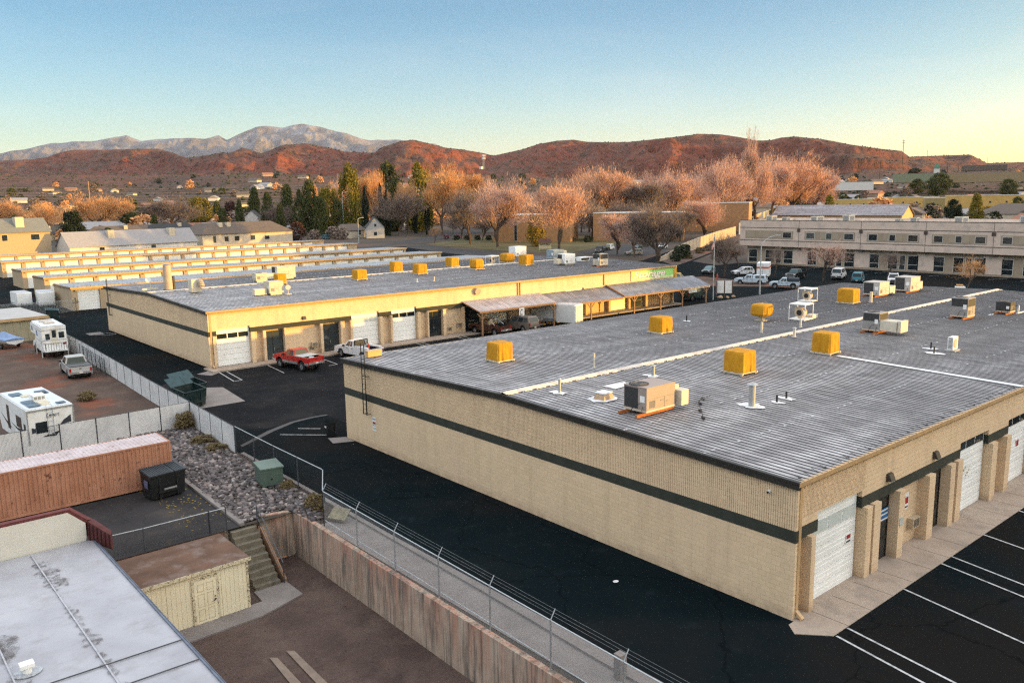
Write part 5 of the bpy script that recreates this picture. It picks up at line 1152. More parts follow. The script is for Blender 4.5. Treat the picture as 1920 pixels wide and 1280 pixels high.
def lamps(p, L, Wd, zf, zr_, c, grille=True, plate=True, chrome=True, hw=.36):
    for s in (-1, 1):
        b = MB(); b.box(L/2-.07, L/2+.005, s*(Wd/2-.06-hw/2)-hw/2, s*(Wd/2-.06-hw/2)+hw/2, zf-.10, zf+.10); b.obj('headlight', m_head, p)
        b = MB(); b.box(-L/2-.012, -L/2+.05, s*(Wd/2-.12)-.09, s*(Wd/2-.12)+.09, zr_-.24, zr_+.18); b.obj('tail_light', m_tail, p)
    b = MB(); b.box(L/2-.02, L/2+.10, -Wd/2+.03, Wd/2-.03, c+.08, c+.30); b.obj('front_bumper', m_chrome if chrome else m_dark, p)
    b = MB(); b.box(-L/2-.12, -L/2+.02, -Wd/2+.05, Wd/2-.05, c+.10, c+.30); r_ = b.obj('rear_bumper', m_chrome if chrome else m_dark, p)
    if grille:
        b = MB(); b.box(L/2-.04, L/2+.012, -Wd/2+.46, Wd/2-.46, zf-.20, zf+.12); g = b.obj('grille', m_dark, p)
        b = MB()
        for k in range(3): b.box(L/2+.012, L/2+.02, -Wd/2+.48, Wd/2-.48, zf-.17+k*.10, zf-.14+k*.10)
        b.obj('grille_bar', m_chrome, g)
    if plate: b = MB(); b.box(-L/2-.14, -L/2-.121, -.17, .17, c+.14, c+.28); b.obj('number_plate', m_plate, p)
def mirrors(p, x, Wd, z):
    for s in (-1, 1): b = MB(); b.box(x-.07, x+.07, s*(Wd/2+.02)-.02, s*(Wd/2+.22), z, z+.18) if s > 0 else b.box(x-.07, x+.07, -Wd/2-.22, -Wd/2+.0, z, z+.18); b.obj('mirror', m_dark, p)
def seams(p, xs, Wd, z0, z1, hz):
    b = MB()
    for x in xs:
        for s in (-1, 1): b.box(x-.008, x+.008, s*Wd/2-.006, s*Wd/2+.006, z0, z1)
    b.obj('door_seam', m_dark, p); b = MB()
    for x in hz:
        for s in (-1, 1): b.box(x-.10, x+.06, s*(Wd/2+.012)-.015, s*(Wd/2+.012)+.015, z1-.16, z1-.11)
    if hz: b.obj('door_handle', m_dark, p)
def pickup(label, loc, rz, col, L=5.7, Wd=1.98, c=.42, zb=1.18, zh=1.12, zt=1.88, r=.39, cab=(-.45, 1.15), bed=True, crew=True, lower=None, cover=None, group=None, chrome=True, rim=None, glass=None):
    t = thing('pickup_truck', label, 'pickup truck', loc, rz, group); wf, wr = L*.315, -L*.30; ra = r*1.22; hx = cab[1]
    xb = cab[0]-.05
    top = [(xb, zb), (hx+.1, zb), (hx+.2, zh+.04), (L/2-.45, zh-.01), (L/2-.12, zh-.12), (L/2, zh-.35), (L/2, c+.3)]
    b = MB(); b.prism(vprof(xb, L/2, c, top, [wf], ra), -Wd/2, Wd/2, 0, .035, .07)
    b.obj('body', [col], t)
    b = MB(); pr_ = vprof(-L/2, xb-.02, c, [(-L/2, zb), (xb-.02, zb)], [wr], ra)
    b.prism(pr_, -Wd/2, -Wd/2+.14, 0, .02, .03); b.prism(pr_, Wd/2-.14, Wd/2, 0, .02, .03); b.box(-L/2, -L/2+.10, -Wd/2+.14, Wd/2-.14, c+.18, zb-.01); b.box(xb-.10, xb-.03, -Wd/2+.14, Wd/2-.14, c+.2, zb)
    bo = b.obj('bed', [col], t)
    b = MB(); b.box(-L/2+.1, xb-.1, -Wd/2+.141, Wd/2-.141, c+.22, c+.30)
    for s in (-1, 1): b.box(-L/2+.1, xb-.1, min(s*(Wd/2-.141), s*(Wd/2-.155)), max(s*(Wd/2-.141), s*(Wd/2-.155)), c+.3, zb-.02)
    b.obj('bed_liner', m_bedliner, bo)
    b = MB(); b.box(-L/2-.006, -L/2, -.12, .12, zb-.22, zb-.14); b.obj('tailgate_handle', m_dark, bo)
    if cover: b = MB(); b.box(cover[0], cover[1], -Wd/2+.05, Wd/2-.05, zb+.005, zb+.07); b.obj('bed_cover', cover[2], t)
    sd = ((.07,.40),(.45,.80)) if crew else ((.10,.34),(.40,.80))
    cabin(t, col, cab[0], hx+.12, cab[0]+.12, hx-.52, zb-.01, zt, Wd-.08, Wd-.42, sd, glass=glass)
    b = MB(); b.box(-L/2+.2, L/2-.2, -Wd/2+.2, Wd/2-.2, c-.12, c+.02); b.obj('chassis', m_dark, t)
    if lower:
        b = MB()
        for s in (-1, 1):
            for x0, x1 in ((wr+ra+.03, wf-ra-.03), (-L/2+.02, wr-ra-.03), (wf+ra+.03, L/2-.05)): b.box(x0, x1, s*Wd/2-.012, s*Wd/2+.012, c+.0, c+.24)
        b.obj('rocker_panel', lower, t)
    for x in (wf, wr):
        for s in (-1, 1): wheel(t, x, s*(Wd/2-.14), r, .27, s, rim)
    b = MB()
    for x in (wf, wr): b.box(x-ra, x+ra, -Wd/2+.3, Wd/2-.3, c+.05, c+.28)
    b.obj('wheel_well', m_dark, t)
    lamps(t, L, Wd, zh-.22, zb-.30, c, chrome=chrome); mirrors(t, hx-.05, Wd, zb-.02); seams(t, (cab[0]+.06, (cab[0]+hx)/2+.0, hx-.02), Wd, c+.15, zb-.04, (cab[0]+.2, (cab[0]+hx)/2+.22))
    return t
def wagon(label, loc, rz, col, cat, L=4.6, Wd=1.85, c=.28, zb=.98, zh=.98, zt=1.68, r=.34, hx=.85, slope=.30, ws=.62, sides=((.06,.27),(.30,.55),(.58,.84)), name='parked_car', low2=None, group=None, chrome=False, rack=False, glass=None, xr=None):
    t = thing(name, label, cat, loc, rz, group); wf, wr = L*.31, -L*.29; ra = r*1.2
    xr = -L/2+.06 if xr is None else xr
    top = [(-L/2, zb-.22), (-L/2+.03, zb), (hx+.1, zb), (hx+.3, zh), (L/2-.35, zh-.12), (L/2-.06, zh-.26), (L/2, zh-.45)]
    b = MB(); b.prism(vprof(-L/2, L/2, c, top, [wf, wr], ra), -Wd/2, Wd/2, 0, .05, .10); b.obj('body', [col], t)
    cabin(t, col, xr, hx+.25, xr+slope, hx-ws, zb-.01, zt, Wd-.08, Wd-.40, sides, glass=glass)
    if low2:
        b = MB()
        for s in (-1, 1): b.box(wr+ra+.02, wf-ra-.02, s*Wd/2-.012, s*Wd/2+.012, c+.03, c+.28)
        b.obj('side_cladding', low2, t)
    for x in (wf, wr):
        for s in (-1, 1): wheel(t, x, s*(Wd/2-.11), r, .21, s)
    b = MB(); b.box(-L/2+.15, L/2-.15, -Wd/2+.24, Wd/2-.24, c-.06, c+.35); b.obj('chassis', m_dark, t)
    if rack:
        b = MB()
        for s in (-1, 1): b.tube((xr+.5, s*(Wd/2-.32), zt+.04), (hx-ws-.2, s*(Wd/2-.32), zt+.04), .025)
        b.obj('roof_rail', m_dark, t)
    lamps(t, L, Wd, zh-.26, zb-.10, c, chrome=chrome, hw=.30); mirrors(t, hx-.1, Wd, zb); seams(t, (hx-.05, (hx+xr)/2+.15, xr+L*.18), Wd, c+.15, zb-.03, ((hx+xr)/2+.3,))
    return t
P_red = paint('red', (.42,.022,.016)); P_white = paint('white', (.66,.66,.66)); P_silver = paint('silver', (.40,.39,.37), .3); P_black = paint('black', (.012,.012,.013), .2); P_tan = paint('pewter', (.17,.135,.11), .35); P_blue = paint('pale_blue', (.44,.52,.58)); P_teal = paint('teal', (.05,.20,.24)); P_grey = paint('slate', (.10,.115,.125), .3); P_gold = paint('champagne', (.33,.29,.22), .3); P_maroon = paint('maroon', (.13,.012,.03), .3); P_dkgreen = paint('dark_green', (.02,.04,.035), .3)
FY = R(90)                                      # nose towards the warehouse front (+y)
t = pickup('lifted red pickup with silver lower panels and white bed cover, nose to the warehouse', (8.9,60.35,.02), R(101), P_red, 5.7, 1.98, .66, 1.42, 1.38, 2.02, .44, (-.55,1.05), lower=m_chrome, cover=(-2.0,-.62,M('bed_cover_grey',(.42,.43,.41),.5,.1,2)))
b = MB(); b.blob((-2.3,.1,1.2),(.35,.3,.25),2,.15,0,4); tag(b.obj('tarpaulin_bundle', M('pale_cloth',(.45,.45,.46),.8,.1,5), None, (8.9,60.35,.02), R(101)), 'crumpled pale bundle lying in the bed of the red pickup', 'bundle')
t = pickup('white work pickup with black headache rack and open bed, parked right of the red pickup', (16.15,60.9,.02), R(98), P_white, 5.9, 2.0, .5, 1.28, 1.25, 1.95, .42, (-.25,1.25), crew=False)
b = MB(); x = -.42
for y in (-.85, .85): b.box(x-.04,x+.04,y-.04,y+.04,1.25,1.98)
b.box(x-.04,x+.04,-.85,.85,1.92,2.0)
for k in range(5): b.box(x-.02,x+.02,-.8,.8,1.36+k*.11,1.40+k*.11)
b.obj('headache_rack', m_dark, t); b = MB()
for s in (-1, 1): b.box(-2.6,-.5,min(s*.98,s*.70),max(s*.98,s*.70),1.285,1.42)
b.obj('side_tool_box', P_white, t); b = MB(); b.cbox((.55,-1.012,1.05),(.45,.012,.22)); b.obj('door_decal', M('decal_grey',(.10,.10,.12),.6,.3,9), t)
t = thing('traffic_cone', 'orange traffic cone standing in the bed of the white work pickup', 'cone', (16.42,59.3,.83)); b = MB(); b.tube((0,0,.04),(0,0,.95),.19,.03,12); b.obj('cone', M('cone_orange',(.62,.06,.012),.5,.06), t); b = MB(); b.box(-.22,.22,-.22,.22,0,.04); b.obj('base', m_black, t)
pickup('silver crew-cab pickup with folding black bed cover on the dirt lot', (-8.55,73.2,.02), R(86), P_silver, 5.9, 2.03, .46, 1.22, 1.2, 1.92, .41, (-.75,1.25), cover=(-2.85,-.82,M('tonneau',(.06,.063,.066),.5,.2,2)))
t = pickup('dark maroon pickup with chrome roll bar under the timber canopy', (35.8,63.0,.03), R(97), paint('copper_black',(.055,.022,.014),.25), 5.5, 1.9, .55, 1.3, 1.26, 1.92, .42, (-.5,1.0), group=None)
b = MB(); b.path([(-.75,-.8,1.3),(-.75,-.7,1.85),(-.75,.7,1.85),(-.75,.8,1.3)],.045); b.path([(-.75,-.7,1.8),(-1.6,-.8,1.3)],.04); b.path([(-.75,.7,1.8),(-1.6,.8,1.3)],.04)
for y in (-.4,.4): b.tube((-.75,y,1.9),(-.62,y,1.9),.12)
b.obj('roll_bar', m_chrome, t)
wagon('dusty grey-brown sport utility with roof rack under the canopy', (40.3,62.6,.03), R(95), P_tan, 'sport utility', 5.3, 2.0, .42, 1.2, 1.2, 1.95, .41, .95, .25, .6, name='sport_utility_car', rack=True)
# office side
t = pickup('pale blue pickup with matching camper shell at the kerb of the island', (106.6,72.9,.02), R(115), P_blue, 5.8, 1.95, .5, 1.22, 1.18, 1.85, .40, (-.35,1.2), crew=False)
cabin(t, P_blue, -2.85, -.42, -2.72, -.45, 1.20, 1.83, 1.86, 1.55, ((.12,.80),), name='camper_shell', ws=False)
pickup('black crew-cab pickup facing out from the office parking bays', (121.5,72.5,.02), R(190), P_black, 6.0, 2.05, .5, 1.30, 1.28, 1.98, .43, (-.7,1.3), glass=m_tealglass)
t = pickup('pale blue open-topped truck with boxy cab hidden behind the roof edge', (104.5,64.6,.02), R(118), P_blue, 5.0, 1.85, .6, 1.25, 1.22, 1.95, .44, (-.5,.95), crew=True)
b = MB(); b.box(-2.45,-.6,-.88,.88,1.26,1.85); b.obj('soft_cover', M('dark_canvas',(.03,.04,.05),.7,.2,3), t)
wagon('white crossover parked left of the street lamp at the office', (121.8,85.0,.02), R(150), P_white, 'crossover', 4.55, 1.84, .28, 1.0, 1.02, 1.68, .35, .75, .42, .75)
wagon('slate wagon facing out beside the flagpole', (120.4,92.6,.02), R(200), P_grey, 'station wagon', 4.7, 1.8, .26, .95, .92, 1.52, .33, .75, .40, .75, low2=M('tan_cladding',(.16,.14,.10),.6), rack=True, glass=m_tealglass)
wagon('white passenger van with long row of side windows', (127.0,66.5,.02), R(20), P_white, 'van', 5.9, 2.05, .42, 1.22, 1.20, 2.15, .38, 1.85, .12, .55, ((.03,.14),(.17,.30),(.33,.50),(.54,.66),(.70,.86)), name='passenger_van')
wagon('teal minivan with two-tone sides beside the white passenger van', (122.8,60.4,.02), R(22), P_teal, 'minivan', 5.0, 1.95, .36, 1.1, 1.08, 1.92, .36, 1.35, .15, .6, ((.05,.36),(.40,.62),(.66,.86)), name='minivan', low2=M('pale_band',(.40,.42,.40),.4))
t = wagon('white sport utility with black striped roof behind the rooftop units', (124.5,54.5,.02), R(205), P_white, 'sport utility', 4.9, 1.95, .4, 1.1, 1.1, 1.85, .38, .9, .2, .6, name='sport_utility_car')
b = MB()
for k in range(4): b.box(-1.9+k*.55,-1.65+k*.55,-.6,.6,1.855,1.862)
b.obj('roof_stripe', m_dark, t)
wagon('pale car with orange load on its roof, just past the roof ridge', (113.0,38.4,.02), R(22), P_white, 'station wagon', 4.8, 1.85, .3, 1.0, 1.0, 1.60, .34, .8, .3, .7, rack=True, glass=m_tealglass)
b = MB(); b.box(-.9,.4,-.5,.5,0,.16); tag(b.obj('roof_load', M('orange_load',(.40,.20,.05),.7,.2,5), None, (112.8,38.4,1.68), R(22)), 'orange bundle tied on the roof of the pale car', 'bundle')
t = wagon('dark green sport utility with white camper shell behind the flagpole', (80.9,66.6,.02), R(4), P_dkgreen, 'sport utility', 5.4, 1.95, .55, 1.25, 1.2, 1.98, .46, 1.2, .15, .6, ((.04,.30),(.34,.58),(.62,.86)), name='sport_utility_car')
cabin(t, P_white, -2.6, -.35, -2.5, -.4, 1.3, 2.06, 1.97, 1.6, ((.10,.46),(.52,.90)), name='camper_shell', ws=False, glass=M('pale_shell_glass',(.42,.42,.40),.3,.1))
# moving truck
t = thing('box_truck', 'yellow rental box truck with white roof behind the storage sign', 'truck', (97.0,84.2,.02), R(-62)); P_yel = paint('yellow', (.62,.34,.02), .35)
b = MB(); b.box(-3.4,1.0,-1.2,1.2,.95,3.35); b.obj('cargo_box', P_yel, t); b = MB(); b.box(-3.42,1.02,-1.22,1.22,3.35,3.45); b.obj('box_roof', m_white, t)
b = MB(); b.prism(vprof(1.05,3.5,.5,[(1.05,1.45),(2.3,1.45),(2.5,1.38),(3.2,1.2),(3.45,1.05),(3.5,.7)],[2.55],.52), -1.02, 1.02, 0, .04, .08); b.obj('body', [P_yel], t)
cabin(t, P_yel, 1.05, 2.45, 1.1, 1.85, 1.44, 2.2, 1.98, 1.6, ((.30,.86),), glass=m_tealglass, rear=False)
for x in (2.55,-2.0):
    for s in (-1,1): wheel(t, x, s*.9, .42, .28, s)
b = MB(); b.box(-3.3,3.2,-.8,.8,.5,.95); b.obj('chassis', m_dark, t); lamps(t, 7.0, 2.0, 1.0, 1.3, .45, chrome=False, plate=False)
b = MB(); b.box(-2.4,-1.5,-1.215,-1.201,1.9,2.6); b.obj('emblem', M('emblem_red',(.42,.12,.01),.5,.1), t); b = MB(); b.box(-.5,-.3,-1.215,-1.201,1.2,3.2); b.obj('door_track', m_dark, t)
# two-tone rental trailer
t = thing('box_trailer', 'white box trailer with a red-orange band in the office parking', 'trailer', (117.0,76.9,.02), R(28)); b = MB(); b.box(-2.4,2.4,-1.15,1.15,.75,3.3); b.obj('cargo_box', m_white, t)
b = MB(); b.box(-2.42,-2.401,-1.16,1.16,2.25,2.6); b.box(-2.4,2.4,-1.165,-1.151,2.25,2.6); b.obj('band', M('band_orange',(.52,.10,.03),.5), t); b = MB(); b.box(-2.425,-2.405,-.03,.03,.8,3.2); b.box(-2.43,-2.405,.1,.5,1.7,1.76); b.box(-.2,.9,-1.172,-1.153,.9,2.2); b.obj('door_seam', M('seam_grey',(.25,.25,.26),.6), t)
for s in (-1,1): wheel(t, -.3, s*1.0, .38, .25, s)
b = MB(); b.beam((2.4,0,.6),(3.7,0,.55),.12,.1); b.obj('tow_bar', m_dark, t)
# cars further back
for (lb, x, y, rz, col, kw) in (('leftmost maroon car on the street behind the bare trees', 184.5, 276.5, 60, P_maroon, {}), ('maroon car between two others on the street behind the trees', 188, 273.0, 60, P_maroon, {}), ('rightmost maroon car on the street behind the trees', 191.5, 270, 60, P_maroon, {}),
    ('white crossover right of the black pickup at the church', 168.0, 166.0, 200, P_white, dict(zt=1.75)), ('dark sedan between the white cars at the church', 176.0, 161, 200, P_dkgreen, dict(zt=1.45, zb=.9)), ('silver car behind the small bare tree at the church', 183, 156.5, 200, P_white, dict()),
    ('champagne minivan under the grey bare tree in front of the wall', 154.5, 143.8, 150, P_gold, dict(L=5.0, zt=1.8)), ('blue car parked by the white-gabled house', 246, 512, 30, P_blue, {}), ('second pale car by the white-gabled house', 256, 506, 30, P_white, {}), ('dark car beside the cypress on the side street', 200, 352, 40, P_grey, {}), ('pale green car at the end of the far storage row', 152, 322, 20, P_teal, dict(L=5.4, zt=1.9))):
    wagon(lb, (x, y, .03), R(rz), col, 'car', group='cars parked beyond the storage rows', **kw)
pickup('black crew-cab pickup parked at the church by the lawn', (155.5,158.2,.03), R(215), P_black, 6.4, 2.1, .5, 1.3, 1.28, 2.0, .43, (-.7,1.3), group='cars parked beyond the storage rows')
wagon('dark car at the left edge of the church parking', (163.2,163.5,.03), R(200), P_black, 'car', group='cars parked beyond the storage rows')
# ---- truck camper, travel trailer, boat, enclosed trailers
t = thing('truck_camper', 'white truck camper with rear door and railed back porch on a pickup', 'camper', (-7.75,88.0,0), R(88)); x0 = -3.4
b = MB(); b.prism([(x0,1.35),(x0,3.5),(1.7,3.55),(3.3,3.4),(3.45,2.75),(3.2,2.35),(.5,2.3),(.45,1.35)], -1.22, 1.22, 0, .04, .06); b.obj('camper_body', m_white, t)
b = MB(); b.box(x0+.2,3.0,-1.1,1.1,3.53,3.6); b.obj('camper_roof', m_seal, t); b = MB(); b.box(-1.5,-.4,-.5,.5,3.6,3.72); b.box(.2,.7,.2,.7,3.6,3.7); b.box(1.2,2.4,-.7,.5,3.6,3.66); b.obj('roof_hatch', M('hatch_tan',(.45,.40,.33),.6), t)
b = MB(); b.box(x0-.012,x0,-.35,.35,1.5,3.3); d = b.obj('entry_door', M('camper_door_cream',(.60,.56,.46),.5,.05), t); b = MB(); b.box(x0-.022,x0-.013,-.2,.2,2.3,3.1); b.obj('pane', m_glass, d)
b = MB(); b.box(x0-.012,x0+.01,.42,.85,2.1,2.75); b.box(x0-.012,x0+.01,-1.0,-.45,2.2,2.85); b.box(-1.0,-.2,1.19,1.232,2.3,2.9); b.box(1.9,2.6,1.19,1.232,2.6,3.1); b.obj('window', m_glass, t)
b = MB()
for z in (3.02, 1.9): b.box(x0-.006,.45,1.20,1.226,z,z+.05); b.box(x0-.012,x0,-1.2,1.2,z+.1,z+.14)
b.obj('trim_stripe', M('camper_stripe',(.16,.15,.2),.5), t)
b = MB()
for y in np.arange(-1.0, 1.01, .25): b.tube((x0-.75,y,1.0),(x0-.75,y,1.75),.02,n=5)
b.path([(x0-.75,-1.05,1.75),(x0-.75,1.05,1.75)],.025); b.path([(x0,1.05,1.75),(x0-.75,1.05,1.75),(x0-.75,1.05,1.0)],.025); b.path([(x0,-1.05,1.75),(x0-.75,-1.05,1.75)],.025); b.obj('porch_rail', m_dark, t)
b = MB(); b.box(x0-.8,x0,-1.1,1.1,.86,1.0); b.box(x0-.1,x0+2.5,-1.15,1.15,.75,1.34); b.obj('porch_deck', m_white, t)
b = MB(); b.prism(vprof(-.1,4.1,.6,[(-.1,1.4),(2.4,1.4),(2.6,1.32),(3.9,1.2),(4.1,.9)],[2.7],.5), -1.0, 1.0, 0, .04, .08); b.obj('truck_body', m_white, t); cabin(t, m_white, .4, 2.5, .5, 1.9, 1.4, 2.1, 1.95, 1.6, ((.05,.4),(.45,.9)))
for x in (2.7,-1.5):
    for s in (-1,1): wheel(t, x, s*.93, .42, .3, s)
b = MB(); b.box(x0+.1,3.6,-.8,.8,.5,.86); b.obj('chassis', m_dark, t); b = MB()
for x in (x0+.3,.3):
    for s in (-1,1): b.beam((x,s*1.27,.15),(x,s*1.27,2.0),.09,.09)
b.obj('jack', m_white, t); b = MB(); b.box(x0-.02,x0-.001,-1.1,-.8,1.45,1.65); b.obj('tail_light', m_tail, t)
t = thing('travel_trailer', 'white travel trailer with dark swooshes, roof panels and rear ladder', 'travel trailer', (-16.55,49.35,0), R(93)); b = MB()
b.prism([(-3.9,.55),(-3.95,3.0),(-3.8,3.15),(3.4,3.15),(3.9,2.7),(4.0,1.4),(3.5,.55)], -1.42, 1.42, 0, .04, .06); b.obj('body', m_white, t)
b = MB(); b.box(-3.8,3.3,-1.36,1.36,3.15,3.2); b.obj('roof', M('trailer_roof',(.58,.63,.68),.5,.05), t)
m_pv = M('solar_cell', (.05,.085,.12), .25, .25, 2); m_sw = M('swoosh_black', (.03,.035,.045), .4, .2); b = MB()
for (x,y,w,d) in ((-2.9,.75,1.1,.7),(-1.7,.75,1.1,.7),(1.6,.75,1.1,.7),(-3.3,-.85,.55,.55),(1.2,-.8,1.2,.7)): b.box(x-w/2,x+w/2,y-d/2,y+d/2,3.24,3.27)
b.obj('solar_panel', m_pv, t); b = MB(); b.box(-1.5,-.4,-.45,.35,3.2,3.55); a = b.obj('air_conditioner', m_white, t); b = MB()
for k in range(3): b.box(-1.512,-1.5,-.35+k*.24,-.17+k*.24,3.28,3.48)
b.obj('louvre', M('vent_tan',(.30,.28,.22),.7), a); b = MB(); b.box(-2.7,-1.9,-.35,.3,3.2,3.27); b.box(-3.3,-2.7,-.2,.3,3.2,3.26); b.box(.3,1.0,0,.6,3.2,3.27); b.obj('roof_hatch', M('hatch_cream',(.58,.52,.38),.6), t); b = MB(); b.tube((.9,-.75,3.2),(.9,-.75,3.3),.3,n=14); b.obj('vent_cover', m_dark, t)
b = MB(); b.box(-3.965,-3.93,.25,.95,1.5,2.25); b.obj('rear_window', m_glass, t); b = MB(); b.box(-2.4,-1.0,1.41,1.432,1.6,2.4); b.box(-3.4,-2.9,1.41,1.432,1.6,2.1); b.box(.8,1.5,1.41,1.432,1.0,2.7); b.obj('side_window', m_glass, t)
b = MB(); b.poly([(-3.965,-1.22,1.95),(-3.965,-1.22,2.45),(-3.965,-.75,2.15),(-3.965,-.35,1.65),(-3.965,-.8,1.9)]); b.poly([(-3.965,1.2,1.55),(-3.965,1.2,1.95),(-3.965,.97,1.85),(-3.965,.97,1.6)]); b.poly([(-3.965,.4,1.2),(-3.965,-.55,1.5),(-3.965,-.2,1.15),(-3.965,.6,1.25)]); b.poly([(-3.9,1.432,1.75),(-3.0,1.432,1.45),(-1.2,1.432,1.35),(.6,1.432,1.6),(-1.2,1.432,1.5),(-3.0,1.432,1.7)]); b.poly([(.2,1.432,1.2),(1.6,1.432,1.25),(3.4,1.432,1.85),(1.6,1.432,1.45)]); b.obj('swoosh', m_sw, t)
text('lettering', 'Lance', .34, M('lettering_slate',(.10,.11,.14),.5), t, (-3.962,.28,2.52), (R(90),0,R(-90)), .004, .2, .012)
b = MB()
for y in (-.12,.22): b.path([(-4.05,y,1.2),(-4.05,y,3.1),(-3.95,y,3.3),(-3.7,y,3.3)],.018)
for k in range(6): b.tube((-4.05,-.12,1.35+k*.3),(-4.05,.22,1.35+k*.3),.015,n=5)
b.obj('ladder', m_galv, t); b = MB(); b.box(-3.98,-3.93,-1.44,-1.37,.8,3.0); b.box(-3.98,-3.93,1.37,1.44,.8,3.0); b.box(-3.99,-3.9,-1.44,1.44,3.0,3.12); b.obj('corner_trim', m_galv, t)
for x in (-.4,.5):
    for s in (-1,1): wheel(t, x, s*1.22, .36, .24, s)
t = thing('boat', 'small boat under a blue cover on a trailer by the tan shed', 'boat', (-10.6,97.0,0), R(105)); b = MB(); vs = []; n = 9
for i in range(n):
    u = i/(n-1); x = -2.4+u*4.8; w = 1.05*(1-max(0,(u-.45)/.55)**2.2)+.02; zk = .75+.30*max(0,u-.5); vs += [(x,0,zk-.25),(x,-w*.8,zk),(x,-w,1.05+.12*u),(x,w,1.05+.12*u),(x,w*.8,zk)]
fs = []
for i in range(n-1):
    for j in range(5): fs.append((i*5+j,i*5+(j+1)%5,(i+1)*5+(j+1)%5,(i+1)*5+j))
b.add(vs, fs+[(0,1,2,3,4)]); b.obj('hull', m_white, t); b = MB(); vs = []
for i in range(n):
    u = i/(n-1); x = -2.45+u*4.9; w = 1.09*(1-max(0,(u-.45)/.55)**2.2)+.03; zr_ = 1.17+.12*u; pk = .55*math.exp(-((u-.55)/.22)**2)+.12; vs += [(x,-w,zr_-.12),(x,-w*.95,zr_),(x,0,zr_+pk),(x,w*.95,zr_),(x,w,zr_-.12)]
fs = [(i*5+j,i*5+j+1,(i+1)*5+j+1,(i+1)*5+j) for i in range(n-1) for j in range(4)]; b.add(vs, fs+[(0,1,2,3,4)]); b.obj('boat_cover', M('blue_cover',(.17,.25,.40),.7,.15,2,bmp=.3,bs=5), t)
b = MB(); b.beam((-2.3,0,.42),(3.4,0,.5),.09,.09); b.beam((-1,-.9,.42),(-1,.9,.42),.08,.08)
for s in (-1,1): b.beam((-1.9,s*.5,.55),(1.5,s*.4,.62),.10,.06)
b.tube((3.2,0,.0),(3.2,0,.7),.04); b.obj('boat_trailer', m_galv, t)
for s in (-1,1): wheel(t, -1.0, s*.95, .3, .2, s)
def cargo_trailer(label, loc, rz, L, Wd, H, mat, twin=False, side=None, rear_door=True):
    t = thing('enclosed_trailer', label, 'trailer', loc, rz); b = MB()
    b.prism([(-L/2,.45),(-L/2,H-.05),(-L/2+.1,H+.0),(L/2-.1,H+.0),(L/2,H-.08),(L/2,.45)], -Wd/2, Wd/2, 0, .03, .05); b.obj('body', mat, t)
    b = MB(); b.box(-L/2+.1,L/2-.12,-Wd/2+.08,Wd/2-.08,H-.002,H+.05); b.obj('roof', M('trailer_roof_grey',(.40,.41,.43),.5,.1), t)
    b = MB(); b.box(L/2-.02,L/2+.015,-Wd/2+.02,Wd/2-.02,.42,.62); b.box(-L/2-.015,-L/2+.02,-Wd/2,Wd/2,.42,.56); b.obj('kick_plate', m_galv, t)
    for x in ((-.75,.05) if twin else (-.4,)):
        for s in (-1,1): wheel(t, x, s*(Wd/2+.02), .36, .2, s)
    b = MB()
    for s in (-1,1): b.prism([(-1.4 if twin else -1.0,.5),(-1.2 if twin else -.8,.9),(.5 if twin else 0,.9),(.7 if twin else .2,.5)], s*Wd/2-.0 if s>0 else -Wd/2-.22, s*Wd/2+.22 if s>0 else -Wd/2+.0)
    b.obj('mudguard', m_galv, t); b = MB(); b.beam((L/2,-.6,.42),(L/2+1.3,0,.42),.08,.1); b.beam((L/2,.6,.42),(L/2+1.3,0,.42),.08,.1); b.tube((L/2+1.1,0,0),(L/2+1.1,0,.85),.04); b.obj('tow_bar', m_dark, t)
    if side: b = MB(); b.box(-L*.35,L*.25,Wd/2+.002,Wd/2+.012,1.2,2.2); b.obj('side_graphic', side, t)
    return t
cargo_trailer('rounded white cargo trailer, left of the two by the storage rows', (-.9,141.3,0), R(-88), 4.6, 2.2, 2.5, m_white, side=M('graphic_yellowgreen',(.38,.40,.16),.6))
cargo_trailer('white cargo trailer with green side graphic, right of the two by the storage rows', (2.1,138.6,0), R(-96), 5.0, 2.3, 2.6, m_white, side=M('graphic_green',(.08,.22,.12),.6))
t = cargo_trailer('long white twin-axle cargo trailer under the timber canopy', (47.3,63.1,.02), R(-72), 6.6, 2.35, 2.75, M('trailer_white',(.66,.64,.60),.45,.05), True)
b = MB(); b.box(3.305,3.32,-.35,.45,.6,2.4); b.obj('side_door', M('trailer_door_lilac',(.58,.57,.62),.5,.05), t); b = MB()
for (a,c,e,f) in ((-.38,-.35,.58,2.42),(.45,.48,.58,2.42),(-.38,.48,2.4,2.43)): b.box(3.305,3.325,a,c,e,f)
b.obj('door_frame', m_dark, t)
t = thing('banner_sign', 'white vertical banner with dark curved emblem on a canopy post', 'banner', (40.15,61.95,1.35)); b = MB(); b.box(-.42,.42,-.03,-.01,0,1.6); b.obj('banner', m_white, t); b = MB()
for i in range(9):
    a0 = R(60+i*26); a1 = R(60+(i+1)*26); b.quad((.30*math.cos(a0),-.034,.8+.66*math.sin(a0)),(.30*math.cos(a1),-.034,.8+.66*math.sin(a1)),(.22*math.cos(a1),-.034,.8+.52*math.sin(a1)),(.22*math.cos(a0),-.034,.8+.52*math.sin(a0)))
b.box(-.2,.15,-.036,-.033,.72,.78); b.poly([(-.3,-.034,.25),(-.1,-.034,.2),(-.25,-.034,.42)]); b.poly([(.02,-.034,.45),(.16,-.034,.5),(.05,-.034,.6)]); b.obj('emblem', m_sw, t); b = MB(); b.box(-.18,.12,-.040,-.0365,.80,.85); b.obj('print', M('banner_print_red',(.35,.04,.03),.6), t)
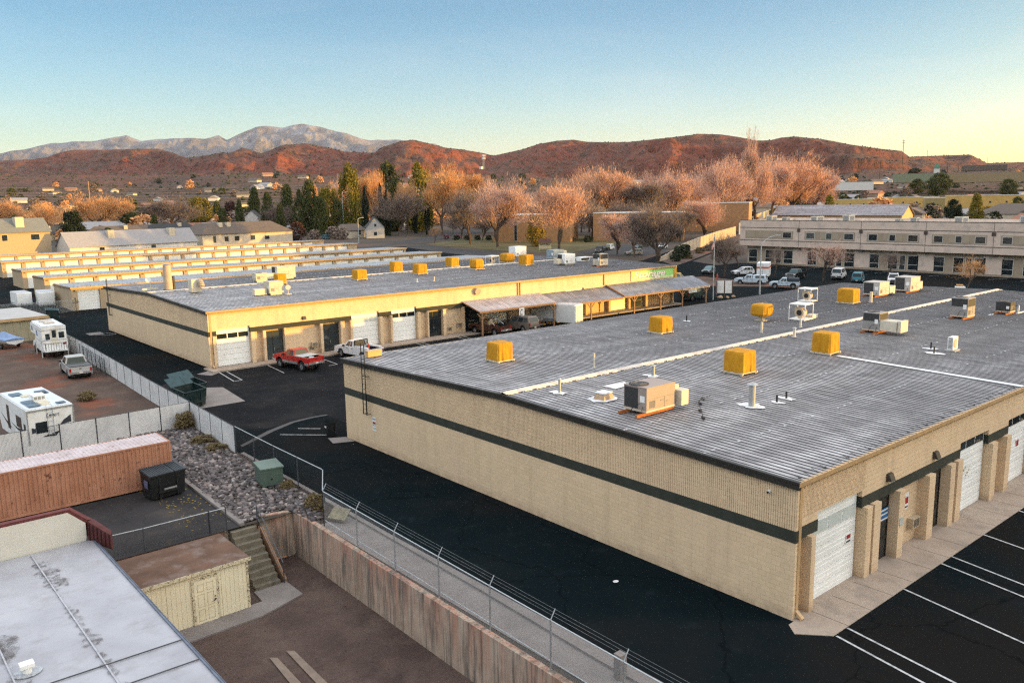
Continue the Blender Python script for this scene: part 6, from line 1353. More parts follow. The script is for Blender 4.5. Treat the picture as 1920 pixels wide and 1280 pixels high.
# ------------------------------------------------------------------ things standing on the two roofs
def zA(x, y): return roof_z(y)+.0
def zB(x, y): return .165+roof_z(y-65.6, 35.8, 5.735, 6.27)
def cover(label, x, y, z, sz, h, stand='curb', group='yellow-covered coolers on the roofs', seed=0, round_=False):
    """evaporative cooler under a yellow canvas cover: draped folds, tied at the foot"""
    t = thing('covered_cooler', label, 'roof cooler', (x, y, z), R(rng.uniform(-4, 4)), group); q = random.Random(seed)
    z0 = .16 if stand == 'curb' else .42
    n = 36; b = MB(); vs = []; fs = []; rows = 9
    ph = [q.uniform(0, 6.28) for _ in range(6)]
    for r_ in range(rows+1):
        v = r_/rows
        for i in range(n):
            a = 2*math.pi*i/n; e = 5 if round_ else 9
            k = 1/((abs(math.cos(a))**e+abs(math.sin(a))**e)**(1/e)); hx = sz/2*k*math.cos(a); hy = sz/2*k*math.sin(a)
            fold = (.018*math.sin(9*a+ph[0])+.014*math.sin(15*a+ph[1]+v)+.010*math.sin(23*a+ph[2]))*(1.25-v)
            if round_: s_ = 1-.16*max(0, (v-.82)/.18)**2-.22*max(0, (.25-v)/.25)**2
            else: s_ = 1-.04*max(0, (v-.9)/.1)+.03*(1-v)
            dr = 1+fold*2.2/sz
            vs.append((hx*s_*dr, hy*s_*dr, z0+(h-z0)*v))
    for r_ in range(rows):
        for i in range(n): fs.append((r_*n+i, r_*n+(i+1)%n, (r_+1)*n+(i+1)%n, (r_+1)*n+i))
    top = len(vs); vs.append((0,0,h+.035)); m_ = [(rows*n+i) for i in range(n)]
    for i in range(n): fs.append((m_[i], m_[(i+1)%n], top))
    b.add(vs, fs); b.obj('canvas_cover', m_tarp, t)
    b = MB()
    if stand == 'curb':
        s_ = sz/2
        for sx in (-1, 1): b.box(sx*s_*.95-.05, sx*s_*.95+.05, -s_*1.08, s_*1.08, .05, .17); b.box(-s_*1.08, s_*1.08, sx*s_*.95-.05, sx*s_*.95+.05, .09, .16)
        for sx in (-1, 1):
            for sy in (-1, 1): b.box(sx*s_*.9-.06, sx*s_*.9+.06, sy*s_*.9-.06, sy*s_*.9+.06, -.02, .12)
    else:
        b.tube((0,-.0,-.02),(0,0,.45),.22,.34,10); b.box(-.45,.45,-.45,.45,.0,.06)
    b.obj('stand', M('stand_cream', (.52,.45,.34), .6, .12, 3), t)
    b = MB(); b.path([(-sz*.5,sz*.3,.1),(-sz*.62,sz*.25,.05),(-sz*.75,sz*.1,.04)],.012); b.obj('cord', m_dark, t)
    return t
for i, (lb, x, y, sz, h, st, rd) in enumerate(((
    'yellow-covered cooler nearest the roof ladder on the near roof', 6.35,25.4,1.32,1.28,'curb',False), ('boxy yellow-covered cooler beyond the first one, near the far eave of the near roof', 22.6,25.3,1.36,1.30,'curb',False),
    ('rounded yellow-covered cooler on a pedestal funnel on the near roof', 33.3,23.2,1.5,1.42,'ped',True), ('nearest yellow-covered cooler with deep folds, in front of the ridge', 14.0,12.2,1.42,1.38,'curb',False),
    ('yellow-covered cooler at the head of the white sealed seam', 23.3,11.9,1.36,1.42,'curb',False), ('yellow-covered cooler with black hose, in front of the office cars', 49.0,23.8,1.62,1.42,'curb',False))):
    cover(lb, x, y, zA(x, y), sz, h, st, seed=i, round_=rd)
for i, (lb, x, y, sz, h, rd) in enumerate((('yellow-covered cooler left of the beige units on the far roof', 17.3,81.6,1.25,1.3,False), ('boxy yellow-covered cooler standing alone left of centre on the far roof', 27.3,79.4,1.5,1.35,False), ('tall yellow-covered cooler on the far ridge, third from the left', 36.5,84.9,1.45,1.5,False),
    ('yellow-covered cooler just right of the tall one on the far roof', 37.3,80.1,1.55,1.4,False), ('yellow-covered cooler midway along the far ridge', 47.6,86.5,1.6,1.45,False), ('drooping yellow-covered cooler just in front of the white frame fan', 47.3,80.1,1.65,1.5,True), ('wide yellow-covered cooler on a pedestal behind the white frame fan', 58.4,86.2,1.9,1.5,True), ('rightmost yellow-covered cooler on the far roof', 57.1,80.2,1.8,1.6,False))):
    cover(lb, x, y, zB(x, y), sz, h, seed=20+i, round_=rd)
m_coil = M('condenser_coil', (.03,.03,.031), .7, .25, 14)
m_wood2 = M('timber_skid', (.33,.11,.03), .85, .2, 4)
def rtu(label, x, y, z, d, duct=None, fan=True, rz=0, mat=None, coil=True, skids=True, group='packaged air units on the roofs', tall=False):
    t = thing('air_conditioning_unit', label, 'roof air unit', (x, y, z), rz, group); w, dp, h = d; z0 = .22; mt = mat or m_midgrey
    b = MB(); b.box(-w/2, w/2, -dp/2, dp/2, z0+.1, h)
    b.obj('cabinet', mt, t)
    b = MB(); b.box(-w/2-.01, w/2+.01, -dp/2-.01, dp/2+.01, z0, z0+.099); b.obj('base_rail', M('unit_rail', (.50,.43,.34), .6, .1, 2), t)
    b = MB(); b.box(-w/2-.02, w/2+.02, -dp/2-.02, dp/2+.02, h+.001, h+.03); b.obj('top_panel', mt, t)
    b = MB()
    if coil and not tall: b.box(-w/2-.014, -w/2-.001, -dp*.12, dp*.47, z0+.14, h-.06)
    if tall: b.box(-w/2-.014, -w/2-.001, -dp*.46, dp*.46, h*.62, h-.04); b.box(-w*.46, w*.46, -dp/2-.014, -dp/2-.001, h*.62, h-.04)
    b.obj('coil', m_coil, t)
    b = MB()
    for k in range(9): b.box(-w*.40+k*.05, -w*.40+k*.05+.03, -dp/2-.010, -dp/2-.0015, z0+.2, z0+.55)
    b.box(-w*.02, w*.10, -dp/2-.012, -dp/2-.0015, z0+.45, z0+.52); b.box(w*.18, w*.26, -dp/2-.012, -dp/2-.0015, z0+.35, z0+.40); b.box(-w*.46, w*.46, -dp/2-.011, -dp/2-.0015, h*.60, h*.60+.012); b.box(w*.12, w*.125, -dp/2-.011, -dp/2-.0015, z0+.12, h*.6); b.obj('louvre', M('unit_louvre', (.22,.20,.18), .7, .1), t)
    b = MB(); b.box(-w/2-.016, -w/2-.003, -dp*.42, -dp*.22, h*.5, h*.72); b.obj('data_label', m_white, t)
    if fan:
        b = MB(); cx = -w*.28 if w > 1.5 else 0; b.tube((cx,dp*.12,h+.02),(cx,dp*.12,h+.07),min(w,dp)*.34,n=18); f = b.obj('fan_guard', m_coil, t); b = MB()
        for k in (.12,.2,.27): 
            pts = [(cx+min(w,dp)*k*math.cos(a),dp*.12+min(w,dp)*k*math.sin(a),h+.075) for a in np.arange(0,6.5,.5)]; b.path(pts,.008,4)
        b.obj('guard_wire', m_grey, f)
    b = MB()
    if skids:
        for y_ in (-dp*.38, dp*.38): b.beam((-w/2-.55,y_,.12),(w/2+.1,y_,.12),.12,.14)
        b.obj('timber_skid', m_wood2, t)
    else: b.box(-w*.4,w*.4,-dp*.4,dp*.4,0,z0); b.obj('curb', m_galv, t)
    b = MB(); b.path([(-w/2-.02,-dp*.2,h*.45),(-w/2-.2,-dp*.1,h*.42),(-w/2-.28,.0,.3),(-w/2-.2,.15,.06)],.018); b.path([(-w/2-.02,-dp*.35,h*.35),(-w/2-.14,-dp*.33,.2),(-w/2-.1,-dp*.3,.05)],.014); b.obj('conduit', m_dark, t)
    if duct:
        b = MB()
        for (x0,x1,y0,y1,a,c) in duct: b.box(x0,x1,y0,y1,a,c)
        b.obj('duct', m_cream, t)
    return t
m_rtu1 = M('faded_beige_unit', (.30,.245,.215), .5, .06, 1.2, dirt=(.25,.20,.17))
rtu('large beige packaged unit on timber skids at the front of the near roof', 3.35,10.15,zA(3,10),(2.15,1.45,1.42), duct=[(1.1,1.65,-.5,.45,.55,1.2),(1.25,1.8,-1.0,-.45,.25,1.0)], mat=m_rtu1)
rtu('grey packaged unit with double cream duct by the near ridge', 33.6,13.6,zA(33,13),(1.35,1.3,1.55), duct=[(-.62,.55,-1.9,-.66,.3,1.05),(-.52,.62,-2.2,-1.95,.25,1.1)], tall=True, mat=M('unit_grey_paint',(.25,.235,.225),.5,.06))
rtu('upright grey packaged unit with looping black conduit, right part of the near roof', 45.6,12.0,zA(45,12),(1.5,1.35,1.75), tall=True, mat=M('unit_grey_paint',(.25,.235,.225),.5,.06))
rtu('packaged unit with dark coil, left one of the farthest pair on the near roof', 56.2,24.6,zA(56,24),(2.1,1.7,1.5), duct=[(1.1,1.9,-.9,.2,.3,.95),(1.95,2.3,-.9,.2,.2,1.0)], fan=False)
rtu('farthest packaged unit with dark coil at the right end of the near roof', 61.9,24.0,zA(62,24),(2.2,1.7,1.65), duct=[(1.15,1.7,-.7,.3,.3,1.0),(1.75,2.1,-.7,.3,.25,1.05)], fan=False)
t = rtu('black cube condenser with hoses at the right edge of the near roof', 51.0,10.6,zA(51,10.6),(1.15,1.15,1.05), mat=m_coil, coil=False, fan=True)
b = MB(); b.box(-1.9,-.8,.5,.65,.0,.07); b.box(.8,2.4,-.75,-.6,0,.07); b.box(1.1,1.22,-.7,-.58,.07,.7); b.obj('pipe_block', m_seal, t); b = MB(); b.path([(-.6,.2,.5),(-1.2,.45,.25),(-1.5,.55,.08)],.02); b.path([(.6,-.3,.4),(.9,-.6,.7),(1.15,-.65,.6)],.025); b.obj('hose', m_dark, t)
t = thing('mini_split_condenser', 'slim white condenser with round fan guard near the front eave', 'condenser', (30.6,6.75,zA(30,6.7)), R(4)); b = MB(); b.box(-.45,.45,-.18,.18,.12,.98); b.obj('cabinet', m_white, t); b = MB(); b.tube((-.08,-.185,.56),(-.08,-.20,.56),.32,n=20); f = b.obj('fan_guard', M('fan_ring',(.40,.34,.27),.6), t); b = MB(); b.tube((-.08,-.201,.56),(-.08,-.21,.56),.22,n=18); b.obj('fan', M('fan_inner',(.48,.42,.34),.6), f)
b = MB()
for k in range(9): b.box(-.462,-.451,-.13,.13,.22+k*.085,.27+k*.085)
b.obj('louvre', m_grey, t); b = MB(); b.box(-.5,.5,-.35,.35,0,.1); b.obj('pad', M('pad_grey',(.34,.34,.33),.8), t)
def fan_frame(label, x, y, z, s, h):
    t = thing('open_fan', label, 'roof fan', (x,y,z), R(3), 'open white fan frames on the roofs'); b = MB(); a = s/2
    for sx in (-1,1):
        for sy in (-1,1): b.box(sx*a-.025,sx*a+.025,sy*a-.025,sy*a+.025,0,h)
    for zz in (.1,h-.03):
        for q in (-1,1): b.box(-a+.025,a-.025,q*a-.025,q*a+.025,zz-.03,zz+.03); b.box(q*a-.025,q*a+.025,-a+.025,a-.025,zz-.031,zz+.031)
    b.obj('frame', m_white, t); b = MB(); b.box(-a,a,-a,a,h,h+.03); b.box(-a+.03,a-.03,-a+.03,a-.03,.13,.16); b.obj('top_pan', m_white, t)
    b = MB(); b.tube((-.32,.0,h*.46),(.28,0,h*.46),h*.30,h*.30,20); b.box(-.3,.26,-.0,.42,h*.46,h*.76); w = b.obj('blower_housing', M('blower_beige',(.48,.38,.26),.5,.1), t); b = MB(); b.tube((-.34,0,h*.46),(-.321,0,h*.46),h*.17,n=16); b.obj('intake', m_dark, w); b = MB(); b.blob((-.05,-.35,h*.62),(.14,.14,.14),2,.05); b.obj('motor', m_dark, t)
    return t
fan_frame('open white fan frame with dark motor near the far eave of the near roof', 48.1,27.6,zA(48,27.6),1.35,1.35)
t = fan_frame('open white fan frame with cream blower, nearer to the ridge', 35.5,20.9,zA(35.5,20.9),1.4,1.4); b = MB(); b.box(1.0,2.0,-.5,.1,.0,.34); b.obj('duct', m_cream, t)
fan_frame('open white fan frame on the ridge of the far roof', 53.6,84.2,zB(53,84.2),1.5,1.4)
def pipe(label, x, y, z, r, h, kind='white', cap=False, group='vent pipes on the roofs', skirt=.0):
    t = thing('vent_pipe', label, 'vent pipe', (x,y,z), 0, group); b = MB(); b.tube((0,0,0),(0,0,h),r,n=12)
    b.obj('pipe', {'white':m_cream,'black':m_dark,'galv':m_galv}[kind], t)
    if cap: b = MB(); b.tube((0,0,h+.02),(0,0,h+.10),r*1.8,r*.7,12); b.obj('cap', m_galv, t)
    if skirt:
        b = MB(); q = random.Random(int(x*7+y)); b.poly([(skirt*.8*q.uniform(.55,1.2)*math.cos(a)*.75, skirt*.8*q.uniform(.6,1.3)*math.sin(a), .055) for a in np.arange(0,6.28,.45)]); b.obj('sealant', m_seal, t)
for a in (('slim white pipe just behind the left end of the near ridge',8.5,18.9,.055,.95,'white',False,.15), ('mushroom-capped pipe where the near ridge cap starts',2.4,15.6,.07,.75,'galv',True,.75), ('short galvanised pipe in a white patch in front of the ridge',9.3,14.9,.10,.62,'galv',True,.7), ('tall capped galvanised flue right of the large packaged unit',7.9,7.3,.17,1.15,'galv',True,.9),
    ('white pipe in front of the rounded yellow cooler',27.1,19.2,.09,.85,'white',False,.2), ('white pipe below the open blower frame',31.4,18.5,.09,.72,'white',False,.2), ('white capped pipe at the middle of the near ridge',27.0,16.4,.10,.65,'white',True,.3), ('white pipe in front of the two farthest packaged units',50.5,22.3,.14,1.05,'white',False,.3),
    ('short black stub in a white patch, left of the slim condenser',28.6,7.1,.05,.5,'black',False,.85), ('second black stub nearest the slim condenser',30.0,7.9,.05,.5,'black',False,.7), ('black stub pipe right of the tall flue',9.55,6.9,.055,.42,'black',False,.5), ('second black stub right of the tall flue',10.6,7.0,.055,.42,'black',False,.6), ('tiny black stub near the far eave of the near roof',29.2,27.9,.06,.5,'black',False,.6)):
    pipe(a[0], a[1], a[2], zA(a[1],a[2]), a[3], a[4], a[5], a[6], skirt=a[7])
for a in (('thin white pipe at centre of the far roof',34.0,72.0,.07,.6,'white',False,.3),('second thin white pipe left of it on the far roof',31.6,72.4,.06,.5,'white',False,.3)): pipe(a[0], a[1], a[2], zB(a[1],a[2]), a[3], a[4], a[5], a[6], skirt=a[7])
t = thing('roof_hood', 'low square vent hood in a ragged white patch beside the large unit', 'roof vent', (3.3,13.2,zA(3,13)), R(5)); b = MB(); b.add([(-.42,-.36,.04),(.42,-.36,.04),(.42,.36,.04),(-.42,.36,.04),(-.32,-.28,.36),(.32,-.28,.36),(.32,.28,.36),(-.32,.28,.36)], [(0,1,5,4),(1,2,6,5),(2,3,7,6),(3,0,4,7)]); b.obj('hood', M('hood_tan',(.42,.28,.17),.7,.2,5), t); b = MB(); b.box(-.36,.36,-.32,.32,.36,.42); b.obj('lid', m_seal, t); b = MB(); b.poly([(1.0*math.cos(a)*rng.uniform(.8,1.15), .72*math.sin(a)*rng.uniform(.8,1.15), .053) for a in np.arange(0,6.28,.45)]); b.obj('sealant', m_seal, t)
t = thing('gas_line', 'thin gas pipe on black rubber blocks beside the large unit', 'pipe', (5.0,8.2,zA(5,8.2))); b = MB(); b.path([(-1.2,-1.0,.18),(.9,.9,.2),(2.2,1.6,.22)],.02); b.path([(.5,.8,.22),(.9,1.0,.24),(2.6,1.4,.24)],.015); b.obj('pipe', m_dark, t); b = MB()
for x, y in ((-.9,-.75),(.2,.25),(1.3,1.1),(2.2,1.6)): b.cbox((x,y,.07),(.12,.34,.07),0,R(-40))
b.obj('block', m_black, t)
t = thing('roof_box', 'small wooden box near the left corner of the near roof', 'box', (1.7,33.6,zA(1.7,33.6)+.02), R(2)); b = MB(); b.box(-.55,.55,-.2,.2,.05,.42); b.obj('box', M('raw_timber',(.55,.33,.13),.8,.1,4), t); b = MB(); b.box(-.57,.57,-.22,.22,.42,.47); b.obj('lid', m_tan, t)
# far roof
rtu('beige packaged unit with dark coil face, front left of the far roof', 12.7,73.4,zB(12,73),(1.7,1.5,1.5), fan=False, mat=m_acw, coil=False, duct=[(-2.4,-1.0,-.3,.5,.1,.75)], skids=False)
rtu('beige unit behind the leftmost yellow cooler on the far roof', 21.4,89.2,zB(21,89),(2.6,1.7,1.7), fan=False, mat=m_acw, skids=False, duct=[(-2.6,-1.3,-.5,.6,.2,.9)])
rtu('small pale condenser with grille left of the yellow cooler, far roof', 16.8,86.5,zB(16,86),(1.5,1.2,1.15), mat=m_acw, coil=False, skids=False)
rtu('tall pale unit on the far right eave behind the coolers', 71.8,99.2,zB(71,99),(2.6,1.9,1.9), mat=m_white, coil=False, skids=False, fan=False)
rtu('blue-grey unit behind the beige pair on the far roof', 67.4,84.6,zB(67,84),(2.3,1.7,1.6), mat=M('blue_grey_unit',(.22,.27,.30),.5), coil=False, skids=False, fan=False, duct=[(1.2,2.2,-.5,.5,.4,1.4)])
rtu('pale packaged unit with rusty side at the right of the far roof', 62.2,76.6,zB(62,76.6),(2.2,1.7,1.7), mat=m_white, skids=False, fan=False, duct=[(-2.2,-1.15,-.3,.5,.3,1.0)])
rtu('grey packaged unit on skids nearest the right end of the far roof', 64.9,71.9,zB(64,71.9),(1.8,1.5,1.9), mat=m_acw, tall=True)
t = thing('roof_hood', 'low pale vent box between the two right-hand units of the far roof', 'roof vent', (68.3,79,zB(68,79))); b = MB(); b.box(-1.0,1.0,-.5,.5,.1,.75); b.obj('hood', m_white, t); b = MB(); b.box(-.9,.9,-.512,-.501,.2,.6); b.obj('louvre', m_dark, t)
t = thing('exhaust_stack', 'tall cylindrical galvanised stack at the left end of the far roof', 'stack', (4.9,85.3,zB(5,85.3))); b = MB(); b.tube((0,0,-.02),(0,0,3.0),.52,.46,20); b.obj('stack', M('stack_tan',(.42,.33,.24),.5,.1,1.5), t); b = MB(); b.tube((0,0,3.06),(0,0,3.14),.5,.42,16); b.tube((.3,0,2.98),(.3,0,3.08),.03); b.tube((-.3,0,2.98),(-.3,0,3.08),.03); b.obj('rain_cap', m_galv, t); b = MB(); b.tube((0,0,0),(0,0,.12),.58,n=16); b.tube((.75,.4,0),(.75,.4,1.6),.18,n=10); b.obj('base_flange', m_fascia, t)
t = thing('blower_cabinet', 'cream blower cabinet with curved snout on the left of the far roof', 'blower', (6.5,80.4,zB(6.5,80))); b = MB(); b.box(-.75,.35,-.5,.6,.1,1.55); b.obj('cabinet', m_cream, t); b = MB(); pts = [(0.2,-.5-.5*math.sin(a),.9+.5*math.cos(a)-.1) for a in np.arange(0,1.9,.3)]; b.path(pts,.34,10); b.obj('snout', M('snout_tan',(.40,.33,.25),.5), t)
t = thing('antenna_dish', 'white dish antenna bracket beside the tall stack', 'antenna', (3.3,87,zB(3,87))); b = MB(); b.box(-.9,.9,-.15,.15,.08,.3); b.obj('sled', m_cream, t); b = MB(); b.tube((.1,0,.3),(.1,0,1.2),.05); b.path([(.1,0,1.2),(-.1,-.2,1.35)],.04); b.obj('mast', m_cream, t); b = MB(); b.tube((-.15,-.2,1.3),(-.2,-.28,1.32),.30,.34,12); b.obj('dish', m_white, t)
t = thing('antenna_dish', 'small cream dish on a stand right of the front beige unit', 'antenna', (13.9,72.3,zB(14,72))); b = MB(); b.tube((0,0,0),(0,0,.8),.04); b.box(-.3,.3,-.3,.3,.0,.08); b.obj('mast', m_cream, t); b = MB(); b.tube((0,-.02,.8),(-.03,-.1,.82),.28,.30,12); b.obj('dish', m_cream, t)

# ------------------------------------------------------------------ poles, flag, kiosk, hydrant
t = thing('flagpole', 'tall pale flagpole beside the warehouse corner', 'flagpole', (82.6,63.9,0)); b = MB(); b.tube((0,0,0),(0,0,10.3),.10,.06,10); b.obj('pole', m_rail, t); b = MB(); b.blob((0,0,10.38),(.11,.11,.11)); b.obj('finial', m_tan, t)
t2 = thing('flag', 'striped red and white flag hanging at the top of the flagpole', 'flag', (82.6,63.9,7.6)); m_r = M('flag_red',(.36,.03,.04),.8); m_w = M('flag_white',(.62,.58,.56),.8); m_bl = M('flag_blue',(.03,.05,.16),.8); b = MB(); n = 13; s = 12
def fl(u, v): x = -.1-1.5*u; return (x*.75+.12*math.sin(5*u+2*v), .10*math.sin(7*u+3*v)-.5*u, 2.45-1.35*u-1.35*v*(1-.1*u)+.06*math.sin(6*u))
for i in range(n):
    for j in range(s):
        u0,u1,v0,v1 = j/s,(j+1)/s,i/n,(i+1)/n; b.add([fl(u0,v0),fl(u1,v0),fl(u1,v1),fl(u0,v1)], [(0,1,2,3)], 2 if (i < 7 and j < 5) else i % 2)
b.obj('cloth', [m_r, m_w, m_bl], t2)
t = thing('street_lamp', 'curved-arm street lamp in front of the pale blue pickup', 'street lamp', (93.9,62.7,0), R(-35)); b = MB(); b.tube((0,0,0),(0,0,8.4),.14,.08,10); b.path([(0,0,8.3),(.6,0,9.0),(1.4,0,9.5),(2.4,0,9.8)],.055,8); b.obj('pole', m_rail, t); b = MB(); b.box(2.3,3.2,-.14,.14,9.74,9.90); b.obj('lamp_head', m_rail, t)
for (px, py, h, lb) in ((645,440,20.5,'tall street lamp among the conifers behind the storage rows'), (673,456,9.5,'curved street lamp by the street corner beyond the storage rows'), (128,447,15.0,'thin street lamp beside the dark conifer at the left')):
    p = G(px, py); t = thing('street_lamp', lb, 'street lamp', p, R(20)); b = MB(); b.tube((0,0,0),(0,0,h),.16,.09,8); b.path([(0,0,h-.1),(.8,0,h+.3),(2.6,0,h+.5)],.08); b.obj('pole', m_rail, t); b = MB(); b.box(2.3,3.4,-.15,.15,h+.42,h+.6); b.obj('lamp_head', m_rail, t)
def upole(lb, x, y, z, h, arms=2, col=None):
    t = thing('utility_pole', lb, 'utility pole', (x,y,z), R(rng.uniform(0,90)), 'utility poles of the valley'); b = MB(); k = h/22; b.tube((0,0,0),(0,0,h),.30*k,.18*k,8); b.obj('pole', col or M('pole_brown',(.06,.042,.032),.9,.15), t)
    if arms:
        b = MB()
        for i in range(arms): b.box(-1.6*k,1.6*k,-.12*k,.12*k,h*.94-i*h*.07,h*.94-i*h*.07+.22*k)
        b.obj('crossarm', M('pole_brown',(.06,.042,.032),.9,.15), t)
p = G(174, 430); upole('tall pale wooden pole rising left of the dark conifer', p[0], p[1], 0, 33, 0, M('pole_pale',(.34,.22,.13),.8))
for (px, pyb, pyt, D, lb) in ((1692,306,262,1900,'tallest dark utility pole on the right skyline'), (1738,306,282,2000,'dark utility pole just right of the tallest one'), (1776,326,290,1500,'thick dark utility pole before the green-topped tower'), (1649,338,300,1500,'dark pole below the red cliffs, left of the tallest'), (1797,322,296,1700,'thin dark pole right of the green-topped tower'), (1578,338,310,1600,'dark pole at the cliff foot above the bare trees'), (1040,352,318,1500,'lone dark pole above the bare trees at centre'), (945,352,320,1600,'thin reddish pole left of centre'), (1715,330,305,1600,'short dark pole between the tall ones'), (1851,312,296,2000,'small pole near the right edge of the skyline'), (1205,344,322,1700,'faint pole in front of the red hills')):
    q = far_z(px, pyb, D); a = azel(px, pyb)[1]-azel(px, pyt)[1]; upole(lb, q[0], q[1], q[2]-3, abs(a)*D+3)
q = far_z(907, 316, 2300); t = thing('cell_tower', 'pale lattice cell tower in front of the red hills', 'tower', q); b = MB(); hh = 2300*abs(azel(907,316)[1]-azel(907,290)[1])
for sx in (-1,1):
    for sy in (-1,1): b.beam((sx*2.2,sy*2.2,-2),(sx*1.2,sy*1.2,hh),.6,.6)
b.obj('mast', M('tower_pale',(.42,.38,.33),.6), t); b = MB()
for zz in (hh*.72, hh*.92):
    for a in range(6): b.cbox((4.2*math.cos(a*1.05),4.2*math.sin(a*1.05),zz),(1.1,1.1,5))
b.obj('antenna_panel', m_white, t); b = MB(); b.box(-12,-5,-4,4,-2,5); b.obj('equipment_hut', m_whitewall, t)
t = thing('notice_kiosk', 'pair of blank white notice boards on posts by the flagpole', 'kiosk', (86.6,64.6,0), R(-50)); b = MB()
for k in range(3): b.box(-1.3+k*1.25,-1.18+k*1.25,-.06,.06,0,2.7)
b.obj('post', M('kiosk_brown',(.10,.07,.055),.8), t)
for k in range(2): b = MB(); b.box(-1.15+k*1.25,-.08+k*1.25-.02,-.05,.03,.7,2.7); b.obj('board', m_white, t)
b = MB(); b.box(-1.35,-1.2,-.5,.5,.5,2.7); b.obj('side_board', M('kiosk_grey',(.12,.10,.10),.8), t)
for i, (x, y, s) in enumerate(((85.2,64.4,.5),(86.2,63.7,.35),(87.6,63.6,.4))): b = MB(); b.blob((0,0,s*.3),(s,s*.8,s*.6),2,.2,0,i); tag(b.obj('boulder', M('boulder_tan',(.36,.25,.16),.9,.15,4,bmp=.4), None, (x,y,0)), 'tan boulder at the foot of the white notice boards', 'boulder', 'boulders at the notice boards')
t = thing('fire_hydrant', 'slim orange-red fire hydrant behind the flagpole', 'hydrant', (108.8,82.0,.1)); b = MB(); b.tube((0,0,0),(0,0,.9),.16,.13,10); b.blob((0,0,.95),(.16,.16,.14)); b.tube((0,0,.3),(0,0,1.35),.05); b.obj('barrel', M('hydrant_red',(.45,.06,.02),.5), t); b = MB(); b.tube((-.25,0,.62),(.25,0,.62),.07); b.obj('outlet', M('hydrant_red',(.45,.06,.02),.5), t)
p = G(1022, 470); t = thing('monument_sign', 'cream monument sign under a small brown roof on the church lawn', 'sign', p, R(-50)); b = MB(); b.box(-2.0,2.0,-.15,.15,.6,2.5); b.box(-1.95,-1.75,-.14,.14,0,.6); b.box(1.75,1.95,-.14,.14,0,.6); b.obj('board', M('sign_cream',(.56,.45,.27),.7), t); b = MB(); b.add([(-2.4,-1.0,2.7),(2.4,-1.0,2.7),(2.4,1.0,2.7),(-2.4,1.0,2.7),(-1.6,0,3.8),(1.6,0,3.8)], [(0,1,5,4),(1,2,5),(2,3,4,5),(3,0,4),(3,2,1,0)]); b.obj('roof', M('sign_roof_brown',(.11,.05,.045),.8), t)
b = MB()
for k in range(7): b.box(-1.5+k*.45,-1.2+k*.45,-.18,-.152,1.75+.15*math.sin(k*.52),2.05+.15*math.sin(k*.52))
b.obj('lettering', m_dark, t)
# ------------------------------------------------------------------ vegetation
m_bark = M('bark', (.085,.058,.042), .95, .25, 4); m_bark2 = M('pale_bark', (.26,.20,.16), .95, .2, 3)
m_twig = mat_leaf('twigs_tan', (.60,.36,.24), (.46,.275,.19)); m_twig2 = mat_leaf('twigs_grey', (.22,.165,.135), (.16,.12,.10)); m_twig3 = mat_leaf('twigs_orange', (.62,.34,.15), (.48,.265,.125)); m_twig4 = mat_leaf('twigs_pink', (.58,.365,.275), (.44,.28,.215))
m_pine = mat_leaf('pine_needles', (.050,.062,.020), (.085,.085,.022)); m_pine2 = mat_leaf('golden_conifer', (.21,.16,.020), (.10,.10,.020)); m_cyp = mat_leaf('cypress_needles', (.014,.022,.011), (.022,.03,.014)); m_oleaf = mat_leaf('yellow_leaves', (.30,.20,.03), (.17,.13,.03)); m_red = mat_leaf('russet_leaves', (.075,.035,.024), (.05,.028,.02)); m_bush = mat_leaf('bush_leaves', (.026,.036,.017), (.04,.05,.022)); m_dry = mat_leaf('dry_weed', (.17,.125,.055), (.11,.08,.04))
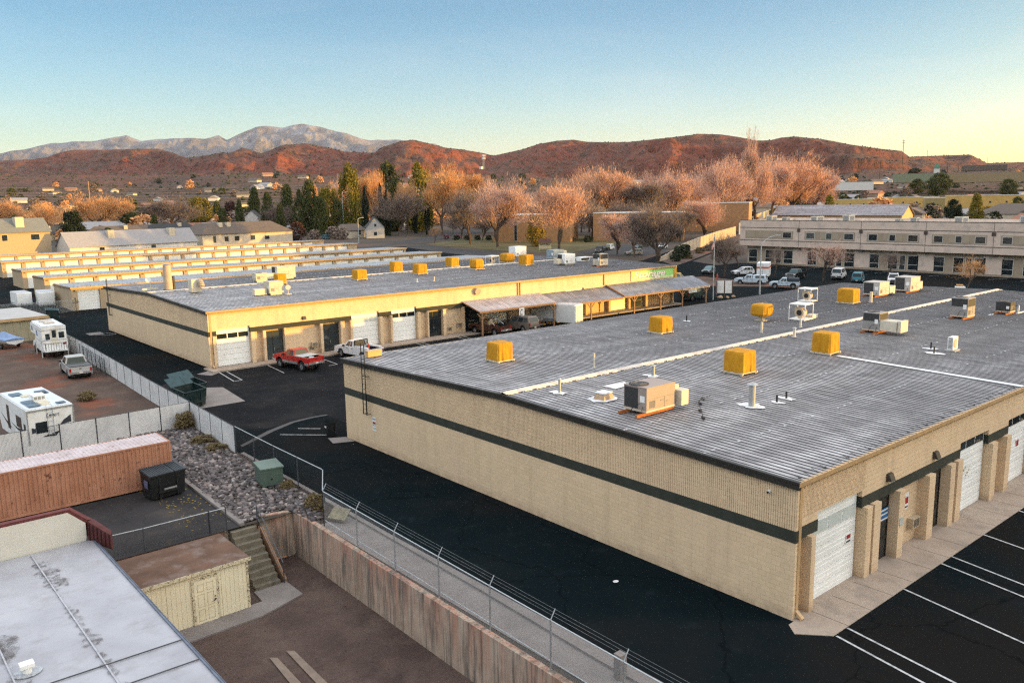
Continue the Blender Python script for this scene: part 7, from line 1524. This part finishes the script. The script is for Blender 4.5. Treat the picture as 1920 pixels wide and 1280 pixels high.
def bare_tree(seed, h, w, twigs=5200, tw=.036, upright=.35, thr=.22):
    """trunk with forking limbs; fine twigs as slender three-cornered blades; returns (limbs, twigs) meshes"""
    q = random.Random(seed); L = MB(); ends = []
    def grow(p, d, ln, r, lv):
        n = 3; a = Vector(p); dd = Vector(d)
        for i in range(n):
            dd = (dd+Vector((q.uniform(-.16,.16), q.uniform(-.16,.16), q.uniform(-.04,.14)))).normalized(); b = a+dd*(ln/n); r1 = r*(1-.22*(i+1)/n*1.2)
            L.tube(a, b, r*(1-.22*i/n*1.2), r1, 7 if lv < 2 else 4, caps=False); a = b
            if lv >= 2: ends.append((Vector(a), dd.copy(), lv))
        if lv >= 4: return
        for k in range(q.choice((2, 3, 3)) if lv else q.choice((4, 5))):
            ang = q.uniform(.30, .75) if lv else q.uniform(.35, .75); ph = q.uniform(0, 6.28); o = dd.orthogonal().normalized(); o2 = dd.cross(o)
            nd = (dd*math.cos(ang)+(o*math.cos(ph)+o2*math.sin(ph))*math.sin(ang)+Vector((0,0,upright*.5))).normalized()
            grow(a-dd*q.uniform(0,.12)*ln, nd, ln*q.uniform(.62,.86), r1*q.uniform(.55,.75), lv+1)
    grow((0,0,0), (0,0,1), h*thr, h*.021, 0)
    xs = [abs(e[0].x) for e in ends]+[abs(e[0].y) for e in ends]; zx = max(e[0].z for e in ends); k = (w/2)/(sorted(xs)[int(len(xs)*.95)]+.5); kz = (h*.95)/zx
    L.v = [(x*(k if z > h*thr*.5 else 1), y*(k if z > h*thr*.5 else 1), z*kz) for x, y, z in L.v]
    T = MB(); vs = []; fs = []; fork = h*thr*.9; W2 = w/2; lob = [(q.uniform(0,6.28), q.uniform(.25,1.0), q.uniform(.62,1.25)) for _ in range(22)]
    for i in range(twigs):
        if i % 2:
            e, d, lv = ends[q.randrange(len(ends))]; p = Vector((e.x*k, e.y*k, e.z*kz)); p += Vector((q.gauss(0,.03)*w, q.gauss(0,.03)*w, q.gauss(0,.025)*h))
        else:
            a, pe, sc_ = lob[min(q.randrange(22), q.randrange(22))]; a += q.gauss(0,.22); u = 1-q.random()**2.0*.62; pe = min(1, max(.0, pe+q.gauss(0,.11)))
            # pe: 0 = straight up, 1 = out sideways; the crown is a fan of rounded lobes above the fork
            th = pe*1.62*(1-upright*.28); rr = u*sc_*q.uniform(.80,1.12)
            p = Vector((math.cos(a)*math.sin(th)*rr*W2, math.sin(a)*math.sin(th)*rr*W2, fork+math.cos(th)*rr*(h-fork)*.95+(.06+.14*u)*math.sin(th)*h)); d = Vector((p.x, p.y, (p.z-fork)*1.0+.3)).normalized()
        dd = (d+Vector((q.uniform(-.55,.55), q.uniform(-.55,.55), q.uniform(-.2,.6)))).normalized(); ln = h*q.uniform(.03,.10); s = dd.orthogonal().normalized(); s = (s*math.cos(i)+dd.cross(s)*math.sin(i))*tw*h/20*q.uniform(.6,1.4)
        m = p+dd*ln*.5+Vector((q.uniform(-1,1),q.uniform(-1,1),q.uniform(0,1)))*ln*.14
        c = len(vs); vs += [tuple(p-s), tuple(p+s), tuple(m+s*.7), tuple(p+dd*ln), tuple(m-s*.7)]; fs += [(c,c+1,c+2,c+3,c+4)]
    T.v = vs; T.f = fs; T.m = [0]*len(fs); return L, T
def mesh_fast(name, mb, mat):
    me = bpy.data.meshes.new(name); me.from_pydata(mb.v, [], mb.f); me.materials.append(mat); me.update(); return me
def leafy(seed, h, w, n, leaf, shape='pine', base=.08):
    """clumps of small leaf faces through an uneven crown envelope"""
    q = random.Random(seed); vs = []; fs = []; lobes = []
    def env(u):
        if shape == 'pine': return (1-u)**.6*min(1, u*7+.35)
        if shape == 'round': return math.sqrt(max(0, 1-(2*u-1)**2))*.95+.05
        if shape == 'oval': return min(1, u*4.5+.25)*(1-max(0,(u-.55)/.45)**2.2*.85)
        if shape == 'column': return min(1, u*6+.4)*(1-max(0,(u-.5)/.5)**2*.9)
        if shape == 'cone': return (1-u)*.95+.05
    nl = 70 if shape != 'column' else 26
    for i in range(nl):
        u = q.random(); r = env(u)*w/2*q.uniform(.45,.92); a = q.uniform(0, 6.28); lobes.append((r*math.cos(a), r*math.sin(a), h*(base+(1-base)*u), w*q.uniform(.10,.22)*(1.15-.45*u)))
    for i in range(n):
        x, y, z, r = lobes[q.randrange(nl)]; d = Vector((q.gauss(0,1), q.gauss(0,1), q.gauss(0,1))).normalized()*r*q.random()**.4
        p = Vector((x, y, z))+d; p.z = max(p.z, h*base*.5); a = Vector((q.uniform(-1,1),q.uniform(-1,1),q.uniform(-.6,.9))).normalized(); s = a.orthogonal().normalized(); s = s*math.cos(i)+a.cross(s)*math.sin(i); k = leaf*q.uniform(.6,1.35); c = len(vs)
        vs += [tuple(p-a*k-s*k*.35), tuple(p-a*k*.2+s*k*.6), tuple(p+a*k), tuple(p+a*k*.1-s*k*.6)]; fs.append((c,c+1,c+2,c+3))
    T = MB(); T.v = vs; T.f = fs; T.m = [0]*len(fs); L = MB(); L.tube((0,0,0),(0,0,h*.9),h*.022,h*.004,8)
    for i in range(7):
        x, y, z, r = lobes[i]; L.tube((0,0,max(.1,z*.75)),(x,y,z),h*.008,h*.002,5)
    return L, T
_cache = {}
def plant(name, key, maker, label, cat, loc, h, w, twig, bark=m_bark, group=None, rz=None):
    """key picks a shared mesh pair; it is scaled to height h and crown width w"""
    kk = (key, twig.name)
    if kk not in _cache:
        if key not in _cache: _cache[key] = maker()
        L, T = _cache[key]; _cache[kk] = (mesh_fast('trunk', L, bark), mesh_fast('crown', T, twig))
    a, c = _cache[kk]; t = thing(name, label, cat, loc, R(rng.uniform(0,360)) if rz is None else rz, group); link('trunk', a, t); link('crown', c, t)
    t.scale = (w/10, w/10, h/10); return t
BT = {i: (lambda i=i: bare_tree(100+i, 10, 10, 17000, .038, .35, (.20,.24,.18,.22,.16)[i])) for i in range(5)}
BT['s'] = lambda: bare_tree(77, 10, 10, 3400, .034, .2, .26); BT['p'] = lambda: bare_tree(55, 10, 10, 6000, .05, 1.9, .10)
LF = {'pine0': lambda: leafy(1,10,10,11000,.24,'oval',.05), 'pine1': lambda: leafy(2,10,10,11000,.24,'oval',.05), 'pine2': lambda: leafy(3,10,10,9000,.26,'pine',.05), 'round': lambda: leafy(4,10,10,9000,.26,'round',.05), 'cyp': lambda: leafy(5,10,10,3800,.5,'column',.02), 'cone': lambda: leafy(6,10,10,4200,.3,'cone',.06), 'bush': lambda: leafy(8,10,10,2600,.42,'round',.0), 'bush2': lambda: leafy(9,10,10,2600,.42,'round',.0)}
def bare(px, py, pt, wpx, v, lb, tw=None, nm='bare_tree', grp=None, bark=m_bark, z=0.0):
    pt += (py-pt)*.07*(v != 'p'); wpx *= 1.18*(v != 'p') or 1.5; p = G(px, py, z); s = float((p-CAM)@FW)/FPX; return plant(nm, ('b', v), BT[v], lb, 'tree', p, (py-pt)*s, wpx*s, tw or m_twig, bark, grp)
def leaf(px, py, pt, wpx, v, lb, tw, nm='conifer', cat='tree', grp=None):
    p = G(px, py); s = float((p-CAM)@FW)/FPX; return plant(nm, ('l', v), LF[v], lb, cat, p, (py-pt)*s, wpx*s, tw, m_bark, grp)
for a in ((933,463,347,100,0,'big wide bare tree on the lawn left of the cream sign',m_twig4), (882,458,363,76,1,'slender bare tree left of the big one on the lawn',m_twig2), (1048,468,345,112,2,'bright orange-tipped bare tree above the cream sign',m_twig), (748,442,358,72,3,'grey bare tree between the cypresses',m_twig2), (1157,477,398,70,4,'pinkish bare tree in front of the brick wing',m_twig4), (1233,500,388,100,0,'bushy bare tree in front of the masonry wall',m_twig2), (1190,482,405,66,3,'second bushy bare tree, over the champagne minivan',m_twig4),
    (815,457,424,28,'s','small dark bare tree at the edge of the lawn',m_twig2), (1348,430,308,92,1,'tall bare tree with dark forked trunk before the sunlit brick',m_twig4), (1415,424,303,66,2,'bare tree right of the dark forked trunk',m_twig), (1475,417,297,100,3,'broad bare tree against the red cliffs',m_twig), (1530,414,314,72,4,'rightmost bare tree of the row behind the office',m_twig4), (1403,424,281,32,'p','pale upright poplar standing above the bare tree row',m_twig4), (1290,425,345,70,0,'bare tree half hidden left of the forked trunk',m_twig4),
    (830,440,318,66,0,'round orange bare tree right of the golden conifer',m_twig3), (880,438,322,52,4,'second round orange bare tree right of the golden conifer',m_twig3), (1135,440,318,108,2,'wide pale bare tree behind the brick wing',m_twig), (1105,436,330,80,1,'bare tree left of the yellow-leaved tree',m_twig), (1205,440,340,84,4,'grey-pink bare tree behind the brick wing at right',m_twig2), (1262,436,322,78,3,'bare tree with fan crown right of centre',m_twig4), (1000,446,372,80,1,'grey bare tree behind the big wide one',m_twig2), (950,440,355,70,3,'pale bare tree behind the lawn trees',m_twig4), (1075,446,368,70,0,'bare tree right behind the orange-tipped one',m_twig2), (690,436,325,44,4,'rust bare tree between the conifers',m_twig3), (1240,450,395,90,2,'low spreading bare tree behind the bushy one',m_twig4), (1320,446,372,70,4,'bare tree in front of the sunlit brick building',m_twig4), (1180,446,380,70,0,'tangled bare tree over the brick wing roof',m_twig2)):
    bare(*a)
for (px, py, pt, w, v, tw) in ((850,434,340,50,2,m_twig3),(905,436,345,58,1,m_twig4),(970,436,358,60,4,m_twig4),(1035,438,352,66,3,m_twig4),(1090,436,340,60,0,m_twig),(1160,434,330,70,3,m_twig),(1225,432,332,60,1,m_twig4),(1245,430,340,70,0,m_twig),(1300,428,336,60,2,m_twig4),(1330,424,322,60,3,m_twig),(1380,424,312,60,0,m_twig),(1445,420,306,64,1,m_twig4),(1500,416,305,60,0,m_twig),(1110,450,385,56,2,m_twig2),(1215,452,395,60,1,m_twig2),(1275,452,392,60,3,m_twig2),(1050,450,390,50,1,m_twig2),(865,448,392,46,2,m_twig2),(905,450,395,46,3,m_twig2),(765,440,345,40,0,m_twig3),(705,436,330,40,1,m_twig3),(640,430,345,44,2,m_twig3),(870,430,335,40,4,m_twig3)):
    bare(px, py, pt, w, v, 'bare tree crowded into the grove behind the church', tw, grp='bare trees of the crowded grove')
for a in ((1543,527,452,76,'s','reddish bare tree in the island before the office vans',m_twig4), (1452,520,459,34,'s','thin dark bare tree behind the street lamp',m_twig2), (1358,519,444,50,1,'dark leafless tree by the slate wagon',m_twig2), (1812,548,482,50,'s','bare tree with a few orange leaves before the office',m_twig3), (1663,527,468,40,'s','thin bare tree left of the white striped car',m_twig2), (1385,500,455,46,'s','grey shrub-like tree at the office corner',m_twig2)):
    bare(*a)
for a in ((20,440,377,54,0,'orange bare thicket at the left edge',m_twig3), (95,444,386,60,1,'orange bare tree left of the dark conifer',m_twig3), (180,440,366,84,2,'large orange bare tree behind the pale pole',m_twig3), (228,436,372,50,4,'orange bare tree right of the pale pole',m_twig3), (328,436,372,80,3,'brown leafless thicket behind the pale roof',m_twig2), (300,432,380,46,0,'left part of the brown leafless thicket',m_twig2), (345,462,432,34,'s','small bare bush against the beige house',m_twig2), (525,440,388,46,1,'grey bare tree among the conifers',m_twig2), (650,432,335,40,2,'pale bare tree behind the golden conifer',m_twig), (60,440,392,44,3,'orange bare bush between the left thickets',m_twig3), (595,420,352,40,0,'russet bare tree far behind the conifers',m_twig3)):
    bare(*a)
for a in ((660,438,317,46,'pine0','tall sunlit conifer left of the cypress row',m_pine2), (732,434,314,54,'pine1','broad dark green conifer left of centre',m_pine), (790,434,316,58,'pine0','golden-green conifer between two cypresses',m_pine2), (687,440,357,14,'cyp','narrow cypress in front of the grey gabled house',m_cyp), (716,440,352,12,'cyp','left one of the cypress pair below the broad conifer',m_cyp), (727,442,358,13,'cyp','right one of the cypress pair below the broad conifer',m_cyp), (779,438,334,10,'cyp','thin cypress on the left side of the golden-green conifer',m_cyp), (802,440,352,11,'cyp','thin cypress on the right side of the golden-green conifer',m_cyp),
    (140,455,399,48,'round','dark rounded conifer behind the long pale roof',m_cyp), (481,436,357,36,'pine2','dark conifer standing over the dark gable',m_pine), (542,438,352,38,'pine2','ragged conifer right of the dark gable',m_pine), (584,440,345,36,'pine1','tall dark conifer by the parked cars',m_pine), (619,440,357,44,'round','golden rounded conifer by the parked cars',m_pine2), (436,436,381,32,'round','dark russet tree left of the dark gable',m_red), (558,452,417,32,'bush','dark russet bush at the end of the beige house',m_red), (377,428,373,48,'round','yellow-green tree behind the brown thicket',m_pine2), (410,430,380,26,'pine2','small dark conifer above the beige house',m_pine),
    (1553,424,369,30,'pine2','young conifer rising behind the office roof',m_pine2), (1786,420,377,32,'pine1','dark conifer in front of the olive block',m_cyp), (1828,420,366,34,'pine2','loose pale conifer before the yellow apartments',m_pine2), (1906,412,372,28,'pine1','dark conifer near the right edge before the yellow apartments',m_pine), (1745,412,383,26,'round','dark shrub tree left of the olive block',m_cyp), (1636,416,380,16,'pine2','small conifer in front of the yellow apartment block',m_pine2), (1128,440,342,56,'round','yellow-leaved tree in the middle of the bare trees',m_oleaf), (1005,462,405,40,'round','small olive-leaved tree left of the cream sign',m_oleaf), (1850,416,388,30,'round','golden bush below the long yellow apartments',m_oleaf)):
    leaf(*a)
for (px, py, D, hp, wp, tw, lb) in ((1759,366,900,34,42,m_pine,'wide dark pine on the ridge above the apartments'), (1720,362,950,22,26,m_pine,'dark pine left of the wide one above the apartments'), (1890,366,900,24,28,m_pine,'dark pine above the right end of the apartments'), (1715,326,1500,9,20,m_bush,'dark bush below the skyline poles')):
    q = far_z(px, py, D); plant('conifer', ('l','pine1'), LF['pine1'], lb, 'tree', q, hp*D/FPX, wp*D/FPX, tw)
for (px, py, pt, w, v) in ((452,440,378,24,'pine2'),(505,440,366,26,'pine1'),(528,444,385,24,'pine2'),(566,440,362,28,'pine0'),(602,442,372,28,'round'),(636,440,380,26,'pine1'),(420,440,392,22,'round'),(75,450,412,26,'round'),(250,440,400,26,'round'),(292,444,405,22,'pine2')):
    leaf(px, py, pt, w, v, 'dark evergreen standing among the houses behind the storage rows', m_pine, grp='dark evergreens among the houses')
# low shrubs
for i, (px, w, h) in enumerate(((12,26,10),(38,30,12),(152,26,9),(176,28,13),(203,30,13),(245,34,15),(318,26,11),(340,30,13),(375,22,8),(60,20,8),(130,22,8))):
    p = G(px, 470-px*.035, 0); s = float((p-CAM)@FW)/FPX; plant('shrub', ('l','bush' if i % 2 else 'bush2'), LF['bush'], 'dark clipped shrub in the hedge row behind the farthest storage row', 'shrub', p, h*1.5*s, w*s, m_bush, m_bark, 'shrubs along the farthest storage row')
for i, (x, y, h, w, lb) in enumerate(((150.5,124.0,3.2,4.6,'dark round bush against the masonry wall'), (155.5,126.4,3.4,4.2,'second dark round bush against the masonry wall'), (142.5,119.0,1.8,3.0,'low dark bush at the foot of the masonry wall'), (171,133,1.6,3.0,'scrubby grey bush on the bank'), (182,138,1.6,3.2,'scrubby bush higher up the bank'), (196,144,2.0,3.0,'spindly bush near the top of the bank'), (152,122,1.0,2.4,'small dry bush at the kerb of the bank'))):
    plant('shrub', ('l','bush2'), LF['bush2'], lb, 'shrub', (x,y,.05), h, w, m_bush if i < 3 else m_dry)
for i, (px, py, h, w) in enumerate(((847,452,1.9,3),(868,452,1.9,3),(887,452,1.9,3),(908,452,1.9,3),(940,452,2.2,4),(978,452,2.2,4),(1060,454,2.2,4),(1095,456,2.4,4))):
    p = G(px+8, py-2, 0); plant('shrub', ('l','bush'), LF['bush'], 'dark rounded shrub along the foot of the church wall', 'shrub', p, h, w, m_bush, m_bark, 'shrubs along the church wall')
for (x, y, h, w, lb, tw, z) in ((-7.75,45.2,1.25,1.6,'olive-brown bush in the corner of the white fences',m_dry,0), (-8.0,40.5,.5,1.9,'low dry tuft beside the white fence',m_dry,0), (-8.1,38.2,.45,1.6,'second low dry tuft beside the white fence',m_dry,0), (-10.7,60.5,.75,1.7,'dry weed clump alone on the dirt lot',m_dry,0), (-8.25,23.6,.9,1.1,'brown weed at the fence corner above the wing wall',m_dry,0), (-7.9,27.8,.5,1.0,'pale weed right of the green utility box',m_dry,0), (-8.0,49,.35,1.2,'sparse weed inside the alley fence',m_dry,0)):
    plant('weed', ('l','bush2'), LF['bush2'], lb, 'weed', (x,y,z), h, w, tw)
# dead leaves and litter on the ground
def scatter(name, n, box, z, r0, r1, mat, lb, seed):
    q = random.Random(seed); b = MB()
    for i in range(n):
        x = q.uniform(box[0],box[1]); y = q.uniform(box[2],box[3]); r = q.uniform(r0,r1); a = q.uniform(0,6.28); b.poly([(x+r*math.cos(a+k*1.57)*q.uniform(.5,1.2), y+r*math.sin(a+k*1.57)*q.uniform(.5,1.2), z+q.uniform(.0,.02)) for k in range(4)])
    return tag(b.obj(name, mat), lb, name.replace('_', ' '), kind='stuff')
scatter('fallen_leaves', 120, (-14.5,-12.2,25,33.5), .03, .03, .09, m_oleaf, 'orange fallen leaves scattered by the yard kerb', 1)
scatter('litter', 20, (-6.5,2,28,58), .03, .015, .05, m_conc2, 'pale scraps of litter scattered over the asphalt', 2)
scatter('yard_debris', 240, (-19,-9.6,0,23.5), YARD_Z+.01, .015, .05, M('debris_dark',(.035,.026,.02),.9), 'dark twigs and debris over the lower yard', 3)
b = MB(); b.poly([(-2.6+.14*math.cos(a), 6.9+.11*math.sin(a), .03) for a in np.arange(0,6.28,.6)]); tag(b.obj('paper_scrap', m_white), 'white paper scrap lying alone on the dark alley asphalt', 'paper')
# ---- far valley: small houses and trees, each its own object
hm = []
for k, (wl, rf) in enumerate(((m_whitewall,m_shingle2),(m_siding,m_shingle),(M('far_pink',(.40,.27,.20),.85),M('far_tile',(.28,.13,.08),.9)))):
    b = MB(); b.box(-8,8,-5,5,0,3.4,0); b.add([(-8.6,-5.6,3.2),(8.6,-5.6,3.2),(8.6,0,6),(-8.6,0,6),(8.6,5.6,3.2),(-8.6,5.6,3.2)], [(0,1,2,3),(4,5,3,2),(1,4,2),(5,0,3)], 1); hm.append(b.mesh('valley_house', [wl, rf]))
tm = []
for k, tw in enumerate((m_bush, m_pine, m_twig3, m_twig2)):
    L, T = leafy(40+k, 8, 8, 420, .75, 'round', .0); me = mesh_fast('valley_tree', T, tw); tm.append(me)
q = random.Random(21)
def land_z(x, y):
    d = math.hypot(x-CAM[0], y-CAM[1]); a = math.atan2(y-CAM[1], x-CAM[0]); A = np.array([a]); D = np.array([d]); return float(land(A, D, np.array([x]), np.array([y]))[0])
names = [('pale house with grey roof far out in the valley','pale'), ('cream house with brown roof far out in the valley','cream'), ('pinkish house with tile roof far out in the valley','pink')]
n = 0
while n < 230:
    px = q.uniform(-30, 1960); D = 480+1300*q.random()**1.5; a, _ = azel(px, 400); x, y = CAM[0]+D*math.cos(a), CAM[1]+D*math.sin(a)
    if 900 < px < 1560 and D < 800: continue
    k = n % 3; o = link('valley_house', hm[k], None, (x,y,land_z(x,y)-.4), q.uniform(0,3.14)); tag(o, names[k][0], 'house', names[k][1]+' houses of the far valley'); s = q.uniform(.8,1.5); o.scale = (s,s,s); n += 1
lbs = [('dark green tree far out in the valley','dark green'), ('olive tree far out in the valley','olive'), ('orange leafless tree far out in the valley','orange'), ('grey leafless tree far out in the valley','grey')]
for n in range(290):
    px = q.uniform(-30, 1960); D = 470+1500*q.random()**1.6; a, _ = azel(px, 400); x, y = CAM[0]+D*math.cos(a), CAM[1]+D*math.sin(a)
    k = q.choice((0,0,1,1,2,2,3,3)); o = link('valley_tree', tm[k], None, (x,y,land_z(x,y)-.5), q.uniform(0,6.28)); tag(o, lbs[k][0], 'tree', lbs[k][1]+' trees of the far valley'); s = q.uniform(1.0,2.1); o.scale = (s,s,s*q.uniform(.55,.95))
for n in range(60):
    px = q.uniform(-20, 640) if n % 4 else q.uniform(1560, 1900); D = 360+330*q.random(); a, _ = azel(px, 400); x, y = CAM[0]+D*math.cos(a), CAM[1]+D*math.sin(a)
    k = q.choice((0,0,1,2,3)); o = link('garden_tree', tm[k], None, (x,y,-.3), q.uniform(0,6.28)); tag(o, lbs[k][0].replace('far out in the valley', 'between the houses at middle distance'), 'tree', lbs[k][1]+' trees between the houses'); s = q.uniform(.55,1.0); o.scale = (s,s,s*q.uniform(.7,1.1))
for n in range(22):
    px = q.uniform(-20, 640); D = 400+260*q.random(); a, _ = azel(px, 400); x, y = CAM[0]+D*math.cos(a), CAM[1]+D*math.sin(a); k = n % 3; o = link('valley_house', hm[k], None, (x,y,-.05), q.uniform(-.4,.6)); tag(o, names[k][0].replace('far out in the valley', 'among the gardens behind the storage rows'), 'house', names[k][1]+' houses behind the storage rows'); s = q.uniform(.8,1.1); o.scale = (s,s,s)
# desert scrub over the rising plain
q = np.random.RandomState(4); N_ = 5200; az = np.radians(q.uniform(10, 90, N_)); D = 1000+2600*q.rand(N_); X = CAM[0]+D*np.cos(az); Y = CAM[1]+D*np.sin(az); Zc = land(az, D, X, Y)
vs = []; fs = []
for i in range(N_):
    r = q.uniform(1.2, 3.4); v = V0*np.array([r, r, r*.7])+np.array([X[i], Y[i], Zc[i]+.3*r]); fs.append(F0+i*len(V0)); vs.append(v)
tag(np_obj('scrub', np.concatenate(vs), np.concatenate(fs), m_bush), 'dark desert scrub dotted over the rising plain and hills', 'scrub', kind='stuff')
# wires strung across the valley at the left
for i, (ya, yb) in enumerate(((361,353),(366,359),(371,364),(352,345),(376,371))):
    b = MB(); pa = far_z(-20, ya, 760); pb = far_z(660, yb, 860); n = 12; pts = []
    for k in range(n+1): u = k/n; p = pa*(1-u)+pb*u; pts.append((p[0], p[1], p[2]-9*u*(1-u)))
    b.path(pts, .07, 3); tag(b.obj('power_line', M('wire_pale', (.30,.26,.22), .6)), 'pale overhead wire strung across the valley at the left', 'wire', 'overhead wires at the left')
# ------------------------------------------------------------------ air
HAZE = 1.2e-5
if HAZE > 0:
    m = bpy.data.materials.new('haze'); m.use_nodes = True; t = m.node_tree; t.nodes.clear()
    pv = t.nodes.new('ShaderNodeVolumePrincipled'); pv.inputs['Color'].default_value = (.72,.82,1.0,1); pv.inputs['Density'].default_value = HAZE; pv.inputs['Anisotropy'].default_value = .3
    o_ = t.nodes.new('ShaderNodeOutputMaterial'); t.links.new(pv.outputs[0], o_.inputs['Volume'])
    b = MB(); b.box(-9000, 25000, -13500, 25000, -4.5, 2050); tag(b.obj('haze', m), kind='stuff')
